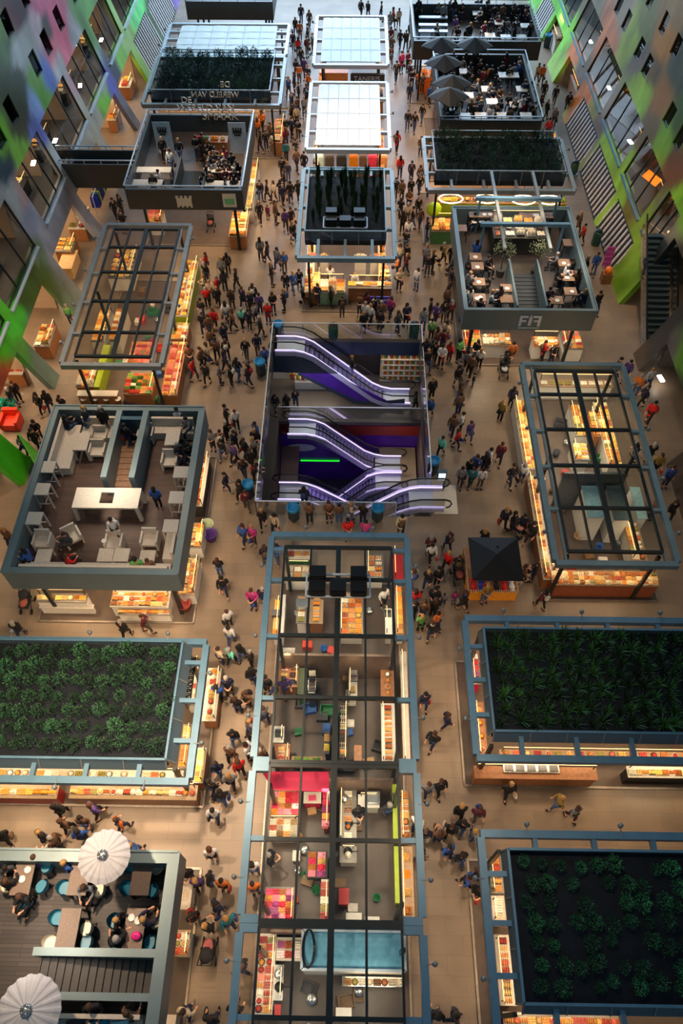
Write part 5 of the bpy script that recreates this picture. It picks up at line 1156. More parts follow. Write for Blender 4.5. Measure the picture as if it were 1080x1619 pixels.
counter('wooden produce bar at the back of the far left terrace', None, world=(-10.1, -7.9, 46.2, 47.0), z=4.5, base=3.5, front=wood, top=wood, kinds=('fruit', 'bowl'), pal='green', sp=(.5, .4), light=False)
t = thing('stairwell', (-9.8, 43, 3.5), 'open stairwell with pale rails in the far left terrace', 'stairwell')
for x in (-10.6, -8.9): m = MB(); m.box(x - .05, x + .05, 41.1, 44.6, 3.5, 4.5); m.build('side_wall', parapet_d, t)
MB().box(-10.55, -8.95, 41.1, 44.6, 3.5, 3.53).build('void_shade_sheet', mat('stair_void_shade', (24, 26, 28), .6), t)  # flat dark sheet on the deck stands for the shaded stair void
# benches with shelves on farthest terrace
for k, (y, l) in enumerate(((26, 'upper'), (38, 'middle'), (48, 'lower'))):
    xa, ya = at(685, y, 4.3); t = MB().box(xa - 1.1, xa + 1.1, ya - .2, ya + .2, 4.2, 4.28).build('shelf_board', palemetal); m = MB(); m.box(xa - 1.05, xa - 1.0, ya - .2, ya + .2, 3.5, 4.2); m.box(xa + 1.0, xa + 1.05, ya - .2, ya + .2, 3.5, 4.2)
    tag(t, '%s white bench board at the left of the farthest dark terrace' % l, 'bench'); WL[t.name] = (xa, ya, 4.2); m.build('support', darkgrey, t)
# front signs
sg = thing('front_sign', (9.2, 30.4, 3.95), 'white double F emblem on the slate front of the cafe terrace', 'sign')
cx_, yy = at(837, 503, 3.95)[0], 30.37; wh = mat('emblem_white', (250, 250, 250), .4)
for sg_, ox in ((1, -.55), (-1, .55)):
    m = MB()
    for (a_, b_, c_, d_) in ((0, .13, 3.62, 4.3), (.13, .42, 4.17, 4.3), (.13, .36, 3.9, 4.02)): m.box(min(cx_ + ox + sg_ * a_, cx_ + ox + sg_ * b_), max(cx_ + ox + sg_ * a_, cx_ + ox + sg_ * b_), yy - .03, yy, c_, d_)
    m.build('letter', wh, sg)
m = MB(); m.add([(cx_ - .07, yy - .04, 3.68), (cx_ + .07, yy - .04, 3.68), (cx_ + .09, yy - .04, 4.1), (cx_ + .02, yy - .04, 4.4), (cx_ - .07, yy - .04, 4.2), (cx_ - .07, yy, 3.68), (cx_ + .07, yy, 3.68), (cx_ + .09, yy, 4.1), (cx_ + .02, yy, 4.4), (cx_ - .07, yy, 4.2)], [(0, 1, 2, 3, 4), (9, 8, 7, 6, 5), (0, 5, 6, 1), (1, 6, 7, 2), (2, 7, 8, 3), (3, 8, 9, 4), (4, 9, 5, 0)]); m.build('flame', wh, sg)
m = MB(); m.box(cx_ - .55, cx_ + .55, yy - .02, yy, 3.48, 3.53); m.build('underline', wh, sg)
t = thing('front_sign', (-10, 40.75, 3.9), 'white castle shaped emblem on the front of the far left terrace', 'sign'); cx_ = at(292, 315, 3.9)[0]; m = MB(); m.box(cx_ - .45, cx_ + .45, 40.72, 40.78, 3.6, 4.1)
for k in (-.4, -.13, .13, .4): m.box(cx_ + k - .08, cx_ + k + .08, 40.72, 40.78, 4.1, 4.25); m.box(cx_ + k - .06, cx_ + k + .06, 40.72, 40.78, 3.5, 3.6)
m.build('emblem', creamm, t)
t = thing('front_sign', (-7.5, 40.75, 3.9), 'pale green and white panel on the front of the far left terrace', 'sign'); cx_ = at(364, 314, 3.9)[0]; MB().box(cx_ - .4, cx_ + .4, 40.72, 40.78, 3.55, 4.4).build('panel', creamm, t); MB().box(cx_ - .28, cx_ + .28, 40.7, 40.72, 3.75, 4.1).build('emblem', mat('mint_mark', (110, 190, 130), .5), t)
sg = thing('roof_lettering', (-9, 52, 4), 'wooden letters standing over the stall front behind the far left terrace', 'sign')
def lt(s, px, py, z, sz, flip=False):
    x, y = at(px, py, z); text(sg, s, (x, y, z), sz, mat('letter_wood', (205, 185, 160), .5), (PI / 2, 0, PI if flip else 0), .04)
lt('DE', 356, 134, 4.8, .55, True); lt('WERELD VAN', 340, 150, 4.6, .52, True)
for s_, px_, py_, z_, sz_ in (('DE', 292, 168, 5.6, .55), ('WERELD VAN', 322, 186, 5.1, .6), ('SMAAK', 345, 199, 4.6, .75)):
    x_ = at(px_, py_, z_)[0]; text(sg, s_, (x_, 49.2, z_), sz_, mat('letter_wood'), (PI / 2, 0, 0), .04)
m = MB(); m.bar((at(352, 140, 4.4)[0], 52.0, 3.4), (at(352, 140, 4.4)[0], 52.0, 5.2), .06); m.build('mast', darkbar, sg)
text(thing('stall_sign', (1, 57.6, 2.5), 'dark fascia with pale letters in the gap between the two white roofs', 'sign'), 'TANERIS', (1.0, 57.5, 3.1), .5, palemetal)
MB().box(-.2, 2.3, 57.55, 57.7, 2.8, 3.4).build('fascia', darkgrey, bpy.data.objects['stall_sign'])
# waste bins, kiosk, pushchairs, banners by the well
BIN = [('waste_bin', None, None, None)]; m = MB(); m.lathe([(.24, 0), (.27, .1), (.27, .85), (.25, .9)], n=4); BIN.append(('body', m.mesh('body', mat('bin_dark', (30, 50, 62), .4)), 0, None)); m = MB(); m.lathe([(.3, .9), (.31, 1.05), (.26, 1.08), (.2, 1.0), (.12, .95)], n=12); BIN.append(('lid', m.mesh('lid', mat('bin_blue', (20, 130, 190), .4)), 0, None))
GB = [('waste_bin', None, None, None)]; m = MB(); m.sm = True; m.lathe([(.24, 0), (.28, .1), (.28, .9), (.2, 1.0)], n=14); GB.append(('body', m.mesh('body', mat('bin_green', (25, 72, 62), .4)), 0, None)); m = MB(); m.lathe([(.2, .98), (.22, 1.04), (.1, 1.08)], n=14); GB.append(('lid', m.mesh('lid', black), 0, None))
for (x, y, P, l) in ((464, 812, BIN, 'blue lidded bin left of the people watching at the front of the well'), (597, 812, BIN, 'blue lidded bin right of the people watching at the front of the well'), (685, 738, BIN, 'blue lidded bin by the right side of the well'), (412, 582, BIN, 'blue lidded bin by the upper left corner of the well'), (441, 522, BIN, 'blue bin behind the upper left corner of the well'), (393, 775, BIN, 'blue bin by the lower left side of the well'), (527, 524, GB, 'dark green bin behind the middle of the well'), (655, 522, GB, 'dark green bin behind the right corner of the well'), (944, 376, GB, 'dark green bin by the roller grille on the right'), (908, 266, GB, 'dark green bin in the right aisle by the far right planted roof'), (866, 65, BIN, 'blue bin by the farthest right roller grille')):
    place(P, (*at(x, y, .5), 0), 0, l, 'bin')
t = thing('information_kiosk', (*at(697, 760, .6), 0), 'slim teal kiosk with bright screen at the right of the well', 'kiosk'); w = WL[t.name]
m = MB(); m.cbox(w[0], w[1], .7, .45, .18, 1.4); m.build('body', mat('kiosk_teal', (50, 85, 100), .4), t)
m = MB(); m.add([(w[0] - .17, w[1] - .1, .8), (w[0] + .17, w[1] - .1, .8), (w[0] + .17, w[1] - .1, 1.3), (w[0] - .17, w[1] - .1, 1.3), (w[0] - .17, w[1] - .12, .8), (w[0] + .17, w[1] - .12, .8), (w[0] + .17, w[1] - .12, 1.3), (w[0] - .17, w[1] - .12, 1.3)], [(0, 1, 2, 3), (7, 6, 5, 4), (0, 4, 5, 1), (2, 6, 7, 3), (0, 3, 7, 4), (1, 5, 6, 2)]); m.build('screen', mat('screen_white', (215, 225, 235), emit=1.2), t)
def stroller(px, py, rz, label, c1=(30, 32, 38), c2=(150, 80, 70)):
    x, y = at(px, py, .5); t = thing('pushchair', (x, y, 0), label, 'pushchair'); t.rotation_euler = (0, 0, rz)
    def ch(nm, m, mt): o = bpy.data.objects.new(nm, m.mesh(nm, mt)); COL.objects.link(o); o.parent = t; return o
    for sx in (-.24, .24):
        for sy in (-.35, .3): m = MB(); m.sm = True; m.tube([(sx - .02, sy, .13), (sx + .02, sy, .13)], .13, 12); ch('wheel', m, rubber)
    m = MB()
    for sx in (-.24, .24): m.bar((sx, -.35, .13), (sx, .45, 1.0), .03); m.bar((sx, .3, .13), (sx, -.1, .6), .03)
    m.bar((-.24, .45, 1.0), (.24, .45, 1.0), .035); ch('frame', m, darkbar)
    m = MB(); m.cbox(0, -.05, .5, .42, .6, .16); m.cbox(0, .2, .72, .42, .12, .45); o = ch('seat', m, cloth); o.color = (*lin(c1), 1)
    m = MB(); m.sm = True; m.ball((0, .15, .85), .26, 10, 6, .9, 1, .6); o = ch('hood', m, cloth); o.color = (*lin(c1), 1)
    m = MB(); m.sm = True; m.ball((0, -.15, .62), .18, 8, 5, 1, 1.4, .5); o = ch('blanket', m, cloth); o.color = (*lin(c2), 1)
stroller(329, 1504, PI, 'pushchair with pink and blue blanket pushed down the near left aisle', c2=(190, 110, 110)); stroller(797, 582, 0, 'dark pushchair before the cafe terrace counters', c2=(200, 200, 200)); stroller(40, 950, 0, 'dark pushchair at the left end of the brown planked terrace')
stroller(725, 905, .2, 'large black pushchair beside the souvenir cart'); stroller(817, 832, .8, 'black pushchair with pink blanket near the nut counter', c2=(220, 150, 150)); stroller(333, 352, 0, 'black pushchair below the far left terrace'); stroller(485, 468, 1.2, 'low pushchair by the left front of the cheese counter', c2=(230, 160, 40))
t = thing('display_stand', (*at(962, 408, .8), 0), 'magenta rack of leaflets by the right hand roller grille', 'stand'); w = WL[t.name]
m = MB()
for k in range(4): m.cbox(w[0], w[1] + .0, .4 + .35 * k, .5, .06, .3)
m.bar((w[0], w[1], 0), (w[0], w[1], 1.6), .05); m.build('panels', mat('magenta_panels', (200, 70, 160), .5), t)
t = thing('food_cart', (*at(960, 435, .5), 0), 'small orange goods stand by the right hand roller grille', 'stand'); w = WL[t.name]; m = MB(); m.cbox(w[0], w[1], .35, .6, .5, .7); m.build('body', wood, t); m = MB(); m.sm = True; m.ball((w[0], w[1], .85), .26, 8, 5); m.build('goods', mat('orange_goods', (235, 120, 30), .5), t)
# left hand wall shops
for (px, kd, pl, lb) in (((58, 512, 84, 548), ('slices', 'fruit', 'bottles'), 'mix', 'long produce table in the white walled left hand shop'), ((10, 578, 38, 592), ('fruit', 'slices'), 'fruit', 'lit fruit stand in the nearest left hand shop'), ((90, 376, 118, 398), ('loaves', 'slices'), 'bread', 'wooden bakery counter in the middle left hand shop'), ((112, 335, 140, 362), ('fruit', 'bowl'), 'meat', 'red and orange display in the middle left hand shop'), ((172, 170, 186, 190), ('fruit', 'slices'), 'orange', 'glowing orange display in the far left hand shop'), ((190, 122, 208, 138), ('fruit',), 'fruit', 'red display in the farthest left hand shop')):
    counter(lb, px, kinds=kd, pal=pl, sp=(.5, .45), front=wood)
for (px, lb, c1) in (((95, 395, 118, 425), 'pale wooden block in the middle left hand shop', (215, 175, 120)),):
    counter(lb, px, z=.8, front=mat('c_' + lb[:8], c1, .5), top=mat('c_' + lb[:8], c1, .5), fill=False, light=False, base=0)
MB_ = MB(); xa, ya = at(12, 738, 0.4)
t = thing('green_hoarding', (-14.9, 22.8, 0), 'bright green slanted panel at the left wall beside the brown terrace', 'panel'); m = MB(); m.add([(-15.9, 24.4, .1), (-14.6, 22.4, .1), (-14.9, 22.2, 1.6), (-16.3, 24.2, 1.9), (-15.95, 24.4, .1), (-14.65, 22.4, .1), (-14.95, 22.2, 1.6), (-16.35, 24.2, 1.9)], [(0, 1, 2, 3), (7, 6, 5, 4), (0, 4, 5, 1), (1, 5, 6, 2), (2, 6, 7, 3), (3, 7, 4, 0)]); m.build('panel', mat('vivid_green', (70, 170, 30), .5), t)
counter('glowing orange shop display behind the right hand wall', None, world=(17.2, 18.6, 60, 62.8), kinds=('fruit', 'slices'), pal='orange', sp=(.5, .45), front=wood, z=1.1)
counter('small lit display in the farthest right hand shop', None, world=(16.8, 17.5, 68.3, 70.4), kinds=('bottles',), pal='white', sp=(.5, .45), front=white, z=1.2)
for k, (ya, yb) in enumerate(((41, 45.5), (47, 52), (54, 58.5), (61, 65.5))):
    counter('fruit display behind right upper glazing, number %s from the stairs' % ('one', 'two', 'three', 'four')[k], None, world=(18.7, 19.5, ya + .3, ya + 2.2), z=3.7, base=2.86, kinds=('fruit', 'bowl'), pal=('orange', 'fruit', 'cheese', 'orange')[k], sp=(.5, .5), front=wood)
for k, ya in enumerate((25.5, 32, 39.5, 45, 52, 59)):
    counter('dark table of warm food behind left upper glazing, %s from the camera' % ('first', 'second', 'third', 'fourth', 'fifth', 'sixth')[k], None, world=(-20.4, -19.4, ya, ya + 2.5), z=4.6, base=3.76, kinds=('bowl', 'loaves', 'slices'), pal=('cheese', 'bread', 'cheese', 'bread', 'white', 'bread')[k], sp=(.6, .6), front=darkgrey, top=darkgrey)

# ------------------------------------------------------------ loose equipment standing about in the stalls
def pm(nm, f, mt): m = MB(); f(m); return m.mesh(nm, mt)
def _till(m): m.cbox(0, 0, .06, .34, .34, .12); m.cbox(0, .05, .2, .28, .06, .2)
def _pan(m): m.sm = True; m.lathe([(.13, 0), (.17, .07), (.165, .07), (.12, .015)], n=14); m.bar((.15, 0, .06), (.42, 0, .08), .025)
def _pot(m): m.sm = True; m.lathe([(.15, 0), (.16, .02), (.16, .22), (.14, .24), (.03, .26)], n=14)
def _box(m): m.cbox(0, 0, .14, .42, .32, .28); m.box(-.02, .02, -.165, .165, .275, .285)
def _bucket(m): m.sm = True; m.lathe([(.13, 0), (.17, .3), (.15, .3), (.12, .03)], n=14)
def _oven(m): m.cbox(0, 0, .2, .55, .45, .4); m.cbox(0, -.23, .2, .4, .03, .22)
def _crate(m):
    for k in (.05, .15, .25): m.box(-.28, .28, -.2, -.17, k - .03, k + .03); m.box(-.28, .28, .17, .2, k - .03, k + .03); m.box(-.28, -.25, -.17, .17, k - .03, k + .03); m.box(.25, .28, -.17, .17, k - .03, k + .03)
    m.box(-.25, .25, -.17, .17, 0, .03)
EQ = {'till': pm('till', _till, objm), 'frying_pan': pm('frying_pan', _pan, black), 'cooking_pot': pm('cooking_pot', _pot, stainless), 'storage_box': pm('storage_box', _box, objm), 'bucket': pm('bucket', _bucket, objm), 'counter_oven': pm('counter_oven', _oven, stainless), 'plastic_crate': pm('plastic_crate', _crate, objm)}
EC = [(190, 150, 100), (60, 60, 64), (200, 60, 40), (40, 90, 160), (220, 215, 205), (40, 120, 70), (120, 90, 60)]
def equip(where, x0, x1, y0, y1, n, zz=(.04,), kinds=None):
    q = random.Random(int(x0 * 100 + y0 * 10))
    for i in range(n):
        k = q.choice(kinds or list(EQ)); z = q.choice(zz)
        spawn([(k, EQ[k], None, 'c')], (q.uniform(x0, x1), q.uniform(y0, y1), z), q.choice((0, PI / 2, .2, -.3)), q.uniform(.8, 1.15), '%s standing %s' % (k.replace('_', ' '), where), k.replace('_', ' '), '%s standing %s' % (k.replace('_', ' '), where), {'c': q.choice(EC)})
FL = ['storage_box', 'plastic_crate', 'bucket', 'storage_box', 'cooking_pot']
equip('on the floor in the far half of the long central stall', -2.3, 1.6, 8.4, 16.2, 26, (.04,), FL)
equip('on the floor in the middle of the long central stall', -2.3, 1.6, 3.4, 7.2, 18, (.04,), FL)
equip('on the floor at the near end of the long central stall', -2.2, 1.6, -.5, 1.4, 8, (.04,), FL)
equip('on the floor of the right glass roofed stall', 9.6, 12.8, 17, 27, 24, (.04,), FL)
equip('on the floor of the left glass roofed stall', -13.2, -9.9, 27.6, 37.8, 30, (.04,), FL)
C1W = 'on a counter of the long central stall'
for (px, py, k) in ((470, 1052, 'cooking_pot'), (545, 1262, 'cooking_pot'), (552, 1300, 'frying_pan'), (550, 1345, 'frying_pan'), (441, 1158, 'till'), (613, 968, 'till'), (590, 1262, 'counter_oven'), (478, 960, 'counter_oven'), (560, 1070, 'till'), (437, 970, 'storage_box'), (628, 1260, 'till'), (441, 1560, 'frying_pan'), (440, 1540, 'cooking_pot')):
    x, y = at(px, py, 1.15); spawn([(k, EQ[k], None, 'c')], (x, y, 1.0 if py != 960 else 1.2), 0, .9, '%s standing %s' % (k.replace('_', ' '), C1W), k.replace('_', ' '), '%s standing %s' % (k.replace('_', ' '), C1W), {'c': (70, 70, 74)})
# partitions and panels between the bays of the long central stall
for (a, b, c, d, h, mt, l) in ((-2.5, 1.75, 12.42, 12.52, 2.3, mat('brown_partition', (104, 84, 70), .6), 'brown partition between the second and third bays of the long central stall'), (-.42, -.32, 8.0, 12.3, 2.4, mat('dark_teal_partition', (30, 60, 56), .5), 'dark teal partition along the middle of the third and fourth bays'), (-2.5, 1.75, 7.62, 7.72, 2.3, mat('brown_partition'), 'brown partition behind the pink sweet shop'), (-.42, -.32, 3.0, 7.4, 2.2, mat('dark_partition', (48, 40, 38), .5), 'dark partition along the middle of the sweet shop bays'), (-2.4, 1.7, 2.86, 2.94, 1.6, mat('brown_partition'), 'low partition behind the cold room'),
                                 (9.95, 12.9, 21.5, 21.62, 2.6, mat('grey_partition', (96, 98, 98), .5), 'grey partition across the middle of the right glass roofed stall')):
    tag(MB().box(a, b, c, d, .04, h).build('partition', mt), l, 'partition')

# stacked crates, red seat and clothes rail by the left wall
for k in range(10):
    x, y = at(2 + 7 * (k % 3), 640 + 5 * (k % 2), .6)
    spawn([('plastic_crate', EQ['plastic_crate'], None, 'c')], (x, y, .005 + .31 * (k // 3)), PI / 2 * (k % 2) * 0, .95, 'teal crate stacked by the left wall behind the red seat', 'plastic crate', 'teal crates by the left wall', {'c': (20, 150, 125)})
x, y = at(16, 664, .5); t = thing('padded_armchair', (x, y, 0), 'bright orange red padded armchair by the left wall', 'armchair'); rd = mat('orange_red_vinyl', (215, 50, 22), .4)
for nm, m in (('seat', MB().cbox(x, y, .3, .8, .8, .4)), ('backrest', MB().cbox(x, y + .4, .6, .8, .2, .7)), ('armrest', MB().cbox(x - .42, y, .42, .16, .8, .6)), ('armrest', MB().cbox(x + .42, y, .42, .16, .8, .6))): m.build(nm, rd, t)
x, y = at(158, 305, .9); t = thing('clothes_rail', (x, y, 0), 'clothes rail with blue and yellow garments by the left wall', 'rail')
m = MB(); m.bar((x, y - 1.6, 0), (x, y - 1.6, 1.6), .05); m.bar((x, y + 1.6, 0), (x, y + 1.6, 1.6), .05); m.bar((x, y - 1.6, 1.6), (x, y + 1.6, 1.6), .05); m.build('frame', palemetal, t)
for k in range(14):
    m = MB(); yy = y - 1.45 + .22 * k; m.add([(x - .22, yy, 1.5), (x + .22, yy, 1.5), (x + .28, yy + .04, .7), (x - .28, yy + .04, .7), (x - .22, yy + .09, 1.5), (x + .22, yy + .09, 1.5), (x + .28, yy + .12, .7), (x - .28, yy + .12, .7)], [(0, 3, 2, 1), (4, 5, 6, 7), (0, 4, 7, 3), (1, 2, 6, 5), (0, 1, 5, 4), (3, 7, 6, 2)])
    m.build('garment', mat('garment_%d' % (k % 5), ((26, 44, 170), (20, 30, 60), (30, 110, 150), (190, 180, 60), (40, 40, 46))[k % 5], .8), t)
# white lettered fascia and slanted struts of the near left stall
xa, ya = at(301, 1080, 2.7); t = thing('stall_sign', (xa, ya, 2.5), 'dark fascia with white script on the right side of the near left stall', 'sign')
MB().box(xa - .05, xa + .05, ya - .95, ya + .95, 2.5, 2.95).build('fascia', black, t); [MB().bar((xa - .1 + .05 * (k % 3), ya - .85 + .085 * k, 2.97), (xa + .1 - .04 * (k % 2), ya - .82 + .085 * k, 2.97), .035, .02).build('letter_stroke', white, t) for k in range(20)]; MB().box(xa - .17, xa + .17, ya - .95, ya + .95, 2.93, 2.96).build('top_board', black, t)

DCH = chair_shell(mat('dark_leather', (60, 52, 48), .5))
for k, (x, y, r) in enumerate(((742, 418, 1.57), (741, 446, 1.57), (742, 466, 1.57), (770, 446, -1.57), (770, 420, -1.57), (880, 412, 1.57), (884, 436, 1.57), (912, 440, -1.57), (866, 470, 1.57), (915, 462, -1.57), (905, 412, -1.57), (790, 470, 1.57))):
    place(DCH, tp(x, y, .6), r, 'dark shell chair at a cafe table on the cafe terrace', 'chair', 'dark chairs of the cafe terrace', s=.85)
for k, (x, y) in enumerate(((752, 406), (757, 446), (760, 470), (754, 472), (892, 416), (897, 439), (905, 461), (881, 475), (802, 456), (850, 340), (846, 340), (766, 339), (775, 339), (755, 422))):
    xx, yy = at(x, y, DZ + (.78 if y > 350 else 1.07)); spawn([('plate', PLATE, None, None)], (xx, yy, DZ + (.755 if y > 350 else 1.055)), 0, .95, 'white plate on a table of the cafe terrace', 'plate', 'plates of the cafe terrace')
# ------------------------------------------------------------ planting
def bush(seed, h=.55, r=.32, n=260, leaf=.075, upright=0.0):
    q = random.Random(seed); m = MB()
    for i in range(n):
        a = q.uniform(0, 2 * PI); t_ = q.random() ** .5; e = q.uniform(-.2, 1.0); rr = r * t_ * math.cos(e * .9) ; z = .12 + h * (.25 + .75 * q.random()) * (.5 + .5 * math.cos(t_ * 1.4))
        c = Vector((rr * math.cos(a), rr * math.sin(a), z)); d = Vector((math.cos(a) * .8 + q.uniform(-.5, .5), math.sin(a) * .8 + q.uniform(-.5, .5), q.uniform(.1, .9) + upright)).normalized()
        s = d.cross(Vector((q.uniform(-1, 1), q.uniform(-1, 1), q.uniform(-1, 1)))).normalized() * leaf * .35
        L = leaf * q.uniform(.7, 1.4); m.add([c, c + d * L * .5 + s, c + d * L, c + d * L * .5 - s], [(0, 1, 2, 3)])
    return m
def blades(seed, n=60, h=.6, r=.22):
    q = random.Random(seed); m = MB()
    for i in range(n):
        a = q.uniform(0, 2 * PI); b = Vector((r * .4 * q.random() * math.cos(a), r * .4 * q.random() * math.sin(a), 0)); hh = h * q.uniform(.5, 1.1); d = Vector((math.cos(a), math.sin(a), 0)) * r * q.uniform(.3, 1.3)
        s = d.cross(Vector((0, 0, 1))).normalized() * .017; p1 = b + d * .35 + Vector((0, 0, hh * .6)); p2 = b + d + Vector((0, 0, hh))
        m.add([b - s, b + s, p1 + s, p1 - s, p2], [(0, 1, 2, 3), (3, 2, 4)])
    return m
STEM = MB().bar((0, 0, 0), (0, 0, .3), .03).mesh('stem', mat('bark', (60, 45, 32), .8))
BUSH = [bush(k).mesh('foliage', leafm) for k in range(5)]; TALLB = [bush(20 + k, .95, .3, 240, .09, .5).mesh('foliage', leafm) for k in range(4)]
GRASS = [blades(40 + k, 34, .55, .3).mesh('foliage', leafm) for k in range(4)]; REED = [blades(60 + k, 110, 1.0, .16).mesh('foliage', leafm) for k in range(3)]
def plants(kind, x0, x1, y0, y1, nx, ny, where, label, s=1.0, jit=.15, col=(46, 92, 52), skip=.0, rows=True, z=3.82, sv=.25):
    q = random.Random(nx * 31 + ny); me = {'bush': BUSH, 'tall': TALLB, 'grass': GRASS, 'reed': REED}[kind]
    nm = {'bush': 'leafy_shrub', 'tall': 'bushy_shrub', 'grass': 'grass_tuft', 'reed': 'reed_clump'}[kind]
    for k in range(ny):
        for i in range(nx):
            if q.random() < skip: continue
            x = x0 + (x1 - x0) * (i + .5 + (.25 if k % 2 and rows else 0) + q.uniform(-jit, jit)) / nx; y = y0 + (y1 - y0) * (k + .5 + q.uniform(-jit, jit)) / ny
            if not (x0 < x < x1): continue
            g = q.uniform(.65, 1.25); c = tuple(min(255, v * g) for v in col)
            spawn([(nm, me[q.randrange(len(me))], None, 'l'), ('stem', STEM, 0, None)], (x, y, z), q.uniform(0, 6.28), s * q.uniform(1 - sv, 1 + sv * .6), label, 'plant', label + ' (planting)', {'l': c})
plants('bush', -12.9, -6.3, 7.95, 11.95, 12, 7, '', 'dark green leafy shrub growing in the planter tray of the near left stall', .84, .16, (52, 96, 60))
plants('bush', 5.45, 11.3, 1.1, 4.9, 10, 7, '', 'round green shrub spaced out on the dark soil of the near right stall', .74, .22, (42, 108, 62), .14)
plants('grass', 5.35, 12.9, 9.0, 12.75, 15, 8, '', 'dark grassy tuft planted in rows on the middle right stall', 1.0, .22, (52, 98, 46))
plants('reed', -2.45, 1.8, 38.7, 43.5, 6, 8, '', 'tall dark reed clump planted on the central stall behind the escalators', 1.0, .2, (34, 66, 38))
plants('tall', 5.3, 12.9, 43.6, 47.8, 15, 5, '', 'tall dark shrub in the planter of the far right market stall', .95, .25, (40, 72, 52))
plants('tall', -13.7, -5.8, 53.1, 58.6, 14, 7, '', 'dark bushy plant in the planter of the far left stall', .95, .3, (44, 80, 60))
for (x, y, l) in ((797, 402, 'left'), (853, 402, 'right')):
    xa, ya = at(x, y, 4.9); t = thing('potted_tree', (xa, ya, 3.5), 'small pale leaved tree in a pot %s of the cafe terrace stairs' % l, 'tree'); w = WL[t.name]
    m = MB(); m.lathe([(.2, 3.5), (.26, 3.95)], xa, ya, 12); m.build('pot', darkgrey, t); MB().bar((xa, ya, 3.95), (xa, ya, 4.9), .05).build('trunk', MATS['bark'], t)
    o = bpy.data.objects.new('foliage', bush(88 + int(x), .9, .6, 300, .09).mesh('foliage', leafm)); COL.objects.link(o); o.parent = t; o.location = (0, 0, 1.2); o.color = (*lin((120, 130, 96)), 1)
print('objects before people', len(bpy.data.objects), 'goods', GN[0])
# ------------------------------------------------------------ people
def skin_mesh(name, V, E, RAD, mt, sub=1, root=0):
    me = bpy.data.meshes.new('tmp'); me.from_pydata(V, E, []); o = bpy.data.objects.new('tmp', me); COL.objects.link(o)
    md = o.modifiers.new('s', 'SKIN'); md.use_smooth_shade = True
    for i, r in enumerate(RAD):
        sv = me.skin_vertices[0].data[i]; sv.radius = (r, r) if not isinstance(r, tuple) else r; sv.use_root = (i == root)
    m2 = o.modifiers.new('u', 'SUBSURF'); m2.levels = sub; m2.render_levels = sub
    bpy.context.view_layer.update(); dg = bpy.context.evaluated_depsgraph_get()
    out = bpy.data.meshes.new_from_object(o.evaluated_get(dg)); bpy.data.objects.remove(o); out.name = name; out.materials.clear(); out.materials.append(mt)
    return out
def pose(kind):
    # joints for a figure facing -Y; returns dict
    J = dict(pel=(0, 0, .95), waist=(0, 0, 1.08), chest=(0, 0, 1.3), neck=(0, 0, 1.47), head=(0, -.01, 1.6), top=(0, 0, 1.7))
    for s, n in ((-1, 'l'), (1, 'r')):
        J['sh' + n] = (s * .18, .0, 1.41); J['el' + n] = (s * .23, .02, 1.14); J['wr' + n] = (s * .22, -.06, .92); J['ha' + n] = (s * .21, -.09, .84)
        J['hp' + n] = (s * .09, 0, .9); J['kn' + n] = (s * .1, -.02, .5); J['an' + n] = (s * .1, .02, .09); J['to' + n] = (s * .12, -.16, .04)
    if kind.startswith('walk'):
        k = 1 if kind == 'walk' else -1
        for s, n in ((-1, 'l'), (1, 'r')):
            f = s * k
            J['kn' + n] = (s * .09, -.12 * f - .04, .52); J['an' + n] = (s * .09, -.21 * f + .04, .1 + (.07 if f < 0 else 0)); J['to' + n] = (s * .1, -.21 * f - .14, .04)
            J['el' + n] = (s * .23, .07 * f + .03, 1.15); J['wr' + n] = (s * .22, .11 * f - .05, .93); J['ha' + n] = (s * .21, .13 * f - .08, .86)
    if kind == 'hold':
        for s, n in ((-1, 'l'), (1, 'r')): J['el' + n] = (s * .24, .0, 1.16); J['wr' + n] = (s * .12, -.24, 1.12); J['ha' + n] = (s * .06, -.32, 1.15)
    if kind == 'lean':
        for k in ('waist', 'chest', 'neck', 'head', 'top'):
            x, y, z = J[k]; t = (z - .95); J[k] = (x, y - t * .38, z - t * .08)
        for s, n in ((-1, 'l'), (1, 'r')): J['sh' + n] = (s * .18, -.17, 1.37); J['el' + n] = (s * .23, -.3, 1.14); J['wr' + n] = (s * .16, -.48, 1.08); J['ha' + n] = (s * .14, -.56, 1.08)
    if kind == 'sit':
        for k in ('pel', 'waist', 'chest', 'neck', 'head', 'top'):
            x, y, z = J[k]; J[k] = (x, y + (.02 - (z - .95) * .12), z - .42)
        for s, n in ((-1, 'l'), (1, 'r')):
            J['sh' + n] = (s * .18, -.04, .99); J['el' + n] = (s * .24, -.12, .75); J['wr' + n] = (s * .16, -.34, .76); J['ha' + n] = (s * .12, -.42, .77)
            J['hp' + n] = (s * .1, -.02, .5); J['kn' + n] = (s * .13, -.44, .5); J['an' + n] = (s * .13, -.42, .09); J['to' + n] = (s * .14, -.58, .04)
    return J
def lerp(a, b, t): return tuple(a[i] + (b[i] - a[i]) * t for i in range(3))
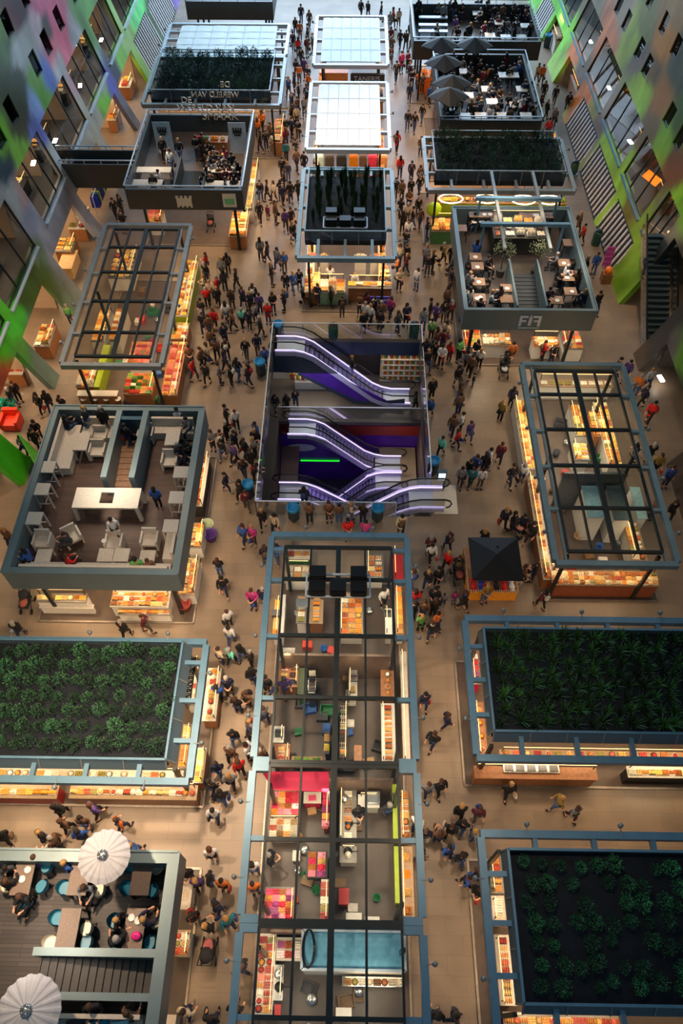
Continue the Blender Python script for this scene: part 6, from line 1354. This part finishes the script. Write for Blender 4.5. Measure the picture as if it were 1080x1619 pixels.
def build_person(kind, coat):
    J = pose(kind); V = []; E = []; Rd = []; ix = {}
    def v(n, p, r): ix[n] = len(V); V.append(p); Rd.append(r); return ix[n]
    for n, r in (('pel', (.13, .1)), ('waist', (.115, .085)), ('chest', (.135, .09)), ('neck', .052), ('head', (.075, .09)), ('top', (.055, .065))): v(n, J[n], r)
    for a, b in (('pel', 'waist'), ('waist', 'chest'), ('chest', 'neck'), ('neck', 'head'), ('head', 'top')): E.append((ix[a], ix[b]))
    for n in 'lr':
        for k, r in (('sh', .052), ('el', .04), ('wr', .026), ('ha', (.04, .018))): v(k + n, J[k + n], r)
        for k, r in (('hp', .085), ('kn', .055), ('an', .036), ('to', .032)): v(k + n, J[k + n], r)
        for a, b in (('chest', 'sh' + n), ('sh' + n, 'el' + n), ('el' + n, 'wr' + n), ('wr' + n, 'ha' + n), ('pel', 'hp' + n), ('hp' + n, 'kn' + n), ('kn' + n, 'an' + n), ('an' + n, 'to' + n)): E.append((ix[a], ix[b]))
        s = -1 if n == 'l' else 1; W = Vector(J['wr' + n]); H = Vector(J['ha' + n]); d = (H - W).normalized(); side = Vector((1, 0, 0)) if abs(d.x) < .8 else Vector((0, 1, 0)); curl = Vector((0, -.02, -.005)) if abs(d.z) > .5 else Vector((0, 0, -.02))
        for q, L in ((-.026, .055), (-.009, .068), (.009, .064), (.026, .05)):
            p0 = H + d * .03 + side * q; p1 = p0 + d * L * .5 + curl * .5; p2 = p0 + d * L * .9 + curl * 1.4
            a = v('f', tuple(p0), .009); b = v('f', tuple(p1), .0085); c = v('f', tuple(p2), .007); E.append((ix['ha' + n], a)); E.append((a, b)); E.append((b, c))
        p0 = H - d * .02 - side * s * .035; a = v('t', tuple(p0), .011); b = v('t', tuple(p0 + d * .04 - side * s * .015), .009); E.append((ix['ha' + n], a)); E.append((a, b))
    body = skin_mesh('person', V, E, Rd, skinm, 1)
    # face: nose, brow, mouth, ears
    hx, hy, hz = J['head']; m = MB(); m.add([(hx - .014, hy - .085, hz - .03), (hx + .014, hy - .085, hz - .03), (hx, hy - .112, hz - .025), (hx, hy - .088, hz + .015)], [(0, 1, 2), (0, 2, 3), (1, 3, 2), (0, 3, 1)])
    m.k = 0
    for s in (-1, 1): m.ball((hx + s * .08, hy, hz - .01), .022, 6, 4, .5, .8, 1.2)
    m.k = 1
    for s in (-1, 1): m.ball((hx + s * .03, hy - .082, hz + .015), .011, 6, 4)
    m.box(hx - .022, hx + .022, hy - .092, hy - .08, hz - .055, hz - .048)
    bm = bmesh.new(); bm.from_mesh(body); me2 = m.mesh('x', [skinm, black]); bm.from_mesh(me2); bm.to_mesh(body); body.materials.append(black); bm.free(); bpy.data.meshes.remove(me2)
    for p in body.polygons: p.use_smooth = True
    # jacket
    V = [J['pel'], J['waist'], J['chest'], lerp(J['chest'], J['neck'], .75)]; low = Vector(J['pel']) + Vector((0, 0, -.1 if not coat else -.38)) if kind != 'sit' else Vector(J['pel']) + Vector((0, -.05, -.03))
    V = [tuple(low)] + V; Rd = [(.155, .12) if not coat else (.19, .15), (.158, .122), (.148, .115), (.172, .125), .07]; E = [(0, 1), (1, 2), (2, 3), (3, 4)]
    for n in 'lr':
        o_ = len(V); V += [J['sh' + n], J['el' + n], lerp(J['el' + n], J['wr' + n], .92)]; Rd += [.075, .06, .046]; E += [(3, o_), (o_, o_ + 1), (o_ + 1, o_ + 2)]
    jacket = skin_mesh('jacket', V, E, Rd, cloth, 1, 2)
    V = [J['pel']]; Rd = [(.14, .11)]; E = []
    for n in 'lr': o_ = len(V); V += [J['hp' + n], J['kn' + n], lerp(J['kn' + n], J['an' + n], .9)]; Rd += [.095, .07, .056]; E += [(0, o_), (o_, o_ + 1), (o_ + 1, o_ + 2)]
    trousers = skin_mesh('trousers', V, E, Rd, cloth, 1)
    shoes = []
    for n in 'lr': m = MB(); m.sm = True; a, b = J['an' + n], J['to' + n]; m.ball(((a[0] + b[0]) / 2, (a[1] + b[1]) / 2 + .01, .05 if kind != 'x' else .05), .06, 8, 5, .85, 2.3, .85); shoes.append(m.mesh('shoe', cloth))
    tx, ty, tz = J['head']; m = MB(); m.sm = True
    m.ball((tx, ty + .025, tz + .035), .105, 10, 7, .95, 1.05, 1.02); hs = m.mesh('hair', cloth)
    m = MB(); m.sm = True; m.ball((tx, ty + .03, tz + .03), .11, 10, 7, .98, 1.05, 1.05); m.ball((tx, ty + .08, tz - .1), .1, 10, 6, 1.1, .55, 1.7); hl = m.mesh('hair', cloth)
    cx, cy, cz = J['chest']; m = MB(); m.sm = True; m.ball((cx, cy + .2, cz - .05), .15, 10, 7, 1, .65, 1.3); m.tube([(cx - .12, cy + .14, cz + .1), (cx - .13, cy - .1, cz + .1), (cx - .13, cy - .12, cz - .1)], .02, 5); m.tube([(cx + .12, cy + .14, cz + .1), (cx + .13, cy - .1, cz + .1), (cx + .13, cy - .12, cz - .1)], .02, 5); bp = m.mesh('backpack', cloth)
    hh = J['har']; m = MB(); m.sm = True; m.ball((hh[0] + .03, hh[1], hh[2] - .24), .16, 8, 6, .5, 1, .9); m.tube([(hh[0] + .03, hh[1] - .09, hh[2] - .14), (hh[0], hh[1], hh[2]), (hh[0] + .03, hh[1] + .09, hh[2] - .14)], .01, 5); bg = m.mesh('bag', cloth)
    m = MB(); m.sm = True; n_ = J['neck']; m.tube([(n_[0] + .075 * math.cos(a * PI / 5), n_[1] + .07 * math.sin(a * PI / 5), n_[2] + .0) for a in range(11)], .035, 6); sc = m.mesh('scarf', cloth)
    return dict(body=body, jacket=jacket, trousers=trousers, shoes=shoes, short=hs, long=hl, pack=bp, bag=bg, scarf=sc)
PP = {(k, c): build_person(k, c) for k in ('stand', 'walk', 'walk2', 'hold', 'lean') for c in (0, 1)}
PP[('sit', 0)] = PP[('sit', 1)] = build_person('sit', 0)
CO = {'k': ('black', (20, 20, 24)), 'n': ('navy', (26, 32, 62)), 'r': ('red', (200, 22, 24)), 'w': ('white', (215, 215, 215)), 'g': ('grey', (118, 120, 126)), 'b': ('blue', (42, 84, 160)), 't': ('brown', (104, 74, 54)), 'o': ('orange brown', (196, 104, 36)),
      'p': ('purple pink', (176, 50, 120)), 'm': ('mint green', (112, 214, 190)), 'e': ('green', (92, 156, 80)), 'y': ('olive yellow', (140, 116, 50)), 'c': ('cream', (196, 178, 152)), 'l': ('teal', (20, 112, 124)), 'u': ('maroon', (96, 26, 44)), 'd': ('dark grey', (56, 58, 64)), 'i': ('violet', (74, 54, 120))}
TR = [('black', (18, 18, 22)), ('dark blue', (32, 42, 74)), ('jeans blue', (62, 84, 128)), ('grey', (72, 70, 70)), ('dark brown', (52, 40, 34))]
HR = [('dark hair', (26, 20, 16)), ('brown hair', (70, 44, 26)), ('fair hair', (168, 128, 76)), ('grey hair', (150, 146, 140))]
PEOPLE = []
def crowd(zone, s, z=0.0, kind=None, face=None):
    """x,y of the waist in the photograph, jacket letter, optional pose letter (s stand, w walk, h hold, l lean, t sit, c child)"""
    for e in s.split():
        a = e.split(','); PEOPLE.append((float(a[0]), float(a[1]), a[2], a[3] if len(a) > 3 else None, zone, z, kind, face))
crowd('between left glass roofed stall and escalators', '359,414,k 350,422,g 354,441,d 373,439,k 326,415,r,h 324,427,k,h 343,451,r,h 322,447,c,h 332,457,c 343,467,k 326,467,r,h 365,470,k 383,467,n 400,463,k 394,473,n 410,476,i 423,491,r 318,486,k,h 357,492,w 367,504,t 382,499,m 393,502,n 404,491,g 411,513,k 338,504,r 330,513,t 320,508,k 354,526,n 333,534,t 341,549,t 357,549,k 388,549,k 406,542,n 325,558,c 318,565,t 355,568,n 375,579,k 364,590,k 346,587,g 325,587,k 304,582,r 392,590,d 418,561,b 300,561,t')
crowd('left of the white roofs', '476,21,n 489,28,t 467,39,k 474,46,o 486,49,k 463,62,k 471,71,r 485,70,u 494,64,k 476,87,k 468,105,k 481,105,i 473,114,o 487,117,n 488,127,o 465,129,k 456,135,b 472,142,n 485,147,n 461,159,n 470,165,t 481,165,g 469,182,c 462,179,k 452,199,k 461,200,n 471,202,k 452,215,u 452,237,l 468,231,k 414,190,o 407,200,o 427,208,t 420,218,k 432,221,w 411,222,k')
crowd('left of planted central stall', '469,251,t 481,254,k 446,262,k 455,269,d 449,281,k 411,299,k 423,297,n 432,299,c 439,297,k 447,305,n 459,302,k 471,297,k 410,333,k 423,334,p,c 435,333,t 451,346,i 460,341,k 463,365,k 411,391,g 422,394,k 438,407,g 449,411,b 429,431,k 451,444,k 463,442,b 431,476,k 449,472,k 473,437,k')
crowd('right of the white roofs', '603,14,k 622,26,r 631,25,c 617,29,g 633,59,k 642,62,k 649,46,k 650,66,k 618,56,u 620,70,t 618,86,t 635,96,p 645,93,u 627,111,k 648,111,n 652,122,k 662,124,o,h 668,128,d,h 682,127,o,h 648,144,n 680,147,b 668,176,k,w 645,187,k 656,190,k 628,221,r,w 666,227,t 674,235,k 571,12,k 582,12,k')
crowd('right of planted central stall', '633,262,r 651,268,n,w 665,275,t 626,294,k 636,297,t 650,295,k 664,290,k 647,313,t 634,325,k 662,323,k 645,333,c 637,347,k 653,342,k 665,342,t 676,357,k,h 646,361,w 642,377,k 632,401,c 643,399,k 643,413,u 629,418,o,h 632,440,c,h 660,437,w 674,402,g 677,416,k 685,411,k 702,397,y 714,401,k 715,415,g 713,439,n')
crowd('right of the upper escalator', '618,484,p,w 643,496,n 630,506,d 670,503,g 681,487,k 690,494,i 703,491,k 714,487,u 707,470,t 683,519,e 697,535,t 705,523,c 701,537,u 712,553,r 674,551,n 677,568,k 690,555,k 699,561,w 727,551,e,h 754,553,k 760,563,w 742,572,g 746,577,t 725,594,k 749,600,k,c 799,570,k,h 810,555,o 684,612,k 728,620,t 727,636,t 681,641,b')
crowd('left of right glass roofed stall', '716,671,t 724,690,r 731,665,w 744,678,i 699,702,m 794,647,y 811,625,n 792,714,u 775,722,w 767,731,k 751,733,b 744,743,k 730,751,g 747,751,l 762,753,w 810,749,k 828,745,w 799,816,n,w 818,822,k,h 829,824,n 841,840,k')
crowd('around the souvenir cart', '766,847,k 681,858,u 683,871,w 710,853,n 708,884,r 725,890,k,h 677,913,k 693,909,k 653,911,c 656,944,r 687,942,k 702,947,g,c 716,944,p,c 729,944,k 654,964,k 667,962,t 678,960,k 667,982,e 691,980,o 683,993,k 769,935,y,h 830,904,t 847,900,k 860,944,u,w')
crowd('left of the escalator well', '357,655,k 372,660,w 357,678,k 334,692,g,h 346,692,t 370,692,n 350,707,k 369,714,i 386,704,k 404,680,b 403,692,k 401,704,g 396,724,k 384,738,k 400,743,k,l 356,759,n 379,773,k 388,787,u 414,816,k 434,826,c 384,842,b 399,844,p 419,875,n 438,873,b')
crowd('left of long central stall', '345,893,k 352,925,k 399,945,p 415,940,n 360,975,w 363,1002,w 347,1035,c 364,1035,m 384,1033,k 396,1038,k 398,1067,k 344,1093,b,h 360,1081,n,h 391,1104,t 374,1112,k 369,1163,k 364,1190,t 343,1214,n 378,1211,r 364,1233,g 334,1242,k 350,1259,k 396,1156,g 391,1185,w,h 397,1168,k 417,1128,g 421,1080,k 412,1195,t')
crowd('right of near left terrace', '339,1287,w 334,1349,w 295,1380,k 318,1393,i 346,1395,k 352,1397,o 343,1433,n 361,1457,l 305,1449,k 328,1466,k,h 295,1600,c 335,1611,k 383,1529,k 372,1595,k 400,1371,w 401,1402,o')
crowd('before near left stall', '93,1279,k 102,1303,t 131,1299,t 149,1279,i 189,1301,o 66,1321,k 87,1330,t 2,1322,k 128,1320,b 211,1341,b')
crowd('right of long central stall', '672,1105,n 708,1137,n 685,1168,k 677,1246,g 696,1243,k 728,1281,k 757,1285,u 694,1321,t 713,1311,k 728,1311,k 750,1318,g 709,1344,b,w 728,1356,k,w 740,1391,b 755,1382,t 757,1408,k 666,1309,w 676,1318,n 667,1349,t 805,1247,k 885,1267,y,w 910,1283,g,w 690,1605,k 720,1607,d')
crowd('before planted central stall', '502,461,n,h 523,465,k,h 541,481,k 522,433,w,h 561,443,w,h 569,478,t 578,489,w 580,474,u 593,483,k 586,496,w 575,506,k 601,504,k 603,491,t')
crowd('right of right glass roofed stall', '977,581,k 994,582,i 1028,597,w 1010,607,o 1020,624,n 1031,650,r 1010,706,k 1030,714,k 1041,732,y 1059,751,b 1064,804,k 1035,801,t')
crowd('along the right wall', '917,349,t 923,366,r 928,416,k 943,414,b 946,476,k 852,113,c 858,116,o 861,142,k 879,147,k 866,169,k 878,182,g 899,160,k,w 867,202,r 855,165,k')
crowd('by the left wall', '15,625,k 60,635,k 75,633,k 97,637,k 57,678,k 53,692,k 35,700,g 12,848,t 108,495,e 18,621,k 180,328,k 190,323,k 193,347,k')
crowd('before brown planked terrace', '26,993,k 195,993,k 228,983,u')
crowd('at front of escalator well', '481,784,k 489,809,t,h 522,806,t,h 536,809,t,h 556,806,c,h 574,809,k,h 550,834,r,h 578,837,p,h 635,828,c')
crowd('on the brown planked terrace', '136,659,k 163,661,k 246,783,b 179,832,w 200,685,k', 3.5)
crowd('on the brown planked terrace', '106,673,k 108,855,d 45,881,b 108,889,r 218,895,e 232,895,t 281,661,w 297,673,g 287,714,d 299,716,k', 3.5, 'sit')
crowd('on the near left terrace', '16,1378,d 19,1400,k 60,1362,i 42,1420,k 106,1370,b 140,1405,g 188,1458,k 192,1490,k 231,1460,n 150,1590,k 205,1606,t', 3.5, 'sit')
crowd('on the far left terrace', '257,233,k 269,251,w 283,235,k 310,230,k 322,227,t', 3.5)
crowd('on the far left terrace', '243,290,k 253,284,w 335,250,t 345,255,k 355,248,u 365,258,k 340,270,k 352,278,t 365,275,k 375,270,g 333,292,k 356,295,g 371,295,d', 3.5, 'sit')
crowd('on the cafe terrace', '741,447,g 770,420,k 880,413,g 866,470,n 912,441,t 790,470,k 750,350,k 743,471,w 776,473,w 758,487,k 753,396,b 885,451,k 923,473,n 893,436,w', 3.5, 'sit')
crowd('under the cafe terrace', '861,551,r,h 875,557,k,h 897,548,w,h')
crowd('on the dark crowded terrace', '715,183,n 725,180,k 745,172,t 760,168,l 775,182,w 790,172,k 805,185,t 815,170,k 830,175,u 845,182,k 768,120,o 775,118,k 800,100,u 820,112,b 735,100,k 790,150,t', 3.5, 'sit')
q9 = random.Random(9)
crowd('on the dark crowded terrace', ' '.join('%d,%d,%s' % (q9.uniform(700 + (y_ - 95) * .02, 835 + (y_ - 95) * .2), y_, q9.choice('kkkndtugw')) for y_ in [q9.uniform(98, 188) for _ in range(38)]), 3.5, 'sit')
crowd('on the farthest dark terrace', ' '.join('%d,%d,%s' % (q9.uniform(662, 842), y_, q9.choice('kkkndtugw')) for y_ in [q9.uniform(12, 60) for _ in range(24)]), 3.5, 'sit')
crowd('on the far left terrace', ' '.join('%d,%d,%s' % (q9.uniform(325, 378), y_, q9.choice('kkkndtug')) for y_ in [q9.uniform(240, 296) for _ in range(14)]), 3.5, 'sit')
crowd('on the farthest dark terrace', '662,12,k 702,20,g 718,13,k 720,38,i 782,18,k 795,22,t 812,18,k 815,45,k 830,22,u 838,50,k 740,50,k 775,45,k', 3.5)
crowd('in the basement', '435,636,k 453,634,k 467,626,k 657,632,k,w', BZ)
crowd('on the upper escalator', '557,577,k', -2.2)
crowd('inside long central stall', '607,943,w 450,1083,i 567,1283,k,h 615,1277,d 427,1357,k')
ORD = ['nearest', 'second nearest', 'third nearest', 'fourth nearest', 'fifth nearest', 'sixth nearest', 'seventh nearest', 'eighth nearest', 'ninth nearest', 'tenth nearest', 'eleventh nearest', 'twelfth nearest', 'thirteenth nearest', 'fourteenth nearest', 'fifteenth nearest', 'sixteenth nearest', 'seventeenth nearest', 'eighteenth nearest', 'nineteenth nearest', 'twentieth nearest']
PEOPLE.sort(key=lambda p: -p[1] - (0 if p[5] < 3 else -20))
q = random.Random(3); placed = []; rec = []; LIM = 300
for i, (px, py, c, ps, zone, z, kind, face) in enumerate(PEOPLE):
    sit = kind == 'sit'; hgt = .6 if sit else (.6 if ps == 'c' else 1.0)
    x, y = at(px, py, z + hgt)
    for _ in range(12):
        clash = [(a, b) for (a, b, zz) in placed if abs(zz - z) < 1 and (a - x) ** 2 + (b - y) ** 2 < .19]
        if not clash: break
        a, b = clash[0]; d = math.hypot(x - a, y - b) + 1e-4; x += (x - a) / d * .08 + .01; y += (y - b) / d * .08
    placed.append((x, y, z))
    k = 'sit' if sit else {'w': 'walk', 'h': 'hold', 'l': 'lean', 's': 'stand', 'c': 'stand'}.get(ps) or q.choice(('walk', 'walk2', 'stand', 'walk', 'hold', 'walk2'))
    coat = 1 if q.random() < .35 else 0; hair = q.choices(range(4), (5, 4, 2, 1.3))[0]; lng = q.random() < .42; tr = q.choices(range(5), (5, 4, 2, 1, 1))[0]
    acc = q.choice((None, None, None, 'pack', 'bag', 'bag', 'scarf')) if not sit else None
    fz = q.choice((0, PI, 0, PI, .5, -.5, 2.6, 3.6, 1.57, -1.57)) + q.uniform(-.3, .3)
    rec.append((x, y, z, c, k, coat, hair, lng, tr, acc, fz, zone, .62 if ps == 'c' else q.uniform(.9, 1.02)))
def desc(r):
    x, y, z, c, k, coat, hair, lng, tr, acc, fz, zone, s = r
    who = 'child' if s < .8 else 'person'
    a = {'sit': 'seated ', 'stand': 'standing ', 'hold': 'standing ', 'lean': 'leaning ', 'walk': 'walking ', 'walk2': 'walking '}[k]
    d = '%s %s in %s %s' % (a.strip(), who, CO[c][0], 'coat' if coat and k != 'sit' else 'top')
    if acc: d += ' with ' + {'pack': 'backpack', 'bag': 'handbag', 'scarf': 'scarf'}[acc]
    return d
groups = {}
for i, r in enumerate(rec[:LIM]): groups.setdefault((desc(r), r[11]), []).append(i)
LBL = {}
for (d, zn), L in groups.items():
    if len(L) == 1: LBL[L[0]] = d + ' ' + zn
    else:
        L = sorted(L, key=lambda i: rec[i][1])
        for n, i in enumerate(L): LBL[i] = ORD[n] + ' ' + d + ' ' + zn
AC = [(30, 30, 34), (150, 40, 40), (90, 70, 50), (200, 195, 185), (40, 60, 120)]
def parts_of(r):
    x, y, z, c, k, coat, hair, lng, tr, acc, fz, zone, s = r; P = PP[(k, coat)]
    L = [('person', P['body'], None, None), ('jacket', P['jacket'], 0, 'j'), ('trousers', P['trousers'], 0, 't'), ('shoe', P['shoes'][0], 0, 's'), ('shoe', P['shoes'][1], 0, 's'), ('hair', P['long' if lng else 'short'], 0, 'h')]
    if acc: L.append(({'pack': 'backpack', 'bag': 'handbag', 'scarf': 'scarf'}[acc], P[acc], 0, 'a'))
    return L
for i, r in enumerate(rec[:LIM]):
    x, y, z, c, k, coat, hair, lng, tr, acc, fz, zone, s = r
    spawn(parts_of(r), (x, y, z + (.0 if z != 0 else .005)), fz, s, LBL[i], 'person', 'people in the market hall', {'j': CO[c][1], 't': TR[tr][1], 's': q.choice(((25, 22, 20), (40, 36, 34), (120, 116, 110))), 'h': HR[hair][1], 'a': q.choice(AC)})
# those beyond the three hundred nearest: one distant crowd
bm = bmesh.new(); lay = bm.loops.layers.float_color.new('art')
for r in rec[LIM:]:
    x, y, z, c, k, coat, hair, lng, tr, acc, fz, zone, s = r; M = Matrix.Translation((x, y, z)) @ Matrix.Rotation(fz, 4, 'Z') @ Matrix.Scale(s, 4)
    for (nm, me, pi, ck) in parts_of(r):
        col = {'j': CO[c][1], 't': TR[tr][1], 's': (30, 28, 26), 'h': HR[hair][1], 'a': (60, 40, 40), None: (205, 150, 120)}[ck]; n0 = len(bm.verts); f0 = len(bm.faces)
        bm.from_mesh(me); bm.verts.ensure_lookup_table(); bm.faces.ensure_lookup_table()
        for v in bm.verts[n0:]: v.co = M @ v.co
        for f in bm.faces[f0:]:
            f.smooth = True; f.material_index = 0
            for lp in f.loops: lp[lay] = (*lin(col), 1)
if rec[LIM:]:
    me = bpy.data.meshes.new('distant_crowd'); bm.to_mesh(me); me.materials.clear(); me.materials.append(mural_m); o = bpy.data.objects.new('distant_crowd', me); COL.objects.link(o)
    tag(o, 'small distant visitors crowding the far end of the hall, beyond the nearer people', 'people', None, 'stuff')
bm.free()
print('people', len(rec), 'objects', len(bpy.data.objects))
